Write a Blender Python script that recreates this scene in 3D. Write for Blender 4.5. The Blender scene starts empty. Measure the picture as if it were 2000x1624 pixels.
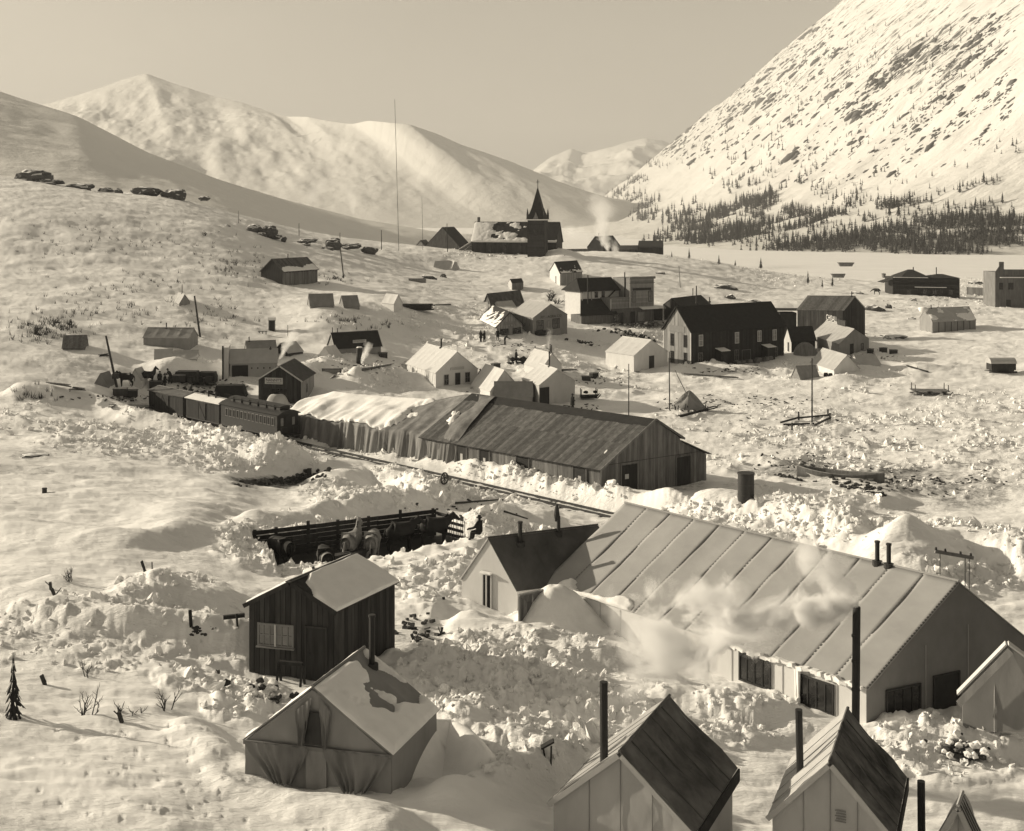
import bpy, bmesh, math, random
import numpy as np
from mathutils import Vector, Matrix

random.seed(7)
scene = bpy.context.scene
COL = scene.collection
R = math.radians

# ---------------------------------------------------------------- camera, sky, sun, exposure
F, HZ, ZC = 2400.0, 420.0, 23.5          # focal length in photo pixels, horizon row, eye height over the railway (m)
cam = bpy.data.cameras.new('camera'); cam_o = bpy.data.objects.new('camera', cam); COL.objects.link(cam_o)
cam.sensor_width = 36.0; cam.lens = 36.0 * F / 2000.0
cam.shift_y = -(812.0 - HZ) / 2000.0
cam.clip_start = 0.5; cam.clip_end = 30000.0
cam_o.location = (0, 0, ZC); cam_o.rotation_euler = (math.pi / 2, 0, 0)
scene.camera = cam_o

TINT = (1.0, 0.890, 0.705)               # the warm light of the toned print
SUN_EL, SUN_AZ = R(18.0), math.atan2(-0.94, 0.34)   # azimuth measured from +Y towards +X
sdir = Vector((math.sin(SUN_AZ) * math.cos(SUN_EL), math.cos(SUN_AZ) * math.cos(SUN_EL), math.sin(SUN_EL)))
world = bpy.data.worlds.new('World'); scene.world = world; world.use_nodes = True
wn, wl = world.node_tree.nodes, world.node_tree.links
wn.clear()
sky = wn.new('ShaderNodeTexSky'); sky.sky_type = 'NISHITA'; sky.sun_disc = False
sky.sun_elevation = SUN_EL; sky.sun_rotation = SUN_AZ
sky.altitude = 650; sky.air_density = 1.6; sky.dust_density = 3.0; sky.ozone_density = 1.0
bw = wn.new('ShaderNodeRGBToBW'); tint = wn.new('ShaderNodeVectorMath'); tint.operation = 'SCALE'
tint.inputs[0].default_value = TINT
bg = wn.new('ShaderNodeBackground'); bg.inputs['Strength'].default_value = 0.068
wo = wn.new('ShaderNodeOutputWorld')
wtc = wn.new('ShaderNodeTexCoord'); wmp = wn.new('ShaderNodeMapping'); wmp.inputs['Scale'].default_value = (1.6, 1.6, 5.0)
wnz = wn.new('ShaderNodeTexNoise'); wnz.inputs['Scale'].default_value = 1.4; wnz.inputs['Detail'].default_value = 5.0
wmr = wn.new('ShaderNodeMapRange'); wmr.inputs['From Min'].default_value = .3; wmr.inputs['From Max'].default_value = .7; wmr.inputs['To Min'].default_value = .93; wmr.inputs['To Max'].default_value = 1.07
wmu = wn.new('ShaderNodeMath'); wmu.operation = 'MULTIPLY'          # faint high cloud over the whole sky
wl.new(wtc.outputs['Generated'], wmp.inputs[0]); wl.new(wmp.outputs[0], wnz.inputs['Vector']); wl.new(wnz.outputs['Fac'], wmr.inputs['Value'])
wl.new(sky.outputs[0], bw.inputs[0]); wl.new(bw.outputs[0], wmu.inputs[0]); wl.new(wmr.outputs[0], wmu.inputs[1]); wl.new(wmu.outputs[0], tint.inputs['Scale'])
wl.new(tint.outputs[0], bg.inputs['Color']); wl.new(bg.outputs[0], wo.inputs['Surface'])
sun = bpy.data.lights.new('sun', 'SUN'); sun.energy = 4.6; sun.angle = R(0.6); sun.color = TINT
sun_o = bpy.data.objects.new('sun', sun); COL.objects.link(sun_o)
sun_o.rotation_euler = (-sdir).to_track_quat('-Z', 'Y').to_euler()
vs = scene.view_settings
vs.view_transform = 'Standard'; vs.look = 'None'; vs.gamma = 1.0; vs.exposure = 0.78; vs.use_curve_mapping = False
scene.cycles.use_denoising = True
scene.cycles.max_bounces = 5; scene.cycles.diffuse_bounces = 3; scene.cycles.volume_bounces = 4
scene.cycles.caustics_reflective = False; scene.cycles.caustics_refractive = False

# ---------------------------------------------------------------- helpers
def W(px, py, z):
    """photo pixel of a point known to lie at height z -> (x, y)"""
    d = (ZC - z) * F / (py - HZ)
    return np.array([(px - 1000.0) * d / F, d])
def D(px, py, d):
    return np.array([(px - 1000.0) * d / F, d, ZC - (py - HZ) * d / F])

def _hash(ix, iy, seed):
    h = (ix.astype(np.int64) * 374761393 + iy.astype(np.int64) * 668265263 + seed * 974711) & 0x7fffffff
    h = ((h ^ (h >> 13)) * 1274126177) & 0x7fffffff
    h = ((h ^ (h >> 16)) * 2246822519) & 0x7fffffff
    return (h & 0xffffff).astype(np.float32) / 16777215.0
def vnoise(x, y, seed=0):
    ix, iy = np.floor(x), np.floor(y)
    fx, fy = (x - ix).astype(np.float32), (y - iy).astype(np.float32)
    fx = fx * fx * fx * (fx * (fx * 6 - 15) + 10); fy = fy * fy * fy * (fy * (fy * 6 - 15) + 10)
    a, b = _hash(ix, iy, seed), _hash(ix + 1, iy, seed)
    c, d = _hash(ix, iy + 1, seed), _hash(ix + 1, iy + 1, seed)
    return (a + (b - a) * fx) * (1 - fy) + (c + (d - c) * fx) * fy
def fbm(x, y, octv=4, seed=0, gain=0.5):
    s, a, t = 0.0, 1.0, 0.0
    for o in range(octv):
        s = s + a * vnoise(x, y, seed + o * 17); t += a
        x, y, a = x * 2.03 + 11.3, y * 2.03 + 5.1, a * gain
    return s / t
def worley(x, y, seed=0):
    ix, iy = np.floor(x), np.floor(y)
    best = np.full(x.shape, 9.0, np.float32); val = np.zeros(x.shape, np.float32)
    for dx in (-1, 0, 1):
        for dy in (-1, 0, 1):
            cx, cy = ix + dx, iy + dy
            px = cx + _hash(cx, cy, seed); py = cy + _hash(cx, cy, seed + 5)
            d = ((px - x) ** 2 + (py - y) ** 2).astype(np.float32)
            m = d < best
            best = np.where(m, d, best); val = np.where(m, _hash(cx, cy, seed + 9), val)
    return np.sqrt(best), val

def tag(o, label=None, cat=None, group=None, kind=None):
    if label: o['label'] = label
    if cat: o['category'] = cat
    if group: o['group'] = group
    if kind: o['kind'] = kind
    return o
def mesh(name, verts, faces, mat=None, smooth=False):
    me = bpy.data.meshes.new(name)
    me.from_pydata([tuple(map(float, v)) for v in verts], [], [tuple(int(i) for i in f) for f in faces])
    if mat: me.materials.append(mat)
    if smooth: me.polygons.foreach_set('use_smooth', [True] * len(me.polygons))
    me.update()
    return me
def big_mesh(name, co, quads, mat=None, smooth=True):
    me = bpy.data.meshes.new(name)
    n, m = len(co), len(quads); k = quads.shape[1]
    me.vertices.add(n); me.vertices.foreach_set('co', np.ascontiguousarray(co, np.float32).ravel())
    me.loops.add(m * k); me.loops.foreach_set('vertex_index', np.ascontiguousarray(quads, np.int32).ravel())
    me.polygons.add(m); me.polygons.foreach_set('loop_start', np.arange(0, m * k, k, dtype=np.int32))
    me.polygons.foreach_set('loop_total', np.full(m, k, np.int32))
    if smooth: me.polygons.foreach_set('use_smooth', np.ones(m, bool))
    me.update(calc_edges=True); me.validate()
    if mat: me.materials.append(mat)
    return me
def grid_quads(nr, nc):
    i = np.arange((nr - 1) * (nc - 1)); r, c = i // (nc - 1), i % (nc - 1)
    a = r * nc + c
    return np.stack([a, a + 1, a + nc + 1, a + nc], 1)
def link(name, me, parent=None, loc=None):
    o = bpy.data.objects.new(name, me); COL.objects.link(o)
    if parent: o.parent = parent
    if loc is not None: o.location = loc
    return o

class Thing:
    """an Empty at the thing's base that parents its parts; parts are given in world coordinates"""
    def __init__(self, name, label, cat, loc, group=None, rz=0.0):
        self.loc = np.array([float(v) for v in loc])
        self.root = bpy.data.objects.new(name, None); COL.objects.link(self.root)
        self.root.location = self.loc; self.root.empty_display_size = 0.3
        self.root.rotation_euler = (0, 0, rz)
        tag(self.root, label, cat, group)
    def add(self, name, verts, faces, mat, parent=None, smooth=False):
        v = np.asarray(verts, float) - self.loc
        return link(name, mesh(name, v, faces, mat, smooth), parent or self.root)

BOXF = [(0, 1, 2, 3), (7, 6, 5, 4), (0, 4, 5, 1), (1, 5, 6, 2), (2, 6, 7, 3), (3, 7, 4, 0)]
def hexa(q, n, t0, t1):
    """slab from quad q (4 points) between offsets t0 and t1 along n"""
    q = [np.asarray(p, float) for p in q]; n = np.asarray(n, float)
    return [p + n * t0 for p in q] + [p + n * t1 for p in q]
def unit(v):
    v = np.asarray(v, float); return v / (np.linalg.norm(v) + 1e-12)
def nrm(q):
    return unit(np.cross(np.asarray(q[1], float) - q[0], np.asarray(q[3], float) - q[0]))
def box_vf(c, ax, ay, az):
    c, ax, ay, az = map(lambda v: np.asarray(v, float), (c, ax, ay, az))
    v = [c - ax - ay - az, c + ax - ay - az, c + ax + ay - az, c - ax + ay - az,
         c - ax - ay + az, c + ax - ay + az, c + ax + ay + az, c - ax + ay + az]
    return v, [(3, 2, 1, 0), (4, 5, 6, 7), (0, 1, 5, 4), (1, 2, 6, 5), (2, 3, 7, 6), (3, 0, 4, 7)]
def bar_vf(p, q, w, h=None, up=(0, 0, 1)):
    p, q = np.asarray(p, float), np.asarray(q, float); d = unit(q - p)
    s = np.cross(d, up)
    if np.linalg.norm(s) < 1e-3: s = np.cross(d, (1, 0, 0))
    s = unit(s); u = np.cross(s, d); h = h or w
    return box_vf((p + q) / 2, (q - p) / 2, s * w / 2, u * h / 2)
def tube_vf(pts, rad, n=10, cap=True):
    pts = [np.asarray(p, float) for p in pts]; rad = rad if isinstance(rad, (list, tuple)) else [rad] * len(pts)
    v, f = [], []
    for k, p in enumerate(pts):
        d = unit(pts[min(k + 1, len(pts) - 1)] - pts[max(k - 1, 0)])
        a = np.cross(d, (0, 1, 0) if abs(d[1]) < .9 else (1, 0, 0)); a = unit(a); b = np.cross(d, a)
        for i in range(n):
            t = 2 * math.pi * i / n
            v.append(p + rad[k] * (math.cos(t) * a + math.sin(t) * b))
        if k:
            for i in range(n):
                j = (i + 1) % n
                f.append(((k - 1) * n + i, (k - 1) * n + j, k * n + j, k * n + i))
    if cap:
        f.append(tuple(range(n - 1, -1, -1))); f.append(tuple(range((len(pts) - 1) * n, len(pts) * n)))
    return v, f
def merge(*vfs):
    V, Fc = [], []
    for v, f in vfs:
        o = len(V); V += list(v); Fc += [tuple(i + o for i in q) for q in f]
    return V, Fc

# ---------------------------------------------------------------- materials (all neutral grey: the light carries the tone)
def mat(name, v, rough=0.85, var=0.25, scale=(1, 1, 1), detail=6, bump=0.0, rnd=0.0, spec=0.2, contrast=1.0):
    m = bpy.data.materials.new(name); m.use_nodes = True
    n, l = m.node_tree.nodes, m.node_tree.links
    b = n['Principled BSDF']; b.inputs['Roughness'].default_value = rough; b.inputs['Specular IOR Level'].default_value = spec
    tc = n.new('ShaderNodeTexCoord'); mp = n.new('ShaderNodeMapping'); mp.inputs['Scale'].default_value = scale
    nz = n.new('ShaderNodeTexNoise'); nz.inputs['Detail'].default_value = detail; nz.inputs['Roughness'].default_value = .62; nz.inputs['Scale'].default_value = 1.0
    l.new(tc.outputs['Object'], mp.inputs['Vector']); l.new(mp.outputs[0], nz.inputs['Vector'])
    mr = n.new('ShaderNodeMapRange'); mr.inputs['From Min'].default_value = .5 - .25 / contrast; mr.inputs['From Max'].default_value = .5 + .25 / contrast
    mr.inputs['To Min'].default_value = 1 - var; mr.inputs['To Max'].default_value = 1 + var
    l.new(nz.outputs['Fac'], mr.inputs['Value'])
    fac = mr.outputs[0]
    if rnd:
        oi = n.new('ShaderNodeObjectInfo'); r2 = n.new('ShaderNodeMapRange')
        r2.inputs['To Min'].default_value = 1 - rnd; r2.inputs['To Max'].default_value = 1 + rnd
        l.new(oi.outputs['Random'], r2.inputs['Value'])
        mu = n.new('ShaderNodeMath'); mu.operation = 'MULTIPLY'; l.new(fac, mu.inputs[0]); l.new(r2.outputs[0], mu.inputs[1]); fac = mu.outputs[0]
    sc = n.new('ShaderNodeVectorMath'); sc.operation = 'SCALE'; sc.inputs[0].default_value = (v, v * .995, v * .985)
    l.new(fac, sc.inputs['Scale']); l.new(sc.outputs[0], b.inputs['Base Color'])
    if bump:
        bp = n.new('ShaderNodeBump'); bp.inputs['Strength'].default_value = .7; bp.inputs['Distance'].default_value = bump
        l.new(nz.outputs['Fac'], bp.inputs['Height']); l.new(bp.outputs[0], b.inputs['Normal'])
    return m

MT = dict(
    weathered=mat('canvas_weathered_shade', .115, .9, .55, (.9, .9, .6), bump=.02, contrast=1.5),  # blotchy worn canvas, darkened to paint the shade on a slope facing off the sun
    cliff=mat('cliff_rock', .12, .95, .4, (.05, .05, .1)),
    carwood=mat('boxcar_wood', .032, .85, .35, (3.5, 3.5, .5), rnd=.25, bump=.01),
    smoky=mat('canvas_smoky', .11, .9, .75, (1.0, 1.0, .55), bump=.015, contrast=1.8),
    tarp2=mat('tarpaulin_worn', .22, .85, .3, (1.6, 1.6, .35), bump=.03, contrast=1.4),
    canvas_sh=mat('canvas_shaded', .19, .9, .2, (1.0, 1.0, .6), bump=.02),  # hall canvas darkened to paint in the shade on its right gable
    snowcap=mat('snow_cap', .84, .7, .06, (2, 2, 2), bump=.05),
    clod=mat('snow_clod', .86, .75, .08, (3, 3, 3), bump=.06),
    canvas=mat('canvas_white', .60, .9, .10, (1.2, 1.2, .5), bump=.015),
    canvas2=mat('canvas_pale', .42, .9, .14, (1.0, 1.0, .5), bump=.02),
    canvas3=mat('canvas_grey', .24, .9, .2, (1.0, 1.0, .4), bump=.03),
    tentroof=mat('canvas_roof', .33, .9, .15, (.5, .5, 1.1), bump=.012),
    tarp=mat('tarpaulin', .17, .85, .3, (1.6, 1.6, .35), bump=.03, contrast=1.4),
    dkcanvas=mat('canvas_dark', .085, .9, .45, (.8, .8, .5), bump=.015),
    dkroof=mat('roof_dark', .03, .9, .3, (1.5, 1.5, 1.5)),
    wood=mat('wood_weathered', .15, .85, .35, (3.5, 3.5, .5), rnd=.28, bump=.01, contrast=1.3),
    woodl=mat('wood_pale', .26, .85, .3, (3.5, 3.5, .5), rnd=.25, bump=.01),
    woodd=mat('wood_dark', .04, .85, .4, (5, 5, .6), rnd=.35, bump=.01, contrast=1.3),
    roofw=mat('roof_boards', .095, .85, .35, (2.5, 2.5, 2.5), rnd=.38, contrast=1.3),
    black=mat('black_paint', .03, .8, .3, (2, 2, 2), rnd=.3),
    coach=mat('coach_paint', .012, .55, .3, (2, 2, 2), spec=.4),
    iron=mat('stovepipe_iron', .02, .6, .5, (6, 6, 2), spec=.4),
    rust=mat('dark_iron', .045, .7, .4, (5, 5, 5)),
    dirt=mat('dirt', .05, .95, .5, (3, 3, 3), bump=.03),
    rock=mat('rock', .075, .95, .45, (.7, .7, 1.2), bump=.25, contrast=1.3),
    bark=mat('bark', .05, .95, .3, (6, 6, 2)),
    needle=mat('needles', .035, .95, .4, (1, 1, 1), rnd=.3),
    glass=mat('window_glass', .02, .15, .3, (1.5, 1.5, 1.5), spec=.6),
    glassl=mat('window_glass_pale', .20, .25, .35, (2, 2, 2), spec=.6),
    trim=mat('trim_pale', .48, .7, .15, (3, 3, 1)),
    trimg=mat('trim_grey', .20, .7, .2, (3, 3, 1)),
    paintw=mat('paint_white', .62, .7, .08, (2, 2, 2)),
    cloth=mat('dark_wool', .022, .95, .3, (8, 8, 8)),
    skin=mat('skin', .30, .7, .1, (8, 8, 8)),
    horse_d=mat('horse_dark', .022, .7, .3, (3, 3, 3)),
    horse_p=mat('horse_pale', .22, .8, .35, (4, 4, 4)),
    blanket=mat('horse_blanket', .26, .95, .25, (4, 4, 4), bump=.02),
    ink=mat('sign_ink', .025, .8, .1),
    sign=mat('sign_board', .50, .8, .15, (2, 2, 2)),
)
# ---------------------------------------------------------------- the ground: control points (photo pixel, height) -> smooth surface
CP = []
def c(px, py, z): 
    p = W(px, py, z); CP.append((p[0], p[1], z))
def cd(px, py, d):
    p = D(px, py, d); CP.append((p[0], p[1], p[2]))
for a in [(-350, 1640, 9.2), (0, 1640, 8.8), (300, 1640, 8.8), (700, 1620, 8.5), (1000, 1640, 7.9), (1300, 1720, 6.8), (1700, 1740, 6.5), (2050, 1640, 6.0), (2350, 1500, 5.0),
          (100, 1400, 8.0), (300, 1400, 7.9), (440, 1450, 7.6), (620, 1530, 7.9), (850, 1500, 7.6), (1000, 1450, 7.0), (1200, 1370, 6.2), (1500, 1420, 5.6), (1800, 1440, 5.4), (1950, 1420, 5.2),
          (-200, 1250, 8.2), (100, 1200, 7.5), (300, 1250, 7.4), (487, 1312, 7.1), (652, 1328, 7.1), (773, 1262, 6.9), (900, 1260, 6.3), (1000, 1200, 5.6), (1150, 1260, 5.7), (1300, 1330, 5.6), (1450, 1370, 5.5),
          (-200, 1050, 7.0), (100, 1050, 6.5), (300, 1050, 6.2), (450, 1080, 5.9), (600, 1110, 5.0), (720, 1085, 4.8), (850, 1055, 4.4), (900, 1150, 5.6), (900, 1055, 4.2),
          (1000, 1045, 3.2), (1100, 1035, 2.2),
          (600, 868, 0.0), (700, 888, 0.0), (800, 913, 0.0), (900, 937, 0.0), (1000, 961, 0.0), (1170, 1003, 0.0), (450, 840, 0.0), (310, 807, 0.0), (1250, 1020, 0.0),
          (700, 950, 1.4), (850, 985, 1.6), (560, 930, 1.6), (450, 965, 3.2), (620, 990, 3.4), (780, 985, 2.8),
          (-200, 950, 5.5), (150, 950, 5.0), (350, 950, 4.2), (200, 880, 4.0), (440, 890, 2.3), (100, 800, 4.0), (280, 835, 2.4), (-200, 820, 5),
          (1174, 975, 0.0), (1380, 941, 0.0), (880, 885, .2), (640, 820, .3), (1300, 985, 1.2), (1500, 1030, 2.6), (1700, 1085, 3.2), (1900, 1110, 3.2), (2150, 1150, 3.5),
          (1457, 982, .8), (1600, 945, 0.2), (1900, 980, .4), (1800, 850, 0), (1500, 800, 0), (1950, 750, .4), (2200, 800, 1), (1300, 780, 0), (1800, 700, .9),
          (1420, 715, 0), (1200, 720, .2), (1100, 790, .3), (860, 752, 1.4), (560, 783, 1.2), (700, 700, 3.7), (490, 737, 3), (320, 675, 6), (340, 712, 4.4), (145, 687, 6), (40, 690, 6.3),
          (250, 760, 2.7), (100, 760, 4.2), (-200, 750, 5.2), (400, 760, 1.8),
          (945, 668, 3.4), (1050, 650, 3.7), (1230, 633, 3), (1330, 625, 3), (1600, 700, .7), (1650, 660, 1.2), (1850, 650, 1.5), (2200, 660, 2),
          (1105, 555, 6.5), (1010, 568, 6), (870, 527, 9.2), (830, 552, 8.4), (765, 602, 7.9), (630, 606, 8.4), (585, 560, 10.0), (350, 598, 9.4), (100, 600, 10), (-250, 600, 11),
          (530, 645, 6.2), (450, 660, 6.0), (800, 660, 4.0),
          (1050, 502, 11.3), (1190, 492, 11), (1290, 498, 10), (1400, 513, 8), (1500, 531, 5), (1640, 546, 2), (1800, 578, 2), (1950, 600, 1.4), (2200, 610, 1.5),
          (1700, 533, -5), (1950, 520, -5.5), (2300, 520, -5), (1400, 580, 3.8), (1500, 560, 3.6), (1700, 620, 1.7), (1250, 530, 8.2)]:
    c(*a)
for a in [(-150, 405, 260), (60, 410, 260), (250, 420, 270), (430, 440, 280), (560, 470, 300), (700, 483, 330), (840, 489, 350), (50, 352, 330), (200, 375, 335), (330, 385, 340), (-200, 330, 340),
          (430, 410, 360), (100, 500, 225), (300, 500, 235), (450, 510, 240), (-200, 500, 225)]:
    cd(*a)
CP += [(-420, 640, 60), (-260, 560, 42), (-160, 560, 24), (-90, 540, 10), (-20, 520, 4), (50, 480, 3), (110, 500, -4), (0, 640, -5), (-100, 700, 0), (150, 700, -7), (300, 720, -7), (450, 720, -6), (-300, 740, 50),
       (-12, 17, 9.2), (0, 17, 8.4), (12, 17, 7.2)]
CP = np.array(CP)
def warp(x, y): return np.stack([x / y * 2.2, np.log(y)], -1)
_Q = warp(CP[:, 0], CP[:, 1]); _C2 = 0.03 ** 2
_A = np.sqrt(((_Q[:, None] - _Q[None]) ** 2).sum(-1) + _C2)
_n = len(CP); _M = np.zeros((_n + 1, _n + 1)); _M[:_n, :_n] = _A - np.eye(_n) * 0.004; _M[:_n, _n] = 1; _M[_n, :_n] = 1
_WT = np.linalg.solve(_M, np.append(CP[:, 2], 0.0))
def z_base(x, y):
    x, y = np.asarray(x, float), np.asarray(y, float); sh = x.shape
    q = warp(x.ravel(), y.ravel()).astype(np.float32); out = np.empty(len(q), np.float32)
    Q, w = _Q.astype(np.float32), _WT[:_n].astype(np.float32)
    for i in range(0, len(q), 60000):
        d = q[i:i + 60000]
        r = np.sqrt((d[:, 0:1] - Q[None, :, 0]) ** 2 + (d[:, 1:2] - Q[None, :, 1]) ** 2 + _C2)
        out[i:i + 60000] = r @ w + _WT[_n]
    return out.reshape(sh)
_YS = np.exp(np.linspace(math.log(18), math.log(720), 900))
def _hit(px, py, zf):
    k = (px - 1000) / F; z = zf(_YS * k, _YS); ray = ZC - (py - HZ) / F * _YS
    i = np.nonzero(ray < z)[0]
    i = int(i[0]) if len(i) else len(_YS) - 1
    if i > 0:
        a, b = ray[i - 1] - z[i - 1], z[i] - ray[i]; t = a / (a + b + 1e-9); y = _YS[i - 1] + (_YS[i] - _YS[i - 1]) * t
    else: y = _YS[0]
    return y * k, y
# banks of shovelled snow: (pixel polyline on the ground, height, half width)
BANKS = []
def bank(pts, h, w, h2=None):
    P = np.array([_hit(px, py, z_base) for px, py in pts]); BANKS.append((P, h, w, h2 if h2 is not None else h))
bank([(60, 775), (200, 800), (300, 838), (390, 862), (470, 888), (545, 915)], 1.5, 2.6)
bank([(545, 915), (620, 925)], 1.1, 2.2)
bank([(590, 812), (660, 832), (730, 858), (800, 885), (870, 897)], 1.1, 2.0)
bank([(870, 900), (960, 930), (1050, 955), (1120, 972), (1185, 990)], 1.2, 1.7)
bank([(650, 950), (700, 925), (800, 950), (860, 985)], 1.2, 2.2)
bank([(940, 1030), (1000, 1010), (1060, 1020)], 1.0, 1.6)
bank([(1235, 1000), (1330, 1005), (1450, 1015), (1560, 1030), (1660, 1060), (1730, 1090)], 1.6, 2.4)
bank([(1760, 1120), (1850, 1085), (1960, 1100), (2060, 1120)], 1.7, 2.6)
bank([(690, 1118), (780, 1100), (870, 1085), (930, 1075)], 1.2, 1.2)
bank([(560, 1110), (610, 1125), (640, 1135)], .6, 1.1)
bank([(360, 1050), (470, 1050)], .5, 1.6)
bank([(500, 1030), (640, 1012), (760, 1000), (850, 985)], .9, 1.3)
bank([(30, 1195), (150, 1225), (260, 1240), (380, 1255), (470, 1265)], 1.0, 1.1)
bank([(250, 1180), (330, 1170), (420, 1180)], .6, 1.4)
bank([(830, 1300), (980, 1330), (1100, 1360), (1200, 1390)], .45, 1.6)
bank([(900, 1430), (1000, 1470), (1080, 1500)], .7, 1.2)
bank([(1320, 1370), (1440, 1400), (1560, 1420), (1640, 1430)], .6, .9)
bank([(1760, 1440), (1850, 1450), (1960, 1460)], .55, 1.0)
bank([(940, 1220), (1080, 1260), (1180, 1290)], .5, 1.2)
bank([(1330, 728), (1380, 722), (1430, 728)], 1.0, 3.0)
bank([(1480, 726), (1560, 722)], .6, 2.5)
bank([(330, 735), (380, 728), (430, 735)], 1.3, 3.0)
bank([(700, 745), (760, 735), (800, 742)], 1.2, 2.6)
bank([(580, 730), (640, 712)], .8, 2.6)
bank([(1190, 660), (1260, 652)], .8, 3.5)
bank([(1640, 745), (1720, 712), (1800, 720)], .6, 3.0)
bank([(1400, 1010), (1500, 990), (1680, 985), (1720, 975)], .5, 2.0)
bank([(1480, 905), (1600, 935), (1740, 960)], .5, 1.6)
bank([(1085, 500), (1110, 505)], 2.2, 5)
bank([(370, 1430), (430, 1480), (480, 1540), (620, 1575), (760, 1600)], .35, .7)
bank([(890, 1560), (980, 1540), (1040, 1520)], .55, .8)
bank([(325, 1035), (390, 992), (450, 958)], .5, 2.4)
bank([(10, 1032), (150, 1042), (270, 1058)], .5, 1.6)
bank([(90, 1140), (200, 1150), (300, 1160)], .35, .8)
# hollows: corral floor, scoured moats round the near tents, cut trench by the track
def pit(pts, h, w): bank(pts, -h, w)
pit([(440, 1500), (500, 1545), (620, 1560)], .25, .45)
pit([(480, 940), (560, 938), (640, 920)], .5, 1.0)
pit([(1700, 1090), (1740, 1060)], .6, 1.4)
def z_feat(x, y):
    z = np.zeros(np.shape(x), np.float32)
    for P, h, w, h2 in BANKS:
        m = (x > P[:, 0].min() - 3 * w) & (x < P[:, 0].max() + 3 * w) & (y > P[:, 1].min() - 3 * w) & (y < P[:, 1].max() + 3 * w)
        if not m.any(): continue
        xs, ys = x[m], y[m]; best = np.full(xs.shape, 1e9)
        for a, b in zip(P[:-1], P[1:]):
            ab = b - a; t = np.clip(((xs - a[0]) * ab[0] + (ys - a[1]) * ab[1]) / (ab @ ab + 1e-9), 0, 1)
            best = np.minimum(best, (xs - a[0] - t * ab[0]) ** 2 + (ys - a[1] - t * ab[1]) ** 2)
        z[m] += h * np.exp(-(best / (w * w)) ** 1.3)
    return z
def zt(x, y):
    x, y = np.atleast_1d(np.asarray(x, float)), np.atleast_1d(np.asarray(y, float))
    return z_base(x, y) + z_feat(x, y)
def ground(px, py):
    x, y = _hit(px, py, zt); return np.array([x, y, float(zt(x, y)[0])])
def gz(x, y): return float(zt(x, y)[0])

# where the snow is broken into clods (pixel ellipses: px, py, rx, ry, strength) and where earth shows
ROUGH = [(300, 830, 280, 55, .9), (480, 880, 150, 45, 1), (760, 960, 160, 45, .9), (800, 860, 130, 30, .8), (1020, 945, 190, 40, 1), (560, 1060, 130, 50, 1), (820, 1085, 130, 30, 1), (850, 1140, 80, 60, .7),
         (1000, 1020, 90, 35, .9), (1480, 1030, 280, 55, 1), (1880, 1090, 130, 70, 1), (230, 1240, 260, 70, 1), (330, 1170, 110, 50, .8), (420, 1310, 110, 60, .8), (950, 1330, 220, 90, 1), (1180, 1400, 200, 80, 1),
         (1420, 1400, 140, 60, 1), (1850, 1455, 160, 70, 1), (1130, 1270, 170, 60, .55), (1700, 880, 330, 90, .62), (1600, 815, 300, 30, .4), (1450, 762, 300, 14, .5), (1300, 830, 120, 26, .5), (1900, 800, 120, 40, .45), (1840, 860, 130, 60, .7), (1120, 700, 190, 50, .7),
         (960, 650, 100, 60, .8), (850, 640, 110, 40, .7), (750, 740, 90, 30, .9), (380, 725, 70, 25, .9), (640, 715, 80, 25, .7), (1230, 660, 90, 25, .8), (1370, 725, 60, 20, 1), (1550, 725, 60, 20, .8),
         (150, 800, 140, 40, .5), (1600, 970, 200, 50, .5), (1860, 930, 120, 60, .4), (1690, 725, 110, 30, .5), (980, 495, 120, 12, .5), (1000, 1460, 150, 50, .8), (480, 1370, 80, 40, .8), (700, 620, 130, 40, .25),
         (1550, 535, 120, 25, .5), (1400, 500, 160, 12, .4), (1900, 580, 90, 40, .5)]
DIRT = [(540, 940, 95, 14, 1), (1560, 920, 110, 16, .75), (1780, 940, 160, 30, .7), (1900, 965, 90, 30, .7), (1480, 780, 160, 14, .45), (1350, 790, 90, 12, .5), (400, 745, 130, 12, .5), (560, 790, 60, 12, .6),
        (270, 780, 90, 8, .5), (1250, 635, 60, 8, .9), (1450, 720, 60, 8, .6), (1690, 650, 50, 8, .5), (1880, 1475, 50, 22, .9), (500, 1360, 50, 20, .4), (1100, 770, 60, 8, .4), (60, 890, 50, 10, .7), (60, 915, 60, 12, .6),
        (780, 1115, 35, 12, .6), (1230, 1020, 120, 10, .3), (1500, 990, 80, 8, .35), (1780, 600, 60, 10, .5), (1330, 945, 60, 14, .6), (460, 1190, 35, 20, .45), (100, 640, 70, 22, .28), (1650, 745, 60, 8, .4)]
def patch(lst, px, py):
    s = np.zeros(np.shape(px), np.float32)
    for a, b, rx, ry, k in lst:
        q = ((px - a) / rx) ** 2 + ((py - b) / ry) ** 2
        m = q < 3
        s[m] = np.maximum(s[m], k * np.clip(1.45 - q[m], 0, 1) ** .7) if True else s[m]
    return s
SNOW = bpy.data.materials.new('snow'); SNOW.use_nodes = True
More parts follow.
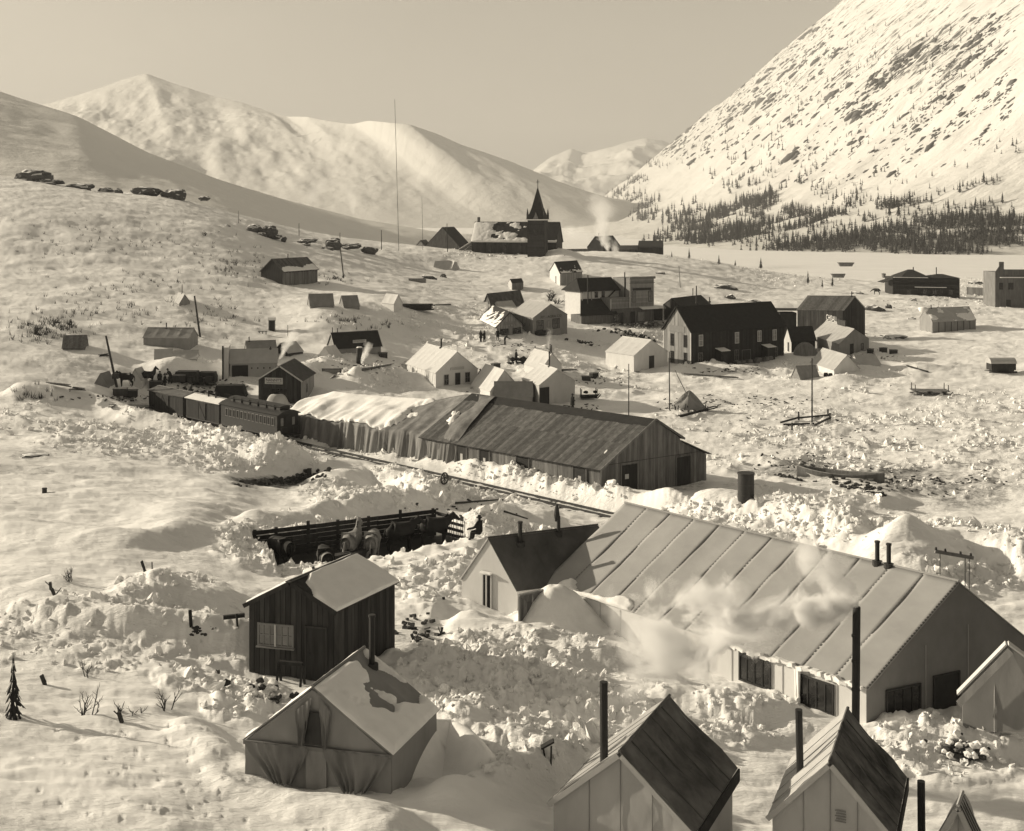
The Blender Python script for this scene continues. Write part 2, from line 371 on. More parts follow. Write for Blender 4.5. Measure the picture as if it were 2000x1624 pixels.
def build_snow(m):
    n, l = m.node_tree.nodes, m.node_tree.links; b = n['Principled BSDF']
    b.inputs['Roughness'].default_value = .65; b.inputs['Specular IOR Level'].default_value = .15
    tc = n.new('ShaderNodeTexCoord')
    def noise(scale, det, rough=.6):
        mp = n.new('ShaderNodeMapping'); mp.inputs['Scale'].default_value = scale
        z = n.new('ShaderNodeTexNoise'); z.inputs['Scale'].default_value = 1; z.inputs['Detail'].default_value = det; z.inputs['Roughness'].default_value = rough
        l.new(tc.outputs['Object'], mp.inputs[0]); l.new(mp.outputs[0], z.inputs['Vector']); return z.outputs['Fac']
    at = n.new('ShaderNodeAttribute'); at.attribute_name = 'dirt'
    sp = noise((1.3, 1.3, 1.3), 8, .72)
    ad = n.new('ShaderNodeMath'); ad.operation = 'ADD'; l.new(at.outputs['Fac'], ad.inputs[0]); l.new(sp, ad.inputs[1])
    mr = n.new('ShaderNodeMapRange'); mr.inputs['From Min'].default_value = .86; mr.inputs['From Max'].default_value = 1.22; l.new(ad.outputs[0], mr.inputs['Value'])
    tone = noise((.05, .12, .1), 4)
    cr = n.new('ShaderNodeMapRange'); cr.inputs['From Min'].default_value = .3; cr.inputs['From Max'].default_value = .7; cr.inputs['To Min'].default_value = .82; cr.inputs['To Max'].default_value = .89; l.new(tone, cr.inputs['Value'])
    mx = n.new('ShaderNodeMix'); mx.data_type = 'FLOAT'; l.new(mr.outputs[0], mx.inputs['Factor']); l.new(cr.outputs[0], mx.inputs['A']); mx.inputs['B'].default_value = .06
    cc = n.new('ShaderNodeVectorMath'); cc.operation = 'SCALE'; cc.inputs[0].default_value = (1, .995, .985); l.new(mx.outputs['Result'], cc.inputs['Scale']); l.new(cc.outputs[0], b.inputs['Base Color'])
    f0 = noise((1.1, 3.2, 2), 8, .7); f9 = noise((.22, .8, .5), 5, .6)
    f8 = n.new('ShaderNodeMath'); f8.operation = 'MULTIPLY_ADD'; l.new(f9, f8.inputs[0]); f8.inputs[1].default_value = 2.2; l.new(f0, f8.inputs[2]); f1 = f8.outputs[0]
    bp = n.new('ShaderNodeBump'); sm_ = n.new('ShaderNodeMapRange'); sm_.inputs['From Min'].default_value = .38; sm_.inputs['From Max'].default_value = .62; sm_.inputs['To Min'].default_value = .2; sm_.inputs['To Max'].default_value = 1.0; l.new(noise((.09, .13, .1), 3), sm_.inputs['Value']); l.new(sm_.outputs[0], bp.inputs['Strength']); bp.inputs['Distance'].default_value = .16; l.new(f1, bp.inputs['Height']); l.new(bp.outputs[0], b.inputs['Normal'])
build_snow(SNOW)

u = np.concatenate([np.linspace(-.66, -.45, 60)[:-1], np.linspace(-.45, .45, 820), np.linspace(.45, .66, 60)[1:]])
yr = np.exp(np.linspace(math.log(16), math.log(740), 900))
U, Y = np.meshgrid(u, yr); X = U * Y
Zb = z_base(X, Y); Z = Zb + z_feat(X, Y)
PX = 1000 + F * U; PY = HZ + F * (ZC - Z) / Y
_mo = np.clip((fbm(X * .16, Y * .2, 4, 3) - .36) * 4.5, 0, 1); _lo = np.clip(.75 - Y / 130, .12, .5); rough = np.maximum(patch(ROUGH, PX, PY) * (_lo + (1 - _lo) * _mo), patch([(1030, 948, 190, 34, .95), (790, 872, 110, 26, .8), (490, 885, 140, 38, .9), (1450, 1015, 230, 34, .9)], PX, PY))
dirt = patch(DIRT, PX, PY)
track = np.zeros_like(Z)
def track_mask(x, y):
    a, b = W(1250, 1023, 0), W(300, 805, 0); d = unit(b - a); nn = np.array([-d[1], d[0]])
    t = (x - a[0]) * d[0] + (y - a[1]) * d[1]; s = np.abs((x - a[0]) * nn[0] + (y - a[1]) * nn[1])
    return np.clip(1.9 - s / 1.0, 0, 1) * (t > -6) * (t < 62)
PATHS = [([(770, 604), (830, 632), (900, 662), (960, 690), (1005, 735)], .8, .34), ([(1130, 802), (1250, 772), (1400, 752), (1600, 750), (1780, 742), (1990, 735)], 1.6, .36), ([(1300, 800), (1450, 788), (1600, 795), (1800, 800)], 1.2, .36), ([(1390, 960), (1480, 915), (1600, 940), (1720, 955), (1990, 990)], 1.3, .5), ([(430, 752), (300, 760), (170, 775)], 1.6, .5), ([(1000, 700), (1150, 705), (1300, 745)], 1.0, .32), ([(890, 1185), (840, 1255), (760, 1300), (680, 1335), (560, 1335), (400, 1305)], .45, .30), ([(1500, 1425), (1700, 1425), (1850, 1422), (1990, 1428)], .4, .3), ([(1080, 1240), (1000, 1225), (900, 1190)], .4, .3), ([(560, 800), (640, 775), (760, 765), (900, 785)], 1.2, .4), ([(1060, 662), (1150, 655), (1250, 640), (1330, 640)], 1.0, .42), ([(960, 675), (1060, 668), (1180, 690)], .9, .36), ([(1700, 700), (1600, 745), (1500, 745)], 1.2, .36), ([(1160, 560), (1100, 570), (1060, 600)], .8, .2), ([(1450, 720), (1560, 735), (1700, 735)], 1.2, .4)]
pmask = np.zeros_like(Z); pdirt = np.zeros_like(Z)
for pts, w, k in PATHS:
    P = np.array([_hit(a, b, z_base) for a, b in pts]); m = (X > P[:, 0].min() - 3 * w) & (X < P[:, 0].max() + 3 * w) & (Y > P[:, 1].min() - 3 * w) & (Y < P[:, 1].max() + 3 * w); xs, ys = X[m], Y[m]; best = np.full(xs.shape, 1e9)
    wob = (fbm(xs * .25, ys * .25, 2, 33) - .5) * 2.2 * w
    for a, b in zip(P[:-1], P[1:]):
        ab = b - a; t = np.clip(((xs - a[0]) * ab[0] + (ys - a[1]) * ab[1]) / (ab @ ab + 1e-9), 0, 1); best = np.minimum(best, np.hypot(xs + wob - a[0] - t * ab[0], ys + wob - a[1] - t * ab[1]))
    e = np.clip(1.5 - best / w, 0, 1); pmask[m] = np.maximum(pmask[m], e); pdirt[m] = np.maximum(pdirt[m], e * k)
rough *= 1 - .85 * pmask; dirt = np.maximum(dirt, pdirt); Z -= .14 * pmask
tm = track_mask(X, Y); rough *= 1 - tm
Z = Z * (1 - tm) + np.minimum(Z, .04) * tm
sm = np.clip((Y - 25) / 60, .25, 1)
Z += (fbm(X * .16 + Y * .04, Y * .22, 3, 21) - .5) * .55 * np.clip(Y / 60, .5, 1.6) * (1 - tm)                # drifts
Z += (np.abs(fbm(X * .28, Y * .75 + X * .08, 3, 41) - .5)) * -.28 * (1 - tm)                             # wind ridges
Z += (fbm(X * 1.1, Y * 2.4, 4, 61) - .5) * .15 + (fbm(X * .5, Y * 1.5, 4, 66) - .5) * .22
idx = np.nonzero(rough.ravel() > .03)
xs, ys, rs = X.ravel()[idx], Y.ravel()[idx], rough.ravel()[idx]
wx, wy = xs + (vnoise(xs * 1.5, ys * 1.5, 7) - .5) * .6, ys + (vnoise(xs * 1.5, ys * 1.5, 8) - .5) * .6
d1, v1 = worley(wx / 1.1, wy / 1.1, 1); d2, v2 = worley(wx / .48, wy / .48, 2); d3, v3 = worley(wx / .24, wy / .24, 3)
near = np.clip(1.8 - ys / 60, 0, 1); mid = np.clip(2.0 - ys / 120, .0, 1)
add = rs * ((.24 * v1 + .10) * np.clip(1.1 - d1 * 1.2, 0, 1) * 1.1 + mid * (.17 * v2 + .06) * np.clip(1.1 - d2 * 1.2, 0, 1) * 1.2 + near * .09 * np.clip(1.1 - d3 * 1.3, 0, 1))
add *= np.clip(1.5 - ys / 160, .5, 1)
add += rs * (fbm(xs * .8, ys * .8, 3, 77) - .45) * .5 * np.clip(ys / 60, .7, 1.6)
zf = Z.ravel(); zf[idx] += add.astype(zf.dtype); Z = zf.reshape(X.shape)
# the corral floor, cut level into the snow
CA, CB = np.array([-14.6, 69.3]), np.array([-4.66, 74.5]); CU = (CB - CA) / np.linalg.norm(CB - CA); CN = np.array([CU[1], -CU[0]]); CL = float(np.linalg.norm(CB - CA))
cs = (X - CA[0]) * CU[0] + (Y - CA[1]) * CU[1]; cn = (X - CA[0]) * CN[0] + (Y - CA[1]) * CN[1]; fr_ = 5.9 - 1.8 * np.abs(cs / CL - .35)
ins = np.clip(np.minimum(np.minimum(cs + .3, CL + 1.2 - cs), np.minimum(cn + .55, fr_ - cn)) / .45, 0, 1)
Z = Z * (1 - ins) + (3.95 + .12 * (fbm(X * 1.3, Y * 1.3, 3, 88) - .5)) * ins
bk = np.clip(1 - np.abs(cn + 1.25) / .75, 0, 1) * (cs > -.5) * (cs < CL + .3); Z = np.where(bk > 0, np.maximum(Z, 5.25 * np.sqrt(bk) + Z * (1 - np.sqrt(bk))), Z)
Z = np.where((cn > fr_) & (cn < fr_ + 4) & (cs > -1) & (cs < CL + 1), np.minimum(Z, 4.75 + .5 * fbm(X * .9, Y * .9, 3, 5) + .12 * np.clip(cn - fr_, 0, 4)), Z)
dirt = np.maximum(dirt, ins * 1.3); rough = rough * (1 - ins)
# footprints across the near slope
for _ in range(110):
    px, py = random.gauss(330, 110), random.uniform(1400, 1640)
    k = (px - 1000) / F; j = int(np.searchsorted(yr, (ZC - 8.3) * F / (py - HZ))); i = int(np.searchsorted(u, k))
    if 2 < j < 890 and 4 < i < 930: Z[j, i:i + 4] -= random.uniform(.01, .04)
tp = link('snow_ground', big_mesh('snow_ground', np.stack([X, Y, Z], -1).reshape(-1, 3), grid_quads(*X.shape), SNOW))
tag(tp, 'snow covered ground of the town with shovelled banks and drifts', 'snow', kind='structure')
at = tp.data.attributes.new('dirt', 'FLOAT', 'POINT'); at.data.foreach_set('value', (dirt * .74).astype(np.float32).ravel())
_Zg = Z
def gzr(x, y):
    """height of the finished rough ground"""
    j = int(np.clip(np.searchsorted(yr, y), 1, len(yr) - 1)); i = int(np.clip(np.searchsorted(u, x / y), 1, len(u) - 1))
    return float(_Zg[j - 1:j + 1, i - 1:i + 1].mean())

# ---------------------------------------------------------------- clods of broken snow: one mass
def clods():
    rng = np.random.default_rng(5)
    ny, nx = X.shape
    area = np.gradient(X, axis=1) * np.gradient(Y, axis=0)
    dens = np.clip(rough - .12, 0, 1) ** 1.2 * np.clip(14.0 * (60 / np.clip(Y, 45, 300)) ** 1.1, 1.4, 18)
    vis = (PX > -120) & (PX < 2120) & (PY > 480) & (PY < 1720)
    p = (dens * area * vis).ravel(); lam = p.sum(); n = int(min(lam, 140000))
    ii = rng.choice(len(p), n, p=p / lam)
    x = X.ravel()[ii] + rng.normal(0, .08, n); y = Y.ravel()[ii] + rng.normal(0, .1, n); z = _Zg.ravel()[ii]
    s = np.clip(rng.lognormal(-2.65, .62, n), .025, .36) * np.clip(y / 75, .8, 1.15)
    s = np.minimum(s, .5)
    me = bpy.data.meshes.new('snow_clods'); me.vertices.add(n)
    me.vertices.foreach_set('co', np.stack([x, y, z + s * .15], 1).astype(np.float32).ravel())
    a = me.attributes.new('rot', 'FLOAT_VECTOR', 'POINT'); a.data.foreach_set('vector', rng.uniform(0, 6.28, (n, 3)).astype(np.float32).ravel())
    sc = np.stack([s * rng.uniform(.7, 1.7, n), s * rng.uniform(.6, 1.3, n), s * rng.uniform(.35, .9, n)], 1)
    a = me.attributes.new('scl', 'FLOAT_VECTOR', 'POINT'); a.data.foreach_set('vector', sc.astype(np.float32).ravel())
    me.update(); me.materials.append(MT['clod'])
    o = link('snow_clods', me)
    tag(o, 'broken clods of shovelled snow strewn over the banks', 'snow clods', kind='stuff')
    g = bpy.data.node_groups.new('clods', 'GeometryNodeTree')
    g.interface.new_socket('Geometry', in_out='INPUT', socket_type='NodeSocketGeometry'); g.interface.new_socket('Geometry', in_out='OUTPUT', socket_type='NodeSocketGeometry')
    N, L = g.nodes, g.links
    gi, go = N.new('NodeGroupInput'), N.new('NodeGroupOutput')
    ico = N.new('GeometryNodeMeshIcoSphere'); ico.inputs['Subdivisions'].default_value = 2; ico.inputs['Radius'].default_value = 1
    nz = N.new('ShaderNodeTexNoise'); nz.inputs['Scale'].default_value = 1.1; nz.inputs['Detail'].default_value = 2
    sub = N.new('ShaderNodeVectorMath'); sub.operation = 'SUBTRACT'; sub.inputs[1].default_value = (.5, .5, .5); L.new(nz.outputs['Color'], sub.inputs[0])
    scl = N.new('ShaderNodeVectorMath'); scl.operation = 'SCALE'; scl.inputs['Scale'].default_value = 2.2; L.new(sub.outputs[0], scl.inputs[0])
    sp = N.new('GeometryNodeSetPosition'); L.new(ico.outputs['Mesh'], sp.inputs['Geometry']); L.new(scl.outputs[0], sp.inputs['Offset'])
    smt = N.new('GeometryNodeSetMaterial'); smt.inputs['Material'].default_value = MT['clod']; L.new(sp.outputs[0], smt.inputs['Geometry'])
    io = N.new('GeometryNodeInstanceOnPoints')
    def na(nm):
        q = N.new('GeometryNodeInputNamedAttribute'); q.data_type = 'FLOAT_VECTOR'; q.inputs['Name'].default_value = nm; return q.outputs['Attribute']
    er = N.new('FunctionNodeEulerToRotation'); L.new(na('rot'), er.inputs[0])
    L.new(gi.outputs[0], io.inputs['Points']); L.new(smt.outputs[0], io.inputs['Instance']); L.new(er.outputs[0], io.inputs['Rotation']); L.new(na('scl'), io.inputs['Scale'])
    L.new(io.outputs[0], go.inputs[0])
    md = o.modifiers.new('clods', 'NODES'); md.node_group = g
clods()

# frozen lake: the sheet that reaches the horizon
lk = link('frozen_lake', mesh('frozen_lake', [(-7500, 400, -3.4), (7500, 400, -3.4), (7500, 12500, -3.4), (-7500, 12500, -3.4)], [(0, 1, 2, 3)], SNOW))
tag(lk, 'flat snow covered frozen lake beyond the town', 'lake', kind='structure')
# ---------------------------------------------------------------- mountains
def rock_snow(name, scale, thr, rockv=.09, streak=(1, 1, 1), snow=.80, soft=.08):
    m = bpy.data.materials.new(name); m.use_nodes = True
    n, l = m.node_tree.nodes, m.node_tree.links; b = n['Principled BSDF']; b.inputs['Roughness'].default_value = .9; b.inputs['Specular IOR Level'].default_value = .1
    tc = n.new('ShaderNodeTexCoord')
    def noise(s, det=8, r=.65):
        mp = n.new('ShaderNodeMapping'); mp.inputs['Scale'].default_value = s; z = n.new('ShaderNodeTexNoise'); z.inputs['Scale'].default_value = 1; z.inputs['Detail'].default_value = det; z.inputs['Roughness'].default_value = r
        l.new(tc.outputs['UV'], mp.inputs[0]); l.new(mp.outputs[0], z.inputs['Vector']); return z.outputs['Fac']
    at = n.new('ShaderNodeAttribute'); at.attribute_name = 'rocky'
    f = noise(tuple(scale * s for s in streak)); f2 = noise(tuple(scale * .23 * s for s in streak), 4)
    a1 = n.new('ShaderNodeMath'); a1.operation = 'MULTIPLY_ADD'; l.new(f2, a1.inputs[0]); a1.inputs[1].default_value = .55; l.new(f, a1.inputs[2])
    a2 = n.new('ShaderNodeMath'); a2.operation = 'ADD'; l.new(a1.outputs[0], a2.inputs[0]); l.new(at.outputs['Fac'], a2.inputs[1])
    mr = n.new('ShaderNodeMapRange'); mr.inputs['From Min'].default_value = thr; mr.inputs['From Max'].default_value = thr + soft; mr.inputs['To Min'].default_value = snow; mr.inputs['To Max'].default_value = rockv
    l.new(a2.outputs[0], mr.inputs['Value']); cc = n.new('ShaderNodeVectorMath'); cc.operation = 'SCALE'; cc.inputs[0].default_value = (1, .99, .96)
    l.new(mr.outputs[0], cc.inputs['Scale']); l.new(cc.outputs[0], b.inputs['Base Color'])
    bp = n.new('ShaderNodeBump'); bp.inputs['Strength'].default_value = .6; bp.inputs['Distance'].default_value = 7.0; l.new(a1.outputs[0], bp.inputs['Height']); l.new(bp.outputs[0], b.inputs['Normal'])
    return m
def put_surface(name, P, rocky, uv, material, label):
    nr, nc, _ = P.shape
    me = big_mesh(name, P.reshape(-1, 3), grid_quads(nr, nc), material)
    a = me.attributes.new('rocky', 'FLOAT', 'POINT'); a.data.foreach_set('value', rocky.astype(np.float32).ravel())
    ul = me.uv_layers.new(name='UVMap'); vi = np.empty(len(me.loops), np.int32); me.loops.foreach_get('vertex_index', vi)
    ul.data.foreach_set('uv', uv.reshape(-1, 2)[vi].astype(np.float32).ravel())
    return tag(link(name, me), label, 'mountain', kind='structure')

# the long flank on the right, beyond the lake
def xb(y): return 148 - .013 * y + 200 * np.exp(np.clip(-(y - 825) / 95, -9, 2.2)) + 12 * np.sin(y / 170.0) + 6 * np.sin(y / 61.0)
def flank(t, y):
    n1 = fbm(t / 260 + y / 900, y / 210, 4, 101) - .5; n2 = fbm(t / 70, y / 38, 4, 131) - .5; n3 = fbm(t / 16, y / 12, 3, 151) - .5
    up = np.clip((t - 60) / 220, 0, 1)
    s = 45.0; a = t - 175
    z = -4 + .10 * np.clip(t, -40, 1e5) + .735 * s * np.logaddexp(0, a / s)
    return z + up * (n1 * 46 + n2 * 13 + n3 * 4) + (1 - up) * (n2 * 5 + n3 * 1.5)
yv = np.exp(np.linspace(math.log(430), math.log(4700), 420)); tv = np.concatenate([np.linspace(-60, 320, 150)[:-1], np.linspace(320, 1150, 170)])
TT, YY = np.meshgrid(tv, yv); XX = xb(YY) + TT; ZZ = flank(TT, YY)
ppx = 1000 + F * XX / YY; ppy = HZ + F * (ZC - ZZ) / YY
rk = np.clip((TT - 420) / 900, -.07, .05) + .07 * np.exp(-((ppx - 1850) / 160) ** 2 - ((ppy - 140) / 90) ** 2) + .05 * np.exp(-((ppx - 1780) / 150) ** 2 - ((ppy - 170) / 60) ** 2) - .06 * np.exp(-((ppx - 1700) / 220) ** 2 - ((ppy - 330) / 60) ** 2) + .05 * np.exp(-((ppy - (282 - .8 * (ppx - 1300))) / 22) ** 2)
FL = rock_snow('flank_snow', 1.0, .895, .10, (.05, .10, 1), .68, .07)
put_surface('mountainside', np.stack([XX, YY, ZZ], -1), rk, np.stack([TT, YY], -1), FL, 'steep snow streaked mountainside with rocks and trees at right')

def mountain(name, ridge, base, nu, nv, amp, wl, p, back, material, label, rocky=0.0, seed=0, rid=0.5, hook=None, sm=9, wrp=60, skew=0, boff=0):
    ridge, base = np.array(ridge, float), np.array(base, float)
    px = np.linspace(ridge[0, 0], ridge[-1, 0], nu)
    rr = np.stack([px] + [np.interp(px, ridge[:, 0], ridge[:, k]) for k in (1, 2)], 1)
    bb = np.stack([px] + [np.interp(px, base[:, 0], base[:, k]) for k in (1, 2)], 1)
    kk = np.exp(-np.linspace(-2.5, 2.5, 2 * sm + 1) ** 2); kk /= kk.sum()
    def smo(a):
        b = np.pad(a, ((sm * 2, sm * 2), (0, 0)), 'edge'); return np.stack([np.convolve(b[:, i], kk, 'same') for i in range(3)], 1)[sm * 2:-sm * 2]
    rr[:, 1] = .5 * rr[:, 1] + .5 * smo(rr)[:, 1]; rr[:, 2] = smo(smo(smo(rr)))[:, 2]; bb = smo(smo(bb)); bb[:, 0] = rr[:, 0]
    R3 = np.stack([D(*r) for r in rr]); B3 = np.stack([D(b[0] + (boff(b[0]) if callable(boff) else boff), b[1], b[2]) for b in bb])
    rows = []
    nb = max(6, nv // 5)
    for j in range(nv):
        v = j / (nv - 1); q = B3 + (R3 - B3) * v; sh = (1 - v) * wrp * (2 * fbm(px / 90 + 7, np.full_like(px, v * 2.2), 3, 271 + seed) - 1) * 2 - (1 - v) * skew; rz = np.interp(px + sh, px, R3[:, 2]); q[:, 2] = B3[:, 2] + (rz - B3[:, 2]) * v ** p; rows.append(q)
    for j in range(1, nb + 1):
        v = j / nb; q = R3.copy(); q[:, 1] += back * v; q[:, 0] += (R3[:, 0] / R3[:, 1]) * back * v; q[:, 2] -= (R3[:, 2] + 20) * v ** 1.4; rows.append(q)
    P = np.stack(rows); v = np.concatenate([np.linspace(0, 1, nv), 1 + np.linspace(0, 1, nb)])[:, None]
    env = np.clip(np.minimum(v * 3.0, 1) * np.clip((1.05 - v) * 3.2, .10, 1), 0, 1)
    ng = 1 - np.abs(fbm(P[..., 0] / wl + 3 + P[..., 1] / (wl * 3), P[..., 1] / (wl * 2.2), 6, 201 + seed, .52) - .5) * 3.4
    P[..., 2] += env * (amp(px)[None] if callable(amp) else amp) * (rid * ng + (1 - rid) * (fbm(P[..., 0] / wl * .7, P[..., 1] / wl * .7, 5, 231 + seed) * 2 - 1))
    rkm = np.full(P.shape[:2], rocky)
    if hook is not None: P, rkm = hook(P, rkm, px, v)
    return put_surface(name, P, rkm, P[..., :2], material, label)
MS = rock_snow('mountain_snow', .02, .98, .2, (1, 1.4, 1), .66, .16)
MN = rock_snow('hill_snow', .010, 1.35, .25, (1, 1, 1), .76, .2)
mountain('hill', [(-420, 60, 1000), (-150, 128, 1000), (30, 190, 980), (150, 228, 960), (290, 300, 950), (430, 352, 940), (560, 392, 940), (700, 428, 980), (860, 455, 1050), (1000, 462, 1150)],
         [(-420, 380, 420), (30, 400, 430), (290, 410, 450), (430, 430, 480), (560, 462, 540), (700, 490, 620), (860, 525, 760), (1000, 515, 950)], 220, 120, 5.0, 110, 1.0, 260, MN, 'smooth shaded snow hill rising behind the boulders at left', seed=1, wrp=10)
def bowl(P, rkm, px, v):
    g = np.exp(-((px[None] - 560) / 70) ** 2 - ((v - .72) / .16) ** 2) * (v < 1)
    rkm = rkm + .12 * g + .05 * np.exp(-((px[None] - 330) / 60) ** 2 - ((v - .55) / .3) ** 2)
    return P, rkm
mountain('far_mountain', [(-420, 250, 5200), (-100, 240, 5000), (60, 214, 4700), (100, 205, 4600), (150, 190, 4500), (205, 172, 4450), (240, 160, 4450), (285, 148, 4400), (330, 164, 4300), (360, 174, 4200), (410, 189, 4100), (440, 196, 4000), (480, 206, 3900), (520, 219, 3750), (560, 231, 3600), (600, 231, 3450), (640, 238, 3350), (690, 244, 3250), (720, 238, 3150), (760, 242, 3050), (800, 245, 3000), (850, 262, 3000), (900, 284, 3000), (960, 304, 3000), (1000, 318, 3000), (1060, 344, 3000), (1100, 361, 3050), (1145, 381, 3150), (1220, 410, 3300)],
         [(-420, 447, 2700), (300, 447, 2600), (560, 448, 2500), (900, 448, 2500), (1100, 447, 2650), (1220, 446, 2850)], 640, 200, lambda q: np.interp(q, [200, 500, 700, 1000], [80, 48, 30, 20]), 430, 1.25, 1300, MS, 'long snow mountain with pointed peak and shaded ridge beyond the valley', .02, 3, .62, bowl, boff=lambda q: np.interp(q, [100, 400, 700, 1220], [-40, 140, 280, 300]), skew=0)
mountain('distant_peaks', [(960, 400, 9000), (1040, 338, 9000), (1075, 312, 9000), (1098, 303, 9000), (1120, 294, 9000), (1142, 304, 9000), (1165, 300, 8800), (1200, 291, 8600), (1230, 281, 8500), (1262, 274, 8500), (1290, 276, 8500), (1330, 290, 8500), (1420, 330, 8500)],
         [(960, 428, 5600), (1200, 428, 5600), (1420, 428, 5600)], 200, 90, 150, 520, 1.1, 2000, MS, 'bright distant snow peaks seen through the valley gap', -.05, 9, .6)
# ---------------------------------------------------------------- building kit
class Fr:
    def __init__(s, o, ax, ay=None, az=(0, 0, 1)):
        s.o = np.asarray(o, float); s.x = unit(ax); s.z = unit(az); s.y = unit(ay) if ay is not None else np.cross(s.z, s.x)
    def p(s, x, y, z): return s.o + s.x * x + s.y * y + s.z * z
    def box(s, x0, x1, y0, y1, z0, z1):
        v = [s.p(a, b, c_) for c_ in (z0, z1) for a, b in ((x0, y0), (x1, y0), (x1, y1), (x0, y1))]
        return v, [(3, 2, 1, 0), (4, 5, 6, 7), (0, 1, 5, 4), (1, 2, 6, 5), (2, 3, 7, 6), (3, 0, 4, 7)]
def P3(xy, z): return np.array([xy[0], xy[1], z], float)

def grid_slab(q, nu, nv, t=.03, sag=0.0, bays=1, wob=0.0, seed=0, nlen=1.2):
    """sheet over quad q = (p00, p10, p11, p01): closed slab with sag between bays and small wrinkles"""
    q = [np.asarray(p, float) for p in q]; n = nrm(q)
    if n[2] < 0: n = -n
    uu, vv = np.meshgrid(np.linspace(0, 1, nu), np.linspace(0, 1, nv))
    P = ((1 - uu) * (1 - vv))[..., None] * q[0] + (uu * (1 - vv))[..., None] * q[1] + (uu * vv)[..., None] * q[2] + ((1 - uu) * vv)[..., None] * q[3]
    off = -sag * np.abs(np.sin(math.pi * uu * bays)) * np.sin(math.pi * np.clip(vv, 0.02, .98))
    if wob: off = off + wob * (fbm(P[..., 0] / nlen + seed, (P[..., 1] + P[..., 2]) / nlen, 3, 300 + seed) - .5) * np.clip(np.sin(math.pi * vv) + .2, 0, 1)
    top = P + n * off[..., None]; bot = top - n * t
    V = np.concatenate([top.reshape(-1, 3), bot.reshape(-1, 3)]); N = nu * nv; Fq = []
    for r in range(nv - 1):
        for c_ in range(nu - 1):
            a = r * nu + c_; Fq.append((a, a + 1, a + nu + 1, a + nu)); Fq.append((N + a + nu, N + a + nu + 1, N + a + 1, N + a))
    ring = [c_ for c_ in range(nu)] + [r * nu + nu - 1 for r in range(1, nv)] + [(nv - 1) * nu + c_ for c_ in range(nu - 2, -1, -1)] + [r * nu for r in range(nv - 2, 0, -1)]
    for i in range(len(ring)):
        a, b = ring[i], ring[(i + 1) % len(ring)]; Fq.append((b, a, N + a, N + b))
    return V, Fq
def snow_patch(T, q, parent, thick=.12, cover=.5, seed=0, nu=40, nv=24, wl=1.3, bias=None, edge=.06, name='snow_cover', matn='snowcap'):
    q = [np.asarray(p, float) for p in q]; n = nrm(q)
    if n[2] < 0: n = -n
    uu, vv = np.meshgrid(np.linspace(0, 1, nu), np.linspace(0, 1, nv))
    P = ((1 - uu) * (1 - vv))[..., None] * q[0] + (uu * (1 - vv))[..., None] * q[1] + (uu * vv)[..., None] * q[2] + ((1 - uu) * vv)[..., None] * q[3]
    f = fbm(P[..., 0] / wl + seed, (P[..., 1] * .7 + P[..., 2] * 1.3) / wl, 4, 400 + seed) - (1 - cover)
    if bias is not None: f = f + bias(uu, vv)
    h = np.clip(f / .12, 0, 1); h = np.sqrt(h) * thick * (.75 + .5 * vnoise(P[..., 0] / .5, P[..., 1] / .5 + P[..., 2], seed))
    ed = np.minimum(np.minimum(uu, 1 - uu), np.minimum(vv, 1 - vv)); h = h * np.clip(ed / edge, 0, 1) ** .5
    V = (P + n * (h - .015)[..., None]).reshape(-1, 3); Fq = []
    for r in range(nv - 1):
        for c_ in range(nu - 1):
            a = r * nu + c_; k = (a, a + 1, a + nu + 1, a + nu)
            if max(h.ravel()[list(k)]) > .004: Fq.append(k)
    used = sorted({i for k in Fq for i in k}); mp = {o: i for i, o in enumerate(used)}
    if not Fq: return None
    return T.add(name, V[used], [tuple(mp[i] for i in k) for k in Fq], MT[matn], parent, smooth=True)

def boards(T, name, lo, hi, n, out, mt, parent=None, th=.03, gap=.008, jit=.012, drop=0.0, t0=0.0):
    """n boards side by side between the lower curve lo(t) and the upper curve hi(t)"""
    for i in range(n):
        a, b = i / n, (i + 1) / n
        l0, l1, h0, h1 = lo(a), lo(b), hi(a), hi(b)
        w = np.linalg.norm(l1 - l0); g = gap / max(w, 1e-6)
        p0, p1 = l0 + (l1 - l0) * g, l1 - (l1 - l0) * g; p3, p2 = h0 + (h1 - h0) * g, h1 - (h1 - h0) * g
        dz = unit(p3 - p0) * random.uniform(-drop, drop) if drop else 0
        j = random.uniform(0, jit)
        T.add(name, hexa([p0 + dz, p1 + dz, p2, p3], out, t0 + j, t0 + th + j), [(3, 2, 1, 0), (4, 5, 6, 7), (0, 1, 5, 4), (1, 2, 6, 5), (2, 3, 7, 6), (3, 0, 4, 7)], MT[mt], parent)
def lerp(a, b): 
    a, b = np.asarray(a, float), np.asarray(b, float); return lambda t: a + (b - a) * t

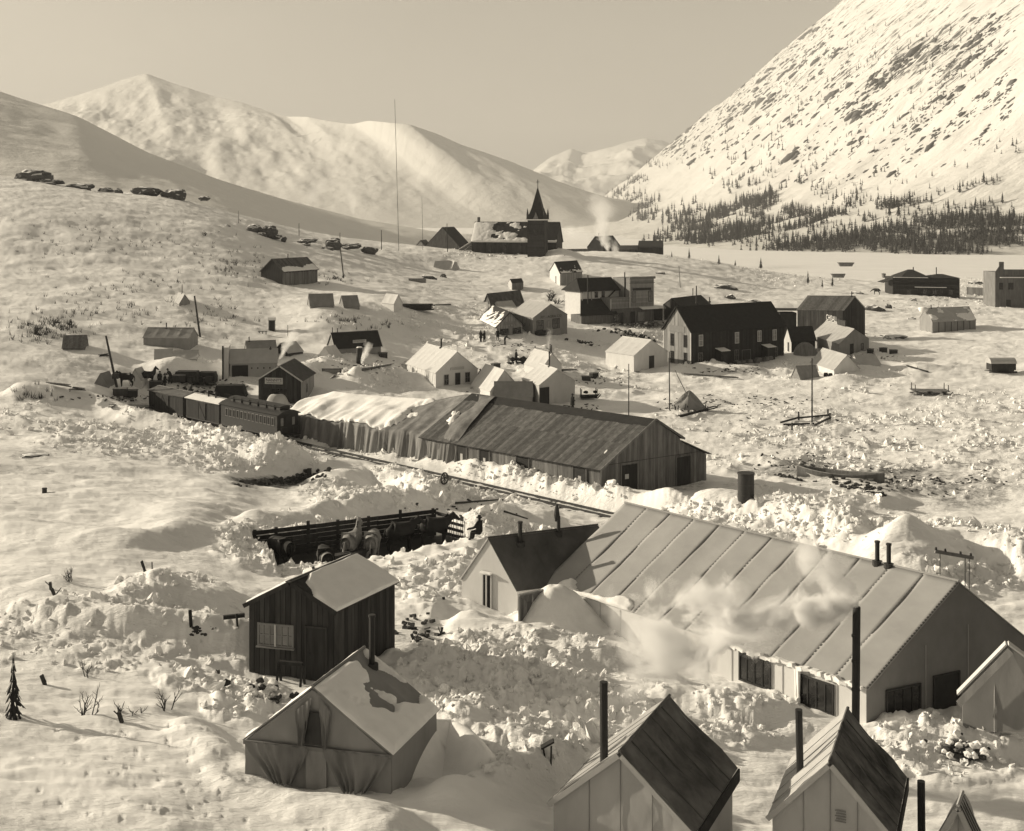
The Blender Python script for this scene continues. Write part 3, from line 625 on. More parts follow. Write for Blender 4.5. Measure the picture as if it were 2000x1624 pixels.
class Gable:
    """gabled building: A-B is the long side towards the viewer, V runs from it to the far side"""
    def __init__(g, T, A, B, V, z0, hw, hr, wall='canvas', roof='canvas', rf=.5, hw2=None, oe=.12, og=.10, rt=.04, bw=None, vis='nAB', rbw=None, sink=.9, sag=.04, wob=.05, bays=None, seed=0, gmat=None, roof2=None, trim=None):
        A, B, V = (np.asarray(k, float)[:2] for k in (A, B, V)); g.T = T; g.z0 = z0
        hw2 = hw if hw2 is None else hw2; zb = z0 - sink
        ux = unit(B - A); uv = unit(V); L = np.linalg.norm(B - A); Wd = np.linalg.norm(V)
        a, b, c_, d = P3(A, 0), P3(B, 0), P3(B + V, 0), P3(A + V, 0)
        Z = lambda p, z: np.array([p[0], p[1], z])
        ra, rb = Z(a + P3(V, 0) * rf, z0 + hr), Z(b + P3(V, 0) * rf, z0 + hr)
        g.ra, g.rb, g.L, g.W, g.hw, g.hr, g.rf = ra, rb, L, Wd, hw, hr, rf
        low = [Z(p, zb) for p in (a, b, c_, d)]; top = [Z(a, z0 + hw), Z(b, z0 + hw), Z(c_, z0 + hw2), Z(d, z0 + hw2)]
        ins = 0.0
        V_ = low + top + [ra, rb]
        Fw = [(0, 1, 5, 4), (2, 3, 7, 6), (1, 2, 6, 9, 5), (3, 0, 4, 8, 7), (0, 3, 2, 1)]
        g.wall = T.add('wall', V_, Fw, MT['woodd' if bw else wall])
        cen = (a + b + c_ + d) / 4
        def outn(u, o): 
            n = np.array([u[1], -u[0], 0.0]); n = unit(n); return n if np.dot(n, o - cen) > 0 else -n
        u3, v3 = P3(ux, 0), P3(uv, 0)
        g.face = dict(n=(Z(a, z0), u3, outn(ux, (a + b) / 2)), B=(Z(b, z0), v3, outn(uv, (b + c_) / 2)), A=(Z(a, z0), v3, outn(uv, (a + d) / 2)))
        if bw:
            if 'n' in vis: boards(T, 'wall_board', lerp(low[0], low[1]), lerp(top[0], top[1]), max(2, int(L / bw)), g.face['n'][2], wall)
            for k, p0, p1, t0, t1, rdg in (('B', low[1], low[2], top[1], top[2], rb), ('A', low[0], low[3], top[0], top[3], ra)):
                if k in vis:
                    def hi(t, t0=t0, t1=t1, rdg=rdg): return t0 + (rdg - t0) * (t / rf) if t < rf else rdg + (t1 - rdg) * ((t - rf) / (1 - rf))
                    boards(T, 'gable_board', lerp(p0, p1), hi, max(2, int(Wd / bw)), g.face[k][2], gmat or wall)
        # roof slopes with overhang
        sl = unit(top[0] - ra); s2 = unit(top[3] - ra)
        up = np.cross(u3, sl); up = up if up[2] > 0 else -up
        up2 = np.cross(u3, s2); up2 = up2 if up2[2] > 0 else -up2
        k = .035 if bw else .01
        g.q1 = [p + up * (rt + k) for p in (top[0] + sl * oe - u3 * og, top[1] + sl * oe + u3 * og, rb + u3 * og, ra - u3 * og)]
        g.q2 = [p + up2 * (rt + k) for p in (top[2] + s2 * oe + u3 * og, top[3] + s2 * oe - u3 * og, ra - u3 * og, rb + u3 * og)]
        bays = bays or max(2, int(L / 1.5))
        if rbw:
            g.r1 = T.add('roof_slope', hexa(g.q1, up, -rt, 0), [(3, 2, 1, 0), (4, 5, 6, 7), (0, 1, 5, 4), (1, 2, 6, 5), (2, 3, 7, 6), (3, 0, 4, 7)], MT['woodd'])
            boards(T, 'roof_board', lerp(g.q1[0], g.q1[1]), lerp(g.q1[3], g.q1[2]), max(3, int(L / rbw)), up, roof, g.r1, .025, .006, .015, t0=.003)
        else:
            v, f = grid_slab(g.q1, bays * 4 + 1, 9, rt, sag, bays, wob, seed); g.r1 = T.add('roof_slope', v, f, MT[roof], smooth=False)
        v, f = grid_slab(g.q2, bays * 4 + 1, 9, rt, sag, bays, wob, seed + 3); g.r2 = T.add('roof_slope', v, f, MT[roof2 or roof])
        g.up, g.up2, g.u3, g.v3 = up, up2, u3, v3
        v, f = tube_vf([ra - u3 * og + P3((0, 0), rt + .03), rb + u3 * og + P3((0, 0), rt + .03)], .045, 6); g.ridge = T.add('ridge_pole', v, f, MT[trim or roof])
        if trim:
            for e0, e1, uvec in ((g.q1[1], g.q1[2], 0), (g.q2[0], g.q2[3], 0), (g.q1[0], g.q1[3], 0), (g.q2[1], g.q2[2], 0)):
                v, f = bar_vf(e0 - P3((0, 0), .06), e1 - P3((0, 0), .06), .05, .16); T.add('barge_board', v, f, MT[trim])
    def fr(g, face):
        o, uu, n = g.face[face]; return Fr(o, uu, n)
    def window(g, face, s, h, w, ht, cols=2, rows=2, frame='trimg', glass='glass', proud=.045, name='window'):
        f = g.fr(face); y0 = proud - .02; b = min(.07, w * .12)
        parts = [f.box(s, s + w, y0, y0 + .05, h, h + b), f.box(s, s + w, y0, y0 + .05, h + ht - b, h + ht), f.box(s, s + b, y0, y0 + .05, h + b, h + ht - b), f.box(s + w - b, s + w, y0, y0 + .05, h + b, h + ht - b)]
        for i in range(1, cols):
            x = s + w * i / cols; parts.append(f.box(x - .02, x + .02, y0, y0 + .042, h + b, h + ht - b))
        for j in range(1, rows):
            z = h + ht * j / rows; parts.append(f.box(s + b, s + w - b, y0 + .002, y0 + .036, z - .02, z + .02))
        wi = g.T.add(name, *merge(*parts), MT[frame])
        g.T.add('pane', *f.box(s + b * .5, s + w - b * .5, y0 - .02, y0 + .012, h + b * .5, h + ht - b * .5), MT[glass], wi)
        return wi
    def door(g, face, s, h, w, ht, m='woodd', frame='trimg', proud=.045):
        f = g.fr(face); y0 = proud - .02
        dr = g.T.add('door', *f.box(s + .05, s + w - .05, y0 - .02, y0 + .02, h, h + ht - .05), MT[m])
        g.T.add('door_frame', *merge(f.box(s, s + .06, y0, y0 + .05, h, h + ht), f.box(s + w - .06, s + w, y0, y0 + .05, h, h + ht), f.box(s + .06, s + w - .06, y0, y0 + .05, h + ht - .06, h + ht)), MT[frame], dr)
        g.T.add('handle', *f.box(s + w - .2, s + w - .14, y0 + .02, y0 + .06, h + ht * .45, h + ht * .45 + .06), MT['iron'], dr)
        return dr
    def pipe(g, t, up, h, r=.08, side=0.0, lean=(0, 0), cap=True, base=True):
        """stovepipe at fraction t of the ridge, side metres down the near slope"""
        p = g.ra + (g.rb - g.ra) * t; p = p - g.v3 * side; p[2] -= side * (g.hr - g.hw) / max(g.W * g.rf, .1)
        q = p + np.array([lean[0], lean[1], h]); vf = [tube_vf([p - P3((0, 0), .3), q], r, 10)]
        if cap: vf.append(tube_vf([q - P3((0, 0), .04), q + P3((0, 0), .03)], r * 1.25, 10))
        o = g.T.add('stovepipe', *merge(*vf), MT['iron'], smooth=False)
        if base: g.T.add('pipe_collar', *tube_vf([p - P3((0, 0), .12), p + P3((0, 0), .10)], r * 2.2, 10), MT['rust'], o)
        return o
    def sign(g, face, s, h, w, ht, text=None, board='sign', ink='ink', proud=.06, size=None, lines=None):
        f = g.fr(face); b = g.T.add('sign_board', *f.box(s, s + w, proud - .02, proud + .03, h, h + ht), MT[board]) if board else None
        if text: letters(g.T, text, f, s + w / 2, h + ht * .5, w * .9, size or ht * .6, proud + .036, MT[ink], b)
        return b
def letters(T, text, f, cx, cz, width, height, off, material, parent=None, flip=False):
    cu = bpy.data.curves.new('lettering', 'FONT'); cu.body = text; cu.extrude = .006; cu.resolution_u = 2
    ob = bpy.data.objects.new('lettering', cu); COL.objects.link(ob); bpy.context.view_layer.update()
    me = bpy.data.meshes.new_from_object(ob.evaluated_get(bpy.context.evaluated_depsgraph_get()))
    bpy.data.objects.remove(ob); bpy.data.curves.remove(cu)
    v = np.array([tuple(k.co) for k in me.vertices]); mn, mx = v.min(0), v.max(0)
    # the face frame may run right-to-left as seen from outside: letters follow the viewer's left-to-right
    rgt = np.cross(np.array([0, 0, 1.0]), f.y); sg = 1.0 if np.dot(rgt, f.x) > 0 else -1.0
    X_ = ((v[:, 0] - mn[0]) / (mx[0] - mn[0]) - .5) * width * sg; Zz = ((v[:, 1] - mn[1]) / (mx[1] - mn[1]) - .5) * height
    W3 = np.stack([f.p(cx + a, off + c_, cz + b) for a, b, c_ in zip(X_, Zz, v[:, 2])])
    for i, p in enumerate(W3 - T.loc): me.vertices[i].co = p
    me.materials.clear(); me.materials.append(material); me.update(); me.name = 'lettering'
    return link('lettering', me, parent or T.root)

def tent(name, label, cat, A, B, C, z0, hw, hr, at='B', group=None, **k):
    """A, B: pixel feet of the long side; C: pixel foot of the other corner of the gable next to A or B"""
    a, b, cc = W(*A, z0), W(*B, z0), W(*C, z0); V = cc - (b if at == 'B' else a)
    T = Thing(name, label, cat, (*((a + b + V) / 2), z0), group)
    return Gable(T, a, b, V, z0, hw, hr, **k)
def perp(a, b, w):
    d = unit(b - a); n = np.array([-d[1], d[0]]); n = n if n[1] > 0 else -n; return n * w
def tentw(name, label, cat, A, B, w, z0, hw, hr, group=None, **k):
    a, b = W(*A, z0), W(*B, z0); V = perp(a, b, w)
    T = Thing(name, label, cat, (*((a + b + V) / 2), z0), group)
    return Gable(T, a, b, V, z0, hw, hr, **k)
def pointed(name, label, px0, px1, py, z0, hw, hr, depth, group=None, skew=.1, **k):
    """small tent whose gable faces the viewer"""
    a, l = W(px1, py, z0), W(px0, py, z0); b = a + unit(np.array([skew, 1.0])) * depth
    T = Thing(name, label, 'tent', (*((a + l) / 2), z0), group); return Gable(T, a, b, l - a, z0, hw, hr, **k)
def clutter(name, label, cat, px, py, spec, mt='woodd', group=None, z=None, d=None):
    """small heap of bars and boxes; spec rows: (dx, dy, dz, sx, sy, sz, yaw, tilt)"""
    p = ground(px, py) if d is None else D(px, py, d)
    T = Thing(name, label, cat, p, group)
    for nm, dx, dy, dz, sx, sy, sz, yaw, tilt in spec:
        m = Matrix.Rotation(R(yaw), 3, 'Z') @ Matrix.Rotation(R(tilt), 3, 'Y'); ax = [np.array(m @ Vector(v)) for v in ((sx / 2, 0, 0), (0, sy / 2, 0), (0, 0, sz / 2))]
        T.add(nm, *box_vf(p + np.array([dx, dy, dz]), *ax), MT[mt])
    return T
def snow_on(g, cover=.5, thick=.12, seed=0, q=1, **k):
    return snow_patch(g.T, g.q1 if q == 1 else g.q2, g.r1 if q == 1 else g.r2, thick, cover, seed, **k)
# ================================================================ foreground
# ---- board shed
def shed():
    z0 = 7.1; A, B = W(652, 1328, z0), W(770, 1262, z0); C_ = W(487, 1312, z0)
    V = C_ - A; T = Thing('board_shed', 'dark board shed with snowy roof and a wide paned window in its gable', 'shed', (*((A + B + V) / 2), z0))
    g = Gable(T, A, B, V, z0, 2.42, 3.28, wall='woodd', roof='woodd', bw=.2, vis='nA', oe=.14, og=.10, rt=.06, sag=0, wob=.0, sink=.6, roof2='woodd')
    w = g.W
    # gable A runs from the right corner to the left corner
    f = g.fr('A')
    wi = g.window('A', w * .46, 1.0, w * .43, .82, 6, 2, 'trimg', 'glassl', .07)
    g.T.add('mullion', *f.box(w * .46 + w * .205, w * .46 + w * .225, .09, .13, 1.02, 1.8), MT['trim'], wi)
    g.T.add('sill', *f.box(w * .45, w * .90, .05, .16, .95, 1.0), MT['trimg'], wi)
    g.door('A', w * .07, 0, w * .26, 1.85, 'woodd', 'woodd', .07)
    snow_on(g, .80, .15, 3, 1, wl=1.6, nu=90, nv=60, bias=lambda u_, v_: np.clip(.5 - 2.2 * np.clip(.3 - u_, 0, 1) * np.clip(v_ + .1, 0, 1) * 2 - 2.5 * np.clip(v_ - .86, 0, 1), -1, 1), edge=.03)
    snow_on(g, .9, .09, 5, 2, edge=.03)
    for s in (.0, 1.0):
        p = g.q1[0] + (g.q1[1] - g.q1[0]) * s
    for k, (e0, e1) in enumerate(((g.q1[0], g.q1[3]), (g.q2[1], g.q2[2]))):
        T.add('barge_board', *bar_vf(e0 - P3((0, 0), .07), e1 - P3((0, 0), .07), .05, .15), MT['woodd'])
    T.add('ridge_cap', *bar_vf(g.ra - g.u3 * .2 + P3((0, 0), .1), g.rb + g.u3 * .2 + P3((0, 0), .1), .22, .03), MT['woodd'])
    # trestle against the front
    o, uu, n = g.face['A']; p = o + uu * w * .30 + n * .5; p[2] = gz(*p[:2])
    q = p + uu * .9
    t = Thing('saw_trestle', 'small dark timber trestle standing in the snow against the shed front', 'trestle', p)
    t.add('top_rail', *bar_vf(p + P3((0, 0), .62), q + P3((0, 0), .62), .12), MT['woodd'])
    for e in (p, q):
        for s in (-1, 1): t.add('leg', *bar_vf(e + n * s * .22 - P3((0, 0), .25), e + P3((0, 0), .6), .07), MT['woodd'])
shed()

# ---- drooping canvas tent below the shed
def near_tent():
    z0 = 7.9; A, B = W(765, 1556, z0), None
    a = W(765, 1556, z0); l = W(480, 1524, z0); dv = unit(np.array([.33, .94])); b = a + dv * 3.1
    T = Thing('wall_tent', 'grubby wall tent with snow on its roof and sagging door flaps below the shed', 'tent', (*((a + b + l) / 3), z0))
    g = Gable(T, a, b, l - a, z0, 1.12, 2.72, wall='canvas3', roof='canvas3', rf=.53, oe=.05, og=.05, sag=.05, wob=.10, bays=4, sink=.5, vis='')
    w = g.W; f = g.fr('A')
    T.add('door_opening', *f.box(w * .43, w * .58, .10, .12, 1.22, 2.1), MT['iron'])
    T.add('wall_band', *f.box(-.02, w + .02, .09, .13, 1.05, 1.16), MT['tarp'])
    T.add('door_panel', *f.box(w * .43, w * .57, .09, .12, -.3, 1.05), MT['tarp2'])
    # flaps: two draped sheets per side hanging in folds from the band and gathered low
    def flap(name, top0, top1, gather, n=34, m=14, amp=.07, mt='tarp', y0=.12):
        V_, Fq = [], []
        for j in range(m):
            v = j / (m - 1)
            for i in range(n):
                s = i / (n - 1); x = top0[0] + (top1[0] - top0[0]) * s; z = top0[1] + (top1[1] - top0[1]) * s
                k = v ** 1.2; gx = gather[0] + (x - gather[0]) * .30
                xx, zz = x + (gx - x) * k, z + (gather[1] - z) * v - .10 * math.sin(math.pi * s) * math.sin(math.pi * v)
                V_.append(f.p(xx, y0 + amp * (1 + math.sin(s * 31 + v * 3 + 2 * math.sin(s * 9))) * (.25 + .9 * v) + .03 * math.sin(v * 9), zz))
        for j in range(m - 1):
            for i in range(n - 1):
                a_ = j * n + i; Fq.append((a_, a_ + 1, a_ + n + 1, a_ + n))
        T.add(name, V_, Fq, MT[mt], smooth=True)
    flap('door_flap', (.03, 1.12), (w * .45, 1.12), (w * .24, .05)); flap('door_flap', (w * .55, 1.12), (w * .99, 1.12), (w * .70, .12))
    flap('gable_flap', (w * .40, 2.15), (w * .48, 2.55), (w * .43, 1.15), 14, 10, .05); flap('gable_flap', (w * .53, 2.5), (w * .64, 2.1), (w * .60, 1.18), 14, 10, .05)
    for s0, z_0, s1, z_1 in ((.05, 1.2, .5, 2.6), (.55, 2.6, .96, 1.2)):
        T.add('gable_rib', *tube_vf([f.p(w * s0, .03, z_0), f.p(w * s1, .03, z_1)], .03, 6), MT['canvas3'])
    snow_on(g, .66, .15, 12, 1, wl=.9, nu=100, nv=80, bias=lambda u_, v_: .10 - .55 * np.exp(-((u_ - .80) / .17) ** 2) - .35 * np.exp(-((u_ - .42 - .1 * v_) / .10) ** 2 - ((v_ - .45) / .33) ** 2) + .25 * np.exp(-(v_ / .16) ** 2))
    snow_on(g, .7, .07, 14, 2)
    g.pipe(.86, 0, 1.5, .085, .45)
    # drift banked against its right wall
    return g
NT = near_tent()
def drift(name, label, pts, h, w, seed=0, n=26, m=14, kind='structure'):
    """a wind-packed drift: ridge polyline in world xyz"""
    P = np.array(pts, float); t = np.linspace(0, 1, n); cum = np.concatenate([[0], np.cumsum(np.linalg.norm(np.diff(P, axis=0), axis=1))]); cum /= cum[-1]
    V_ = []
    for i, s in enumerate(t):
        p = np.array([np.interp(s, cum, P[:, k]) for k in range(3)]); q = np.array([np.interp(min(s + .02, 1), cum, P[:, k]) for k in range(3)]) - np.array([np.interp(max(s - .02, 0), cum, P[:, k]) for k in range(3)])
        d = unit(q); sd = np.array([-d[1], d[0], 0])
        for j in range(m):
            v = j / (m - 1) * 2 - 1; e = math.sin(math.pi * min(max(s, .0), 1)) ** .5
            V_.append(p + sd * v * w * (.6 + .4 * e) + P3((0, 0), h * e * math.exp(-(v * 1.7) ** 2) - .25 - .25 * abs(v) + .06 * math.sin(7 * s + 5 * v + seed)))
    return link(name, mesh(name, V_, [(i * m + j, i * m + j + 1, (i + 1) * m + j + 1, (i + 1) * m + j) for i in range(n - 1) for j in range(m - 1)], MT['snowcap'], True))
def gp(px, py, dz=0):
    p = ground(px, py); p[2] += dz; return p
tag(drift('snow_drift', '', [gp(775, 1520, .2), gp(830, 1480, .5), gp(880, 1470, .3), gp(960, 1500, 0)], 1.0, 1.3, 1), 'smooth snow drift banked against the right wall of the grubby tent', 'snow drift', kind='stuff')

# ---- big seamed tent hall on the right
def hall():
    ze, zr, z0 = 6.6, 9.83, 5.2
    E1, E2 = W(1062, 1141, ze), W(1692, 1345, ze); V = np.array([7.85, 3.75])
    T = Thing('tent_hall', 'large pale seamed canvas hall with rope-laced roof panels at right', 'tent', (*((E1 + E2 + V) / 2), z0))
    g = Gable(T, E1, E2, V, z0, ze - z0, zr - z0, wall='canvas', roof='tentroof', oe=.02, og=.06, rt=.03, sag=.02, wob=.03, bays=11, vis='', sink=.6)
    g.wall.data.materials.append(MT['canvas_sh']); g.wall.data.polygons[2].material_index = 1  # right gable gets the canvas with shade put into its colour
    for o in (g.r1,): bpy.data.objects.remove(o)
    n = 12; q = g.q1; up = g.up
    L0, L1 = lerp(q[0], q[1]), lerp(q[3], q[2])
    for i in range(n):
        a, b = i / n, (i + 1) / n; qq = [L0(a), L0(b + .003), L1(b + .003), L1(a)]
        v, f = grid_slab(qq, 9, 25, .03, .012, 1, .10, i * 5, 2.3); v = v + up * (.004 if i % 2 else 0)
        pn = T.add('roof_panel', v, f, MT['tentroof'], smooth=True)
        p0, p1 = L0(b) + up * .012, L1(b) + up * .012
        if i < n - 1:
            k = 34; vf = [bar_vf(p0 + (p1 - p0) * (j / k), p0 + (p1 - p0) * ((j + .5) / k), .022, .03) for j in range(k)]
            T.add('lacing', *merge(*vf), MT['trimg'], pn)
    f = g.fr('n'); L = g.L
    g.window('n', L * .665, .15, 1.5, 1.15, 4, 1, 'woodd', 'glass', .05); g.window('n', L * .832, .02, 1.5, 1.15, 4, 1, 'woodd', 'glass', .05)
    for k in range(1, 14):
        T.add('wall_seam', *f.box(L * k / 14 - .012, L * k / 14 + .012, .012, .03, -.4, ze - z0 - .05), MT['canvas2'])
    T.add('eave_ice', *merge(*[bar_vf(f.p(L * (.62 + .37 * i / 30), .10 + random.uniform(-.03, .05), ze - z0 + .02 + random.uniform(-.07, .07)), f.p(L * (.62 + .37 * (i + 1.3) / 30), .10 + random.uniform(-.03, .05), ze - z0 + .02 + random.uniform(-.07, .07)), random.uniform(.10, .24), random.uniform(.08, .2)) for i in range(30)]), MT['snowcap'])
    T.add('ice_curtain', *merge(*[tube_vf([f.p(L * .828 + random.uniform(-.12, .16), .12, ze - z0), f.p(L * .828 + random.uniform(-.12, .16), .15, random.uniform(-.2, .4))], [random.uniform(.05, .09), .03], 6) for i in range(7)]), MT['snowcap'])
    # gable end in the shade: window, door, lacing along the verge
    h = g.fr('B'); w = g.W
    g.window('B', w * .10, -.25, w * .19, 1.45, 4, 1, 'woodd', 'glass', .05); g.door('B', w * .36, -.4, w * .15, 1.75, 'black', 'woodd', .05)
    for k in (.32, .56, .80): T.add('gable_seam', *h.box(w * k - .012, w * k + .012, .012, .03, -.4, 1.3 + 2.4 * min(k, 1 - k) * 1.6), MT['canvas2'])
    e0, e1 = q[1], q[2]; k = 40
    T.add('verge_lacing', *merge(*[bar_vf(e0 + (e1 - e0) * (j / k) + up * .02, e0 + (e1 - e0) * ((j + .5) / k) + up * .02, .06, .03) for j in range(k)]), MT['rust'])
    for t in (.80, .83): g.pipe(t, 0, .85, .09)
    # soot-free snow lying on the lower roof
    qq = [L0(.05), L0(.32), lerp(L0(.32), L1(.32))(.16), lerp(L0(.05), L1(.05))(.16)]
    snow_patch(T, [p + up * .02 for p in qq], g.ridge, .16, .62, 31, 60, 20, .8, bias=lambda u_, v_: .25 - 1.3 * v_ + .5 * np.exp(-((u_ - .12) / .12) ** 2) + .4 * np.exp(-((u_ - .85) / .1) ** 2))
    T.add('ground_board', *bar_vf(f.p(L * .02, .12, .75), f.p(L * .40, .16, .05), .06, .12), MT['woodd'])
    return g
HALL = hall()

# ---- pale gable tent with dark roof beside the hall
def dark_tent():
    z0 = 5.6; zr = 8.65; ra, rb = W(955, 1053, zr), W(1182, 1026, zr); u2 = unit(rb - ra)
    a = W(1010, 1156, 6.5); V = 2 * (ra - a); V = V - u2 * (V @ u2) * .0
    T = Thing('dark_roof_tent', 'pale gabled canvas house with dark canvas roof and two stovepipes beside the hall', 'tent', (*((ra + rb) / 2), z0))
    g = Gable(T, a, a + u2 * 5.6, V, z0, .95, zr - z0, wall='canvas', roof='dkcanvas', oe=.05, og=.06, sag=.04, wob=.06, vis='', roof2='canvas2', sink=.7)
    w = g.W; g.door('A', w * .44, -.1, w * .17, 1.55, 'black', 'trim', .05)
    g.fr('A'); T.add('door_post', *g.fr('A').box(w * .52, w * .545, .06, .09, -.1, 1.4), MT['trim'])
    T.add('door_canopy', *g.fr('A').box(w * .43, w * .62, .05, .22, 1.48, 1.55), MT['snowcap'])
    for s0, s1, z_0, z_1 in ((0, .5, .95, 3.05), (1, .5, .95, 3.05)):
        T.add('verge_rope', *tube_vf([g.fr('A').p(w * s0, .03, z_0), g.fr('A').p(w * s1, .03, z_1)], .025, 6), MT['trimg'])
    g.pipe(.24, 0, 1.0, .10, .25); o = g.pipe(.62, 0, .85, .085, .1, cap=False)
    p = g.ra + (g.rb - g.ra) * .62
    T.add('pipe_cowl', *tube_vf([p + P3((0, 0), .45), p + P3((0, 0), .75), p + P3((0, 0), 1.0), p + P3((0, 0), 1.25)], [.09, .14, .11, .05], 10), MT['iron'], o)
dark_tent()
# ---- board porch heaped with snow in front of the hall
def porch():
    z0 = 5.55; a, b = W(1013, 1230, z0), W(1052, 1222, z0); d = np.array([.85, .52]) * 2.2
    T = Thing('board_porch', 'low board porch buried under a heap of snow at the hall corner', 'porch', (*a, z0))
    zt_ = z0 + 1.45
    n = unit(np.array([ (b - a)[1], -(b - a)[0], 0.0])); n = n if n[1] < 0 else -n
    boards(T, 'wall_board', lerp(P3(a, z0 - .4), P3(b, z0 - .4)), lerp(P3(a, zt_), P3(b, zt_ - .75)), 5, n, 'wood')
    m = unit(np.array([-d[1], d[0], 0])); m = m if m[0] < 0 else -m
    boards(T, 'wall_board', lerp(P3(a, z0 - .4), P3(a + d, z0 - .4)), lerp(P3(a, zt_), P3(a + d, zt_)), 9, m, 'wood')
    T.add('core', hexa([P3(a, z0 - .4), P3(b, z0 - .4), P3(b + d, z0 - .4), P3(a + d, z0 - .4)], (0, 0, 1), 0, 1.1), BOXF, MT['woodd'])
    T.add('roof_edge', *bar_vf(P3(a, zt_ + .03) + n * .1 + m * .1, P3(a + d, zt_ + .03) + m * .1, .16, .07), MT['woodl'])
    T.add('post', *bar_vf(P3(a, z0 - .3) + n * .05, P3(a, zt_) + n * .05, .09), MT['woodl'])
    gx, gy = np.meshgrid(np.linspace(-2.2, 2.6, 60), np.linspace(-1.7, 1.9, 44)); cx, cy = a[0] + 1.55, a[1] + .75
    rr = (np.clip(gx, -9, 0) / 1.35) ** 2 + (np.clip(gx, 0, 9) / 1.75) ** 2 + (gy / 1.15) ** 2
    hh = 1.62 * np.exp(-rr ** 1.35) * (1 + .0 * gx) + .22 * (fbm(gx * 1.3, gy * 1.3, 4, 711) - .5) + .10 * (fbm(gx * 4, gy * 4, 3, 712) - .5)
    zz = np.where(rr < 3.2, z0 + .05 + hh, z0 - .6)
    T.add('snow_heap', np.stack([gx + cx, gy + cy, zz], -1).reshape(-1, 3), grid_quads(44, 60).tolist(), MT['snowcap'], smooth=True)
porch()

# ---- the two tents at the bottom edge
def ridge_tent(name, label, rf_, rb_, zr, eF, ze, z0, m1, m2, front, pipe, half=None, fly='canvas2', dark=None, seed=0, poster=False):
    """rf_, rb_: ridge pixels front and back; eF: pixel of the front right eave"""
    a, b = W(*rf_, zr), W(*rb_, zr); u2 = unit(b - a); e = W(*eF, ze); off = e - a; hv = off - u2 * (off @ u2); 
    A = a + hv; B = A + u2 * np.linalg.norm(b - a)
    T = Thing(name, label, 'tent', (*((A + B) / 2 - hv), z0))
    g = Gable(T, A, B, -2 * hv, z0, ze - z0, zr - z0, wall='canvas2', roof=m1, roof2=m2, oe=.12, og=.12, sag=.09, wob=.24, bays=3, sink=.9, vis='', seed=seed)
    w = g.W; f = g.fr('A')
    for k in (.27, .5, .73): T.add('gable_seam', *f.box(w * k - .008, w * k + .008, .045, .062, -.5, (ze - z0) + (zr - ze) * 2 * min(k, 1 - k) - .12), MT['canvas3'])
    for e0, e1 in ((g.q1[0], g.q1[3]), (g.q2[1], g.q2[2])):
        T.add('verge_hem', *bar_vf(e0 - P3((0, 0), .08), e1 - P3((0, 0), .08), .03, .13), MT['canvas2'])
    for k in range(1, 5):
        p0, p1 = g.q1[0] + (g.q1[1] - g.q1[0]) * k / 5 + g.up * .012, g.q1[3] + (g.q1[2] - g.q1[3]) * k / 5 + g.up * .012
        T.add('seam', *bar_vf(p0 - g.up * .012, p1 - g.up * .012, .03, .02), MT['dkcanvas'])
        p0, p1 = g.q2[1] + (g.q2[0] - g.q2[1]) * k / 5 + g.up2 * .012, g.q2[2] + (g.q2[3] - g.q2[2]) * k / 5 + g.up2 * .012
        T.add('seam', *bar_vf(p0 - g.up2 * .012, p1 - g.up2 * .012, .025, .018), MT['tentroof'])
    T.add('eave_valance', *bar_vf(g.q1[0] - P3((0, 0), .18) - g.v3 * .03, g.q1[1] - P3((0, 0), .18) - g.v3 * .03, .05, .34), MT['dkroof'])
    if poster:
                for r_ in range(5): T.add('stencil_line', *f.box(w * .365, w * (.46 - .01 * (r_ % 2)), .06, .066, 1.99 + r_ * .065, 1.99 + r_ * .065 + .03), MT['canvas3'])
    return g
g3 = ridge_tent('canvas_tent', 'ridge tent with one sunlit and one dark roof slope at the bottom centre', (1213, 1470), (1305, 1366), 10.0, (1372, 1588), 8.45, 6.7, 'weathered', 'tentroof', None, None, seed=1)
p = D(1180, 1468, 31.8); q = D(1179, 1332, 31.8)
g3.T.add('stovepipe', *tube_vf([p - P3((0, 0), .5), q], .105, 12), MT['iron'])
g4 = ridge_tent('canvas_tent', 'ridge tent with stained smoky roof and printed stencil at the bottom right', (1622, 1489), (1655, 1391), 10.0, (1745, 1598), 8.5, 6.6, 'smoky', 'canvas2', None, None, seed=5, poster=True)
p = D(1563, 1470, 32.2); q = D(1560, 1386, 32.2)
g4.T.add('stovepipe', *tube_vf([p - P3((0, 0), .6), q], .095, 12), MT['iron'])
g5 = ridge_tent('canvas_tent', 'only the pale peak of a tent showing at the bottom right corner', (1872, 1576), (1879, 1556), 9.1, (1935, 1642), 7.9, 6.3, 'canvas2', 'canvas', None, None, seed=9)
# free standing pipes
def pole(name, label, cat, base, top, r0, r1=None, mt='iron', group=None, n=10, extra=None):
    T = Thing(name, label, cat, base, group)
    T.add('shaft', *tube_vf([np.asarray(base, float) - P3((0, 0), .5), top], [r0, r1 or r0], n), MT[mt])
    return T
pole('tall_stovepipe', 'tall black stovepipe smoking in front of the canvas hall', 'stovepipe', D(1671, 1420, 38), D(1673, 1186, 38), .125).add('joint', *merge(*[tube_vf([D(1671.5, y, 38), D(1671.5, y + 4, 38)], .135, 12) for y in (1240, 1290, 1345)]), MT['iron'])
pole('stovepipe', 'short black stovepipe rising from the snow at the bottom right corner', 'stovepipe', D(1800, 1610, 31), D(1799, 1526, 31), .10)
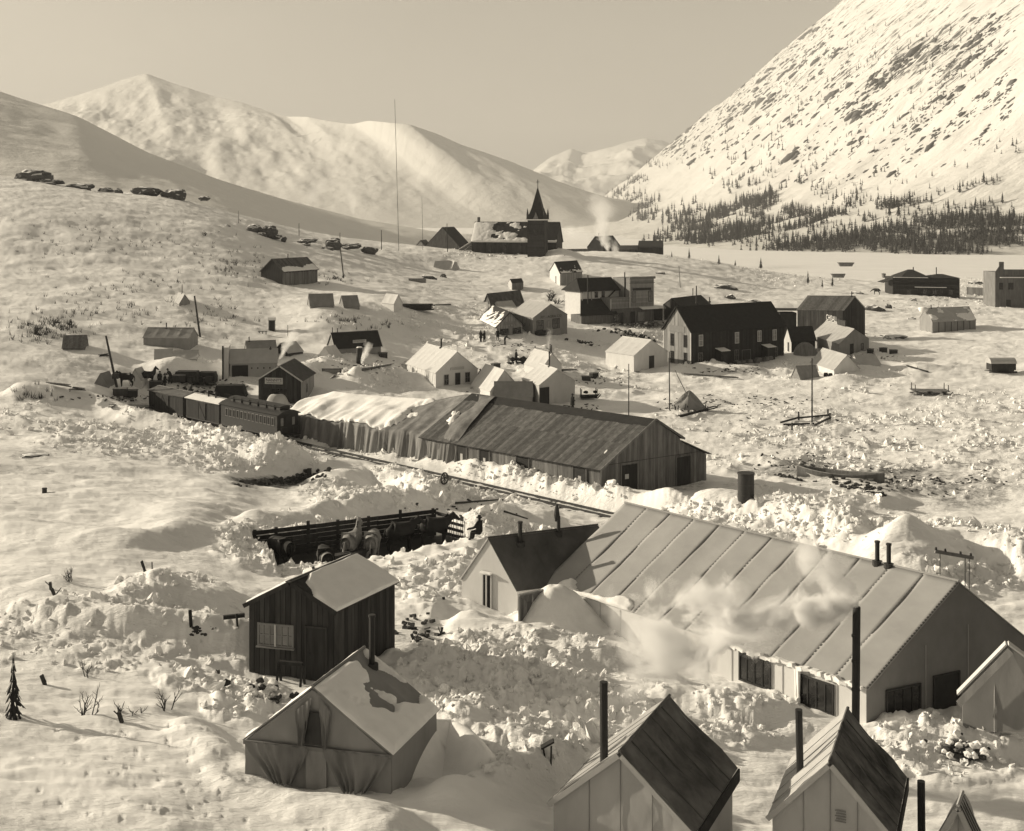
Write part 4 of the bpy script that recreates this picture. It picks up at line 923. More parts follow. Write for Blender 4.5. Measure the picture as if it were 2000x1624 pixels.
# ---- lean-to wing cut by the right edge
def wing():
    T = Thing('canvas_wing', 'white canvas lean-to with a timber verge at the right edge beside the hall', 'tent', D(1930, 1400, 41.5))
    a = D(1880, 1352, 42); b = D(1968, 1262, 41.2); b2 = D(2060, 1330, 40.6); g0, g1 = D(1880, 1430, 42), D(2060, 1430, 40.6)
    bk = np.array([.12, .35, 0])
    T.add('wall', [g0, g1, b2, b, a] + [k + bk for k in (g0, g1, b2, b, a)], [(0, 1, 2, 3, 4), (9, 8, 7, 6, 5), (0, 4, 9, 5), (1, 6, 7, 2)], MT['canvas3'])  # grey tone paints the shade over the white canvas front
    n = unit(np.cross(b - a, bk)); n = n if n[2] > 0 else -n
    T.add('roof_slope', hexa([a - unit(b - a) * .2 - bk * .08, b - bk * .08, b + bk, a - unit(b - a) * .2 + bk], n, .02, .08), BOXF, MT['canvas'])
    n2 = unit(np.cross(b2 - b, bk)); n2 = n2 if n2[2] > 0 else -n2
    T.add('roof_slope', hexa([b - bk * .08, b2 - bk * .08, b2 + bk, b + bk], n2, .02, .08), BOXF, MT['canvas'])
    T.add('verge_timber', *bar_vf(a - unit(b - a) * .35 + P3((0, -.28), -.06), b + P3((0, -.28), -.06), .09, .22), MT['woodl'])
    for s in (.35, .7): T.add('wall_seam', *bar_vf(g0 + (g1 - g0) * s + P3((0, -.03), 0), a + (b2 - a) * s + P3((0, -.03), .2), .025, .02), MT['canvas2'])
wing()
# ---- telegraph cross-arm standing behind the hall
T = Thing('cross_arm', 'timber cross-arm with insulators on thin iron posts behind the hall ridge', 'cross-arm', D(1860, 1150, 52))
T.add('arm', *bar_vf(D(1826, 1077, 52), D(1901, 1090, 52), .10, .14), MT['woodl'])
for x in (1836, 1885, 1893): T.add('post', *tube_vf([D(x, 1080 + (x - 1826) * .17, 52), D(x, 1190, 52)], .02, 6), MT['iron'])
for x in (1828, 1846, 1876, 1896): T.add('insulator', *tube_vf([D(x, 1077 + (x - 1826) * .17, 52), D(x, 1073 + (x - 1826) * .17, 52), D(x, 1069 + (x - 1826) * .17, 52)], [.03, .06, .04], 8), MT['iron'])

# ---- corral sunk in the snow
def wrinkle(T, f, w, prof, z_lo, amp, mt, seed, y0=.02, name='front_canvas', nu=46, nv=30, ang=.5):
    """loose canvas over a gable: prof(s) gives its top"""
    ss, tt = np.meshgrid(np.linspace(0, 1, nu), np.linspace(0, 1, nv)); hp = np.vectorize(prof)(ss); x = ss * w; z = z_lo + (hp - .03 - z_lo) * tt
    dsp = (fbm(x * 1.7 + seed, z * 1.0, 4, 600 + seed) - .35) + .35 * np.abs(np.sin((x * math.cos(ang) + z * math.sin(ang)) * 4.2 + 3 * fbm(x, z, 2, 620 + seed))) + .3 * np.abs(np.sin((x * math.cos(ang) - z * math.sin(ang)) * 5.3 + 2 * fbm(x, z, 2, 630 + seed)))
    V_ = [f.p(a, y0 + amp * max(b, 0), c_) for a, b, c_ in zip(x.ravel(), dsp.ravel(), z.ravel())]
    return T.add(name, V_, [(r * nu + c_, r * nu + c_ + 1, (r + 1) * nu + c_ + 1, (r + 1) * nu + c_) for r in range(nv - 1) for c_ in range(nu - 1)], MT[mt], smooth=True)
def corral():
    z0 = 3.95; T = Thing('corral_fence', 'dark rail fence of the horse corral sunk in the snow', 'fence', (*((CA + CB) / 2), z0))
    n = P3(CN, 0); P = lambda s, o, z: P3(CA + CU * s + CN * o, z0 + z)
    for k in range(6):
        zz = 1.58 - k * .27
        for i in range(3):
            T.add('rail', *bar_vf(P(CL * i / 3 - .05, .02 + random.uniform(0, .03), zz + random.uniform(-.02, .02)), P(CL * (i + 1) / 3 + .05, .02 + random.uniform(0, .03), zz + random.uniform(-.02, .02)), .05, .235), MT['woodd'])
    for i, s in enumerate((.01, .12, .29, .45, .62, .80, .99)):
        T.add('post', *bar_vf(P(CL * s, -.08, -.4), P(CL * s, -.08, 1.75 + .14 * (i % 3 == 2)), .17), MT['woodd'])
    e = P3(W(905, 1062, 4.0), z0)
    c0 = P(CL, 0, 0)
    for k in range(4): T.add('rail', *bar_vf(c0 + P3((0, 0), 1.5 - .36 * k), e + P3((0, 0), 1.45 - .36 * k), .05, .17), MT['woodd'])
    for i in range(11):
        p = c0 + (e - c0) * (.2 + .8 * i / 10); T.add('picket', *bar_vf(p + P3((.12, -.1), -.2), p + P3((.12 + random.uniform(-.05, .05), -.1), 1.45 + random.uniform(-.12, .15)), .11, .03), MT['wood'])
    l1 = P(.1, 2.6, 0)
    for k in range(3): T.add('rail', *bar_vf(P(0, 0, 1.4 - .4 * k), l1 + P3((0, 0), 1.0 - .4 * k), .05, .17), MT['woodd'])
    T.add('manger', *merge(bar_vf(P(CL * .30, 3.4, .55), P(CL * .52, 3.1, .6), .5, .35)), MT['woodd'])
corral()
g2, g3, g4 = NT, g3, g4
w = g2.W; wrinkle(g2.T, g2.fr('A'), w, lambda s: 1.12 + (2.72 - 1.12) * (s / .53 if s < .53 else (1 - s) / .47), -.4, .07, 'canvas3', 3, .004)
for gg, sd in ((g3, 7), (g4, 9)):
    wrinkle(gg.T, gg.fr('A'), gg.W, lambda s: gg.hw + (gg.hr - gg.hw) * (2 * min(s, 1 - s)), -.6, .03, 'canvas2', sd, .02)
# ================================================================ railway and warehouse
TA, TB = W(1250, 1023, 0), W(300, 805, 0); TDIR = unit(TB - TA); TN = np.array([TDIR[1], -TDIR[0]])      # TN points to the warehouse side
TN = TN if TN[1] > 0 else -TN
def track():
    T = Thing('railway_track', 'railway track with iron rails and snowy ties in front of the warehouse', 'track', (*((TA + TB) / 2), 0))
    L = np.linalg.norm(TB - TA)
    for s in (-.48, .48):
        p, q = P3(TA - TDIR * 4 + TN * s, .13), P3(TB + TDIR * 6 + TN * s, .13)
        T.add('rail', *bar_vf(p, q, .12, .20), MT['rust'])
    me = None; k = 0
    while k * .62 < L + 8:
        c0 = P3(TA - TDIR * 4 + TDIR * k * .62, -.0)
        v, f = box_vf((0, 0, 0), P3(TDIR * .1, 0), P3(TN * 1.0, 0), (0, 0, .075))
        if me is None: me = mesh('tie', v, f, MT['woodd'])
        o = link('tie', me, T.root, c0 + P3((0, 0), -.035 + random.uniform(-.02, .012)) - T.loc); k += 1
        if k > 120: break
track()

def warehouse():
    z0 = 0.0
    cor = W(1174, 975, 0); rgt = W(1379, 941, 0); V = rgt - cor; lft = W(880, 862, 2.54); u2 = unit(lft - cor)
    T = Thing('warehouse', 'long weathered board warehouse with lean-to beside the railway track', 'warehouse', (*((cor + lft + V) / 2), z0))
    B3 = lambda xy, z: P3(xy, z)
    Lb = np.linalg.norm(lft - cor) + 4.0; end = cor + u2 * Lb
    t1, t2 = .487, .735; hE, hR, hM, hL0, hL1 = 2.54, 6.03, 4.2, 3.9, 2.4
    prof = [(0, hE), (t1, hR), (t2, hM), (t2 + .001, hL0), (1, hL1)]
    n_side = unit(np.array([-V[0], -V[1], 0.])); dn = P3(u2, 0); n_gab = -dn - P3(unit(V), 0) * float(-dn[:2] @ unit(V)); n_gab = unit(n_gab)
    n_side = unit(n_side - dn * (n_side @ dn)); zb = -.5
    # inner shell
    V_ = []
    for xy in (cor, end):
        V_ += [B3(xy + V * t, z) for t, z in [(0, zb)] + prof + [(1, zb)]]
    m = len(prof) + 2
    Fq = [tuple(range(m)), tuple(range(2 * m - 1, m - 1, -1))] + [(i, m + i, m + i + 1, i + 1) for i in range(m - 1)]
    T.add('frame', V_, Fq, MT['woodd'])
    nb = int(Lb / .36)
    # side wall boards (leave door openings)
    doors = [(.0, .0)]
    side_px = lambda px: None
    s_of = lambda px: np.interp(px, [W_px for W_px in (880, 1174)], [np.linalg.norm(lft - cor), 0])
    boards(T, 'wall_board', lerp(B3(cor, zb), B3(end, zb)), lerp(B3(cor, hE), B3(end, hE)), nb, n_side, 'wood', th=.03, jit=.02)
    hi = lambda t: B3(cor + V * t, np.interp(t, [a for a, _ in prof], [b for _, b in prof]))
    boards(T, 'gable_board', lerp(B3(cor, zb), B3(rgt, zb)), lambda t: hi(t), 40, n_gab, 'wood', th=.03, jit=.02)
    # roof boards in two courses
    up = unit(np.cross(dn, B3(cor + V * t1, hR) - B3(cor, hE))); up = up if up[2] > 0 else -up
    sl = unit(B3(cor, hE) - B3(cor + V * t1, hR))
    e0, e1 = B3(cor, hE) + sl * .35 - dn * .25, B3(end, hE) + sl * .35; r0, r1 = B3(cor + V * t1, hR) - dn * .25, B3(end + V * t1, hR)
    rs = T.add('roof_slope', hexa([e0, e1, r1, r0], up, .02, .06), BOXF, MT['woodd'])
    lo, hi_ = lerp(e0, e1), lerp(r0, r1)
    mid = lambda t: lo(t) + (hi_(t) - lo(t)) * .47
    boards(T, 'roof_board', lo, lambda t: lo(t) + (hi_(t) - lo(t)) * .49, 60, up, 'roofw', rs, .025, .004, .012, t0=.075)
    boards(T, 'roof_board', mid, lambda t: lo(t) + (hi_(t) - lo(t)) * .865, 60, up, 'roofw', rs, .025, .004, .012, t0=.061)
    # tarred ridge strip, uneven edge
    for i in range(28):
        a, b = i / 28, (i + 1) / 28; d = .835 + .03 * random.random()
        pa, pb = lo(a) + (hi_(a) - lo(a)) * d, lo(b) + (hi_(b) - lo(b)) * d
        T.add('ridge_felt', hexa([pa, pb, hi_(b), hi_(a)], up, .105, .118), [(3, 2, 1, 0), (4, 5, 6, 7), (0, 1, 5, 4), (1, 2, 6, 5), (2, 3, 7, 6), (3, 0, 4, 7)], MT['dkroof'], rs)
    for ta, za, tb, zb_ in ((t1, hR, t2 + .03, hM - .18), (t2, hL0, 1.03, hL1 - .05)):
        p = [B3(cor + V * ta, za) - dn * .25, B3(end + V * ta, za), B3(end + V * tb, zb_), B3(cor + V * tb, zb_) - dn * .25]
        n2 = nrm(p); n2 = n2 if n2[2] > 0 else -n2
        T.add('roof_slope', hexa(p, n2, .02, .09), BOXF, MT['roofw'])
    # corner boards and verge
    T.add('corner_board', *bar_vf(B3(cor, zb) + n_side * .03 + n_gab * .03, B3(cor, hE) + n_side * .03 + n_gab * .03, .15), MT['woodl'])
    T.add('verge_board', *bar_vf(e0 + up * .06, r0 + up * .06, .06, .18), MT['wood']); T.add('verge_board', *bar_vf(r0 + up * .06, B3(cor + V * (t2 + .03), hM - .18) - dn * .25 + P3((0, 0), .07), .06, .18), MT['wood'])
    # doors in the long side
    fs = Fr(B3(cor, 0), dn, n_side)
    for s, w in ((1.55, 1.35), (8.0, 1.45), (12.8, 1.2), (15.7, 1.25)):
        d = T.add('door', *fs.box(s, s + w, .05, .10, -.3, 2.25), MT['black'])
        T.add('door_frame', *merge(fs.box(s - .1, s, .05, .14, -.3, 2.35), fs.box(s + w, s + w + .1, .05, .14, -.3, 2.35), fs.box(s - .1, s + w + .1, .05, .14, 2.35, 2.45)), MT['wood'], d)
        T.add('notice', *fs.box(s + w * .38, s + w * .62, .105, .115, .9, 1.6), MT['trim'], d)
    fg = Fr(B3(cor, 0), P3(V, 0), n_gab); w = np.linalg.norm(V)
    for s, wd, nt in ((.18, 1.7, True), (.70, 1.6, False)):
        d = T.add('door', *fg.box(w * s, w * s + wd, .055, .10, -.4, 2.5), MT['woodd'])
        T.add('door_frame', *merge(fg.box(w * s - .1, w * s, .05, .13, -.4, 2.6), fg.box(w * s + wd, w * s + wd + .1, .05, .13, -.4, 2.6), fg.box(w * s - .1, w * s + wd + .1, .05, .13, 2.6, 2.7)), MT['wood'], d)
        if nt: T.add('notice', *fg.box(w * s + .35, w * s + .75, .105, .115, 1.35, 1.75), MT['trim'], d)
    T.add('lap_strip', *bar_vf(fg.p(w * .05, .05, 2.75), fg.p(w * .98, .05, 2.75), .02, .04), MT['woodd'])
    snow_patch(T, [p + up * .12 for p in (lo(.02), lo(.08), hi_(.08), hi_(.02))], rs, .1, .2, 3, 10, 20, .5)
    return cor, V, u2, end, hE, hR, t1, up
WH = warehouse()

# ---- goods stacked beyond the warehouse under tarpaulins
def stack():
    cor, V, u2, end, hE, hR, t1, up = WH
    s0 = np.linalg.norm(W(880, 862, 2.54) - cor) - 1.0
    lf = W(592, 800, 1.9); s1 = float((lf - cor) @ u2)
    T = Thing('goods_stack', 'long goods stack under draped tarpaulins and snow joined to the warehouse', 'goods stack', (*(cor + u2 * (s0 + s1) / 2 + V * .3), 0))
    n_side = unit(np.array([-V[0], -V[1], 0.])); d3 = P3(u2, 0); n_side = unit(n_side - d3 * (n_side @ d3))
    def surf(s, v, off=0.0):
        """s metres along, v: 0 foot of the near side .. .38 eave .. .75 ridge .. 1 far foot"""
        k = np.clip((s - s0) / (s1 - s0), 0, 1)
        he = np.interp(k, [0, .12, .5, .8, .95, 1], [2.62, 2.5, 2.5, 2.2, 1.7, .6]); hr = np.interp(k, [0, .15, .35, .6, .85, .96, 1], [6.2, 5.9, 4.6, 4.2, 3.9, 3.0, .9])
        wd = 5.4 * (1 - max(0, (k - .86) / .14) ** 2 * .5)
        he += .16 * math.sin(s * .83) + .10 * math.sin(s * 2.1 + 1) + .05 * math.sin(s * 4.7)
        lump = .25 * (math.sin(s * .55 + v * 9 + math.sin(s * .31)) + .5 * math.sin(s * 1.1 - v * 23 + 1.7 * math.sin(s * .43 + v * 5)) + .3 * math.sin(s * 2.1 + v * 31))
        fold = 0.0
        if v < .38:
            q = v / .38; x = -.02; z = -.35 + (he + .35) * q; amp = (1 - q) * .7 + .35
            fold = amp * .21 * (math.sin(s * 2.3 + 2.4 * math.sin(s * .61)) + .7 * math.sin(s * 5.9 + 2.6 * math.sin(s * 1.13) + q * 1.5) + .4 * math.sin(s * 12.7 + 3 * math.sin(s * 2.1) + q * 3))
            x = -(1 - q) * .25
        elif v < .75:
            q = (v - .38) / .37; x = wd * q; z = he + (hr - he) * q ** .93; fold = lump * .6 * math.sin(math.pi * q)
        else:
            q = (v - .75) / .25; x = wd + 3.2 * q; z = hr * (1 - q) - .3 * q
        p = P3(cor + u2 * s, 0) - n_side * x + P3((0, 0), z)
        if v < .38: p = p + n_side * fold
        elif v < .75: p = p + P3((0, 0), fold)
        return p + (n_side * off if v < .36 else P3((0, 0), off))
    edges = [0, .10, .24, .40, .56, .72, .88, 1.0]; NV = 44
    for i in range(7):
        a, b = edges[i] - (.012 if i else 0), edges[i + 1]
        ss = np.linspace(s0 + (s1 - s0) * a, s0 + (s1 - s0) * b, 46); vv = np.concatenate([np.linspace(0, .38, 16)[:-1], np.linspace(.38, .75, 18), np.linspace(.78, 1, 5)])
        V_ = []
        for j, v in enumerate(vv):
            for s in ss:
                vs_ = v * (1.0 if v > .3 else 1) 
                V_.append(surf(s + (v - .38) * (1.2 if i == 0 else .6), v, .03 + .03 * (i % 2)))
        n = len(ss); T.add('tarpaulin', V_, [(r * n + c_, r * n + c_ + 1, (r + 1) * n + c_ + 1, (r + 1) * n + c_) for r in range(len(vv) - 1) for c_ in range(n - 1)], MT[('tarp', 'tarp2', 'tarp', 'canvas3', 'tarp', 'tarp2', 'canvas2')[i]], smooth=True)
    # snow lying on the top
    ss = np.linspace(s0 + .5, s1 - .2, 150); vv = np.linspace(.36, .80, 46); Hh = np.zeros((46, 150)); V_ = []; NZ = fbm(np.tile(ss * .55, (46, 1)), np.tile(vv[:, None] * 9, (1, 150)), 4, 91)
    for r, v in enumerate(vv):
        for c_, s in enumerate(ss):
            k = (s - s0) / (s1 - s0); nz = float(NZ[r, c_])
            f = nz - .52 + np.interp(k, [0, .07, .10, .16, .2, .27, .33, .42, 1], [-.7, -.6, -.04, -.05, -.5, -.25, .05, .4, .7]) - .9 * max(0, np.interp(k, [0, .4, 1], [.48, .42, .37]) - v) * 6
            if k < .25: f -= abs(v - .5) * 1.5
            h = min(max(f / .12, 0), 1) ** .5 * (.20 + .22 * nz); Hh[r, c_] = h; V_.append(surf(s, v, .06 + h - .03))
    n = 150; fq = [(r * n + c_, r * n + c_ + 1, (r + 1) * n + c_ + 1, (r + 1) * n + c_) for r in range(45) for c_ in range(n - 1) if Hh[r:r + 2, c_:c_ + 2].max() > .01]
    us = sorted({i for f in fq for i in f}); mp = {o: i for i, o in enumerate(us)}; V_ = np.array(V_)
    T.add('snow_cover', V_[us], [tuple(mp[i] for i in f) for f in fq], MT['snowcap'], smooth=True)
stack()

# ---- the train
def car_frame(px0, px1, wid=2.5):
    """car between two track pixels (right end first)"""
    pass
def along(px):
    """track point seen at pixel column px"""
    k = (px - 1000) / F; t = (TA[0] - k * TA[1]) / (k * TDIR[1] - TDIR[0]); return TA + TDIR * t
def truck(T, fr, x, mt='rust'):
    tk = T.add('truck', *merge(fr.box(x - .8, x + .8, -.85, -.75, .35, .6), fr.box(x - .8, x + .8, .75, .85, .35, .6), fr.box(x - .12, x + .12, -.8, .8, .4, .62)), MT[mt])
    for dx in (-.55, .55):
        for sy in (-.5, .5):
            T.add('wheel', *tube_vf([fr.p(x + dx, sy - .05, .36), fr.p(x + dx, sy + .05, .36)], .36, 16), MT['iron'], tk)
def coach():
    e0, e1 = along(562), along(452); c_ = (e0 + e1) / 2; L = np.linalg.norm(e1 - e0); fr = Fr(P3(c_, 0), P3(TDIR, 0), P3(-TN, 0))  # +y towards the viewer
    T = Thing('passenger_coach', 'dark railway passenger coach with a row of windows and clerestory roof', 'railway coach', (*c_, 0))
    h = L / 2; w = 1.3
    T.add('body', *fr.box(-h, h, -w, w, .75, 3.0), MT['coach'])
    T.add('sill_beam', *fr.box(-h - .05, h + .05, -w - .03, w + .03, .7, .85), MT['iron']); T.add('belt_rail', *merge(fr.box(-h, h, w, w + .03, 1.72, 1.8), fr.box(-h, h, w, w + .03, 2.68, 2.76)), MT['coach'])
    # arched roof with clerestory
    def arch(x0, x1, yw, z0, rise, n=10): 
        V_, Fq = [], []
        for x in (x0, x1):
            for i in range(n + 1):
                a = i / n; y = -yw + 2 * yw * a; V_.append(fr.p(x, y, z0 + rise * (1 - (2 * a - 1) ** 2)))
        m = n + 1
        for i in range(n): Fq.append((i, i + 1, m + i + 1, m + i))
        Fq += [tuple(range(m)), tuple(range(2 * m - 1, m - 1, -1)), (0, m, 2 * m - 1, n)]
        return V_, Fq
    rf = T.add('roof', *arch(-h - .35, h + .35, w + .15, 2.98, .45), MT['coach'])
    T.add('clerestory', *fr.box(-h + .5, h - .8, -.62, .62, 3.3, 3.68), MT['coach'], rf); T.add('clerestory_roof', *arch(-h + .3, h - .6, .78, 3.68, .16), MT['coach'], rf)
    for k in range(6): T.add('roof_vent', *tube_vf([fr.p(-h + 1.4 + k * (L - 2.6) / 5.2, .66, 3.35), fr.p(-h + 1.4 + k * (L - 2.6) / 5.2, .66, 3.82)], .07, 8), MT['iron'], rf)
    for k in range(13):
        x = -h + .75 + k * (L - 1.5) / 12.6
        wi = T.add('window', *merge(fr.box(x - .25, x - .2, w, w + .05, 1.82, 2.66), fr.box(x + .2, x + .25, w, w + .05, 1.82, 2.66), fr.box(x - .2, x + .2, w, w + .05, 2.6, 2.66), fr.box(x - .2, x + .2, w, w + .05, 1.82, 1.87)), MT['trimg'])
        T.add('pane', *fr.box(x - .2, x + .2, w, w + .02, 1.87, 2.6), MT['glass'], wi)
    T.add('end_door', *fr.box(-h - .04, -h, -.35, .35, .85, 2.8), MT['coach'])
    for y in (-.85, .55): T.add('end_window', *fr.box(-h - .03, -h, y, y + .32, 1.8, 2.6), MT['glassl'])
    T.add('end_steps', *merge(fr.box(-h - .55, -h, -1.2, -.7, .45, .52), fr.box(-h - .55, -h, .7, 1.2, .45, .52), fr.box(-h - .5, -h, -1.25, 1.25, .78, .86)), MT['iron'])
    T.add('railing', *merge(*[tube_vf([fr.p(-h - .45, y, .86), fr.p(-h - .45, y, 1.7)], .025, 6) for y in (-1.1, -.4, .4, 1.1)], bar_vf(fr.p(-h - .45, -1.1, 1.7), fr.p(-h - .45, -.4, 1.7), .05), bar_vf(fr.p(-h - .45, .4, 1.7), fr.p(-h - .45, 1.1, 1.7), .05)), MT['rust'])
    T.add('coupler', *fr.box(-h - .9, -h, -.1, .1, .72, .9), MT['iron'])
    for x in (-h + 1.7, h - 1.7): truck(T, fr, x)
coach()
def boxcar(px0, px1, label, snow, wood='carwood'):
    e0, e1 = along(px0), along(px1); c_ = (e0 + e1) / 2; L = np.linalg.norm(e1 - e0); fr = Fr(P3(c_, 0), P3(TDIR, 0), P3(-TN, 0)); h, w = L / 2, 1.25
    T = Thing('boxcar', label, 'boxcar', (*c_, 0), 'boxcars standing behind the coach')
    T.add('body', *fr.box(-h, h, -w, w, .75, 2.85), MT['woodd'])
    n = int(L / .3)
    boards(T, 'siding_board', lambda t: fr.p(-h + L * t, w, .8), lambda t: fr.p(-h + L * t, w, 2.83), n, fr.y, wood, th=.025, jit=.01)
    boards(T, 'end_board', lambda t: fr.p(-h, -w + 2 * w * t, .8), lambda t: fr.p(-h, -w + 2 * w * t, 2.85 + .3 * (1 - abs(2 * t - 1))), 9, -fr.x, 'woodd', th=.02)
    r = [fr.p(-h - .15, w + .15, 2.8), fr.p(h + .15, w + .15, 2.8), fr.p(h + .15, 0, 3.2), fr.p(-h - .15, 0, 3.2)]; r2 = [fr.p(h + .15, -w - .15, 2.8), fr.p(-h - .15, -w - .15, 2.8), fr.p(-h - .15, 0, 3.2), fr.p(h + .15, 0, 3.2)]
    for q in (r, r2):
        n_ = nrm(q); n_ = n_ if n_[2] > 0 else -n_; rs = T.add('roof_slope', hexa(q, n_, 0, .07), BOXF, MT['roofw'])
        if snow: T.add('snow_cover', *grid_slab([p + n_ * .12 for p in q], 24, 8, .06, -.02, 4, .06, 5), MT['snowcap'], rs)
    T.add('running_board', *fr.box(-h - .1, h + .1, -.2, .2, 3.27, 3.31), MT['woodl'])
    d = T.add('sliding_door', *fr.box(-.75, .75, w + .03, w + .09, .85, 2.7), MT[wood])
    T.add('door_brace', *merge(bar_vf(fr.p(-.7, w + .11, .9), fr.p(.7, w + .11, 2.65), .08, .03, fr.y), fr.box(-.78, -.7, w + .09, w + .12, .85, 2.7), fr.box(.7, .78, w + .09, w + .12, .85, 2.7)), MT['woodd'], d)
    T.add('door_rail', *fr.box(-1.9, 1.2, w + .08, w + .12, 2.7, 2.78), MT['iron'])
    T.add('side_sill', *fr.box(-h, h, -w - .02, w + .02, .66, .8), MT['iron'])
    if snow:
        for x in (-1.2, .3): T.add('roof_pipe', *merge(tube_vf([fr.p(x, .3, 3.1), fr.p(x, .3, 3.75)], .09, 8), tube_vf([fr.p(x, .3, 3.72), fr.p(x, .3, 3.9)], [.24, .12], 10)), MT['iron'])
    for x in (-h + 1.3, h - 1.3): truck(T, fr, x)
boxcar(448, 383, 'middle boxcar with snow on its roof coupled to the coach', True)
boxcar(377, 310, 'end boxcar with bare dark roof at the left of the train', False)

# ---- tank, boats and odds and ends by the yard
p = ground(1457, 981)
T = Thing('iron_tank', 'upright dark iron tank standing in the snow of the yard', 'tank', p)
T.add('shell', *tube_vf([p - P3((0, 0), .3), p + P3((0, 0), 1.98)], .56, 24), MT['iron']); T.add('top_rim', *tube_vf([p + P3((0, 0), 1.94), p + P3((0, 0), 2.03)], .60, 24), MT['rust'])
for z in (.5, 1.2): T.add('hoop', *tube_vf([p + P3((0, 0), z), p + P3((0, 0), z + .06)], .575, 24), MT['rust'])
def boat(px0, py0, px1, py1, z, wid, hgt, label, name='rowing_boat'):
    a, b = W(px0, py0, z), W(px1, py1, z); L = np.linalg.norm(b - a); fr = Fr(P3((a + b) / 2, z), P3(b - a, 0)); T = Thing(name, label, 'boat', (*((a + b) / 2), z))
    n, m = 18, 7
    def sec(t, k): 
        s = 2 * t - 1; w = wid * (1 - abs(s) ** 2.6) * .5 + .03; sh = hgt * (1 + .45 * s * s)
        q = 2 * k - 1; return fr.p(s * L / 2, w * (abs(q) ** .55) * (1 if q > 0 else -1), sh * (abs(q) ** 1.8) - .1)
    V_ = [sec(i / (n - 1), j / (m - 1)) for i in range(n) for j in range(m)]; Vi = [p + P3((0, 0), .05) for p in V_]
    Fq = [(i * m + j, i * m + j + 1, (i + 1) * m + j + 1, (i + 1) * m + j) for i in range(n - 1) for j in range(m - 1)]
    T.add('hull', V_ + Vi, Fq + [tuple(k + n * m for k in f[::-1]) for f in Fq], MT['wood'], smooth=True)
    T.add('gunwale', *merge(*[bar_vf(sec(i / (n - 1), e), sec((i + 1) / (n - 1), e), .07, .06) for e in (0, 1) for i in range(n - 1)]), MT['woodl'])
    for t in (.3, .5, .7): T.add('thwart', *bar_vf(sec(t, .08) - P3((0, 0), .1), sec(t, .92) - P3((0, 0), .1), .2, .03), MT['wood'])
    T.add('snow_cover', [sec(i / (n - 1), j) + P3((0, 0), -.08 + .06 * math.sin(i)) for i in range(2, n - 2) for j in (.12, .4, .6, .88)], [(i * 4 + j, i * 4 + j + 1, i * 4 + j + 5, i * 4 + j + 4) for i in range(n - 5) for j in range(3)], MT['snowcap'], smooth=True)
boat(1556, 930, 1728, 946, .25, 1.5, .75, 'long pale rowing boat lying in the snow beside the yard')
# dark lumps of coal on a snow mound
def lump_vf(c_, r, seed):
    rr = random.Random(seed); bm = bmesh.new(); bmesh.ops.create_icosphere(bm, subdivisions=1, radius=1)
    v = [np.array(k.co) * (r * rr.uniform(.7, 1.25)) * np.array([1, .9, .75]) + c_ for k in bm.verts]; f = [tuple(q.index for q in k.verts) for k in bm.faces]; bm.free(); return v, f
rn = random.Random(3)
T = Thing('coal_heap', 'row of dark coal lumps showing on the snow mound near the boat', 'coal', ground(1680, 955))
for i in range(70):
    t = rn.random() ** .8; px, py = 1618 + 112 * t + rn.gauss(0, 3), 934 + 36 * t + rn.gauss(0, 4); q = ground(px, py); q[2] = gzr(q[0], q[1]) + .05
    T.add('lump', *lump_vf(q, rn.uniform(.10, .24), i), MT['dirt'])
T = Thing('coal_heap', 'small scatter of dark coal lumps on the snow left of the boat', 'coal', ground(1535, 936))
for i in range(26):
    t = rn.random(); q = ground(1515 + 55 * t + rn.gauss(0, 2), 928 + 12 * t + rn.gauss(0, 3)); q[2] = gzr(q[0], q[1]) + .05
    T.add('lump', *lump_vf(q, rn.uniform(.10, .22), 100 + i), MT['dirt'])
# barrels etc along the track
p = ground(868, 946); T = Thing('wheel_rim', 'small dark cart wheel standing upright beside the track', 'wheel', p)
T.add('tyre', *merge(*[tube_vf([p + np.array([.42 * math.cos(a) * .6, .42 * math.cos(a) * .5, .42 + .42 * math.sin(a)]), p + np.array([.42 * math.cos(a + .4) * .6, .42 * math.cos(a + .4) * .5, .42 + .42 * math.sin(a + .4)])], .06, 6) for a in np.arange(0, 6.28, .393)]), MT['iron'])
T.add('spoke', *merge(*[bar_vf(p + P3((0, 0), .42), p + np.array([.4 * math.cos(a) * .6, .4 * math.cos(a) * .5, .42 + .4 * math.sin(a)]), .05) for a in np.arange(0, 6.28, .785)]), MT['iron'])
p = ground(604, 928); T = Thing('stub_post', 'short square post at the dark trench beside the track', 'post', p); T.add('shaft', *bar_vf(p - P3((0, 0), .4), p + P3((0, 0), .55), .35), MT['woodd'])
p0, p1 = gp(885, 990, .25), gp(972, 984, .3); T = Thing('fallen_log', 'long fallen pole lying on the snow near the corral', 'log', p0); T.add('shaft', *tube_vf([p0, p1], [.09, .06], 8), MT['bark'])
p0, p1 = gp(985, 1008, .3), gp(1030, 1022, .3); T = Thing('fallen_log', 'short dark pole half buried in the snow bank behind the dark roofed tent', 'log', p0); T.add('shaft', *tube_vf([p0, p1], [.07, .05], 8), MT['bark'])
# boulders of rubble in the cut trench
T = Thing('rubble', 'dark rubble lining the trench cut in the snow beside the track', 'rubble', ground(545, 940))
for i in range(90):
    t = rn.random(); q = ground(458 + 190 * t, 946 - 26 * t ** 1.3 + rn.gauss(0, 4)); q[2] = gzr(q[0], q[1]) + .04
    T.add('lump', *lump_vf(q, rn.uniform(.10, .28), 200 + i), MT['dirt'])
# ================================================================ the town
DK = dict(wall='woodd', roof='dkroof', bw=.25, sag=0, wob=0, rt=.08)
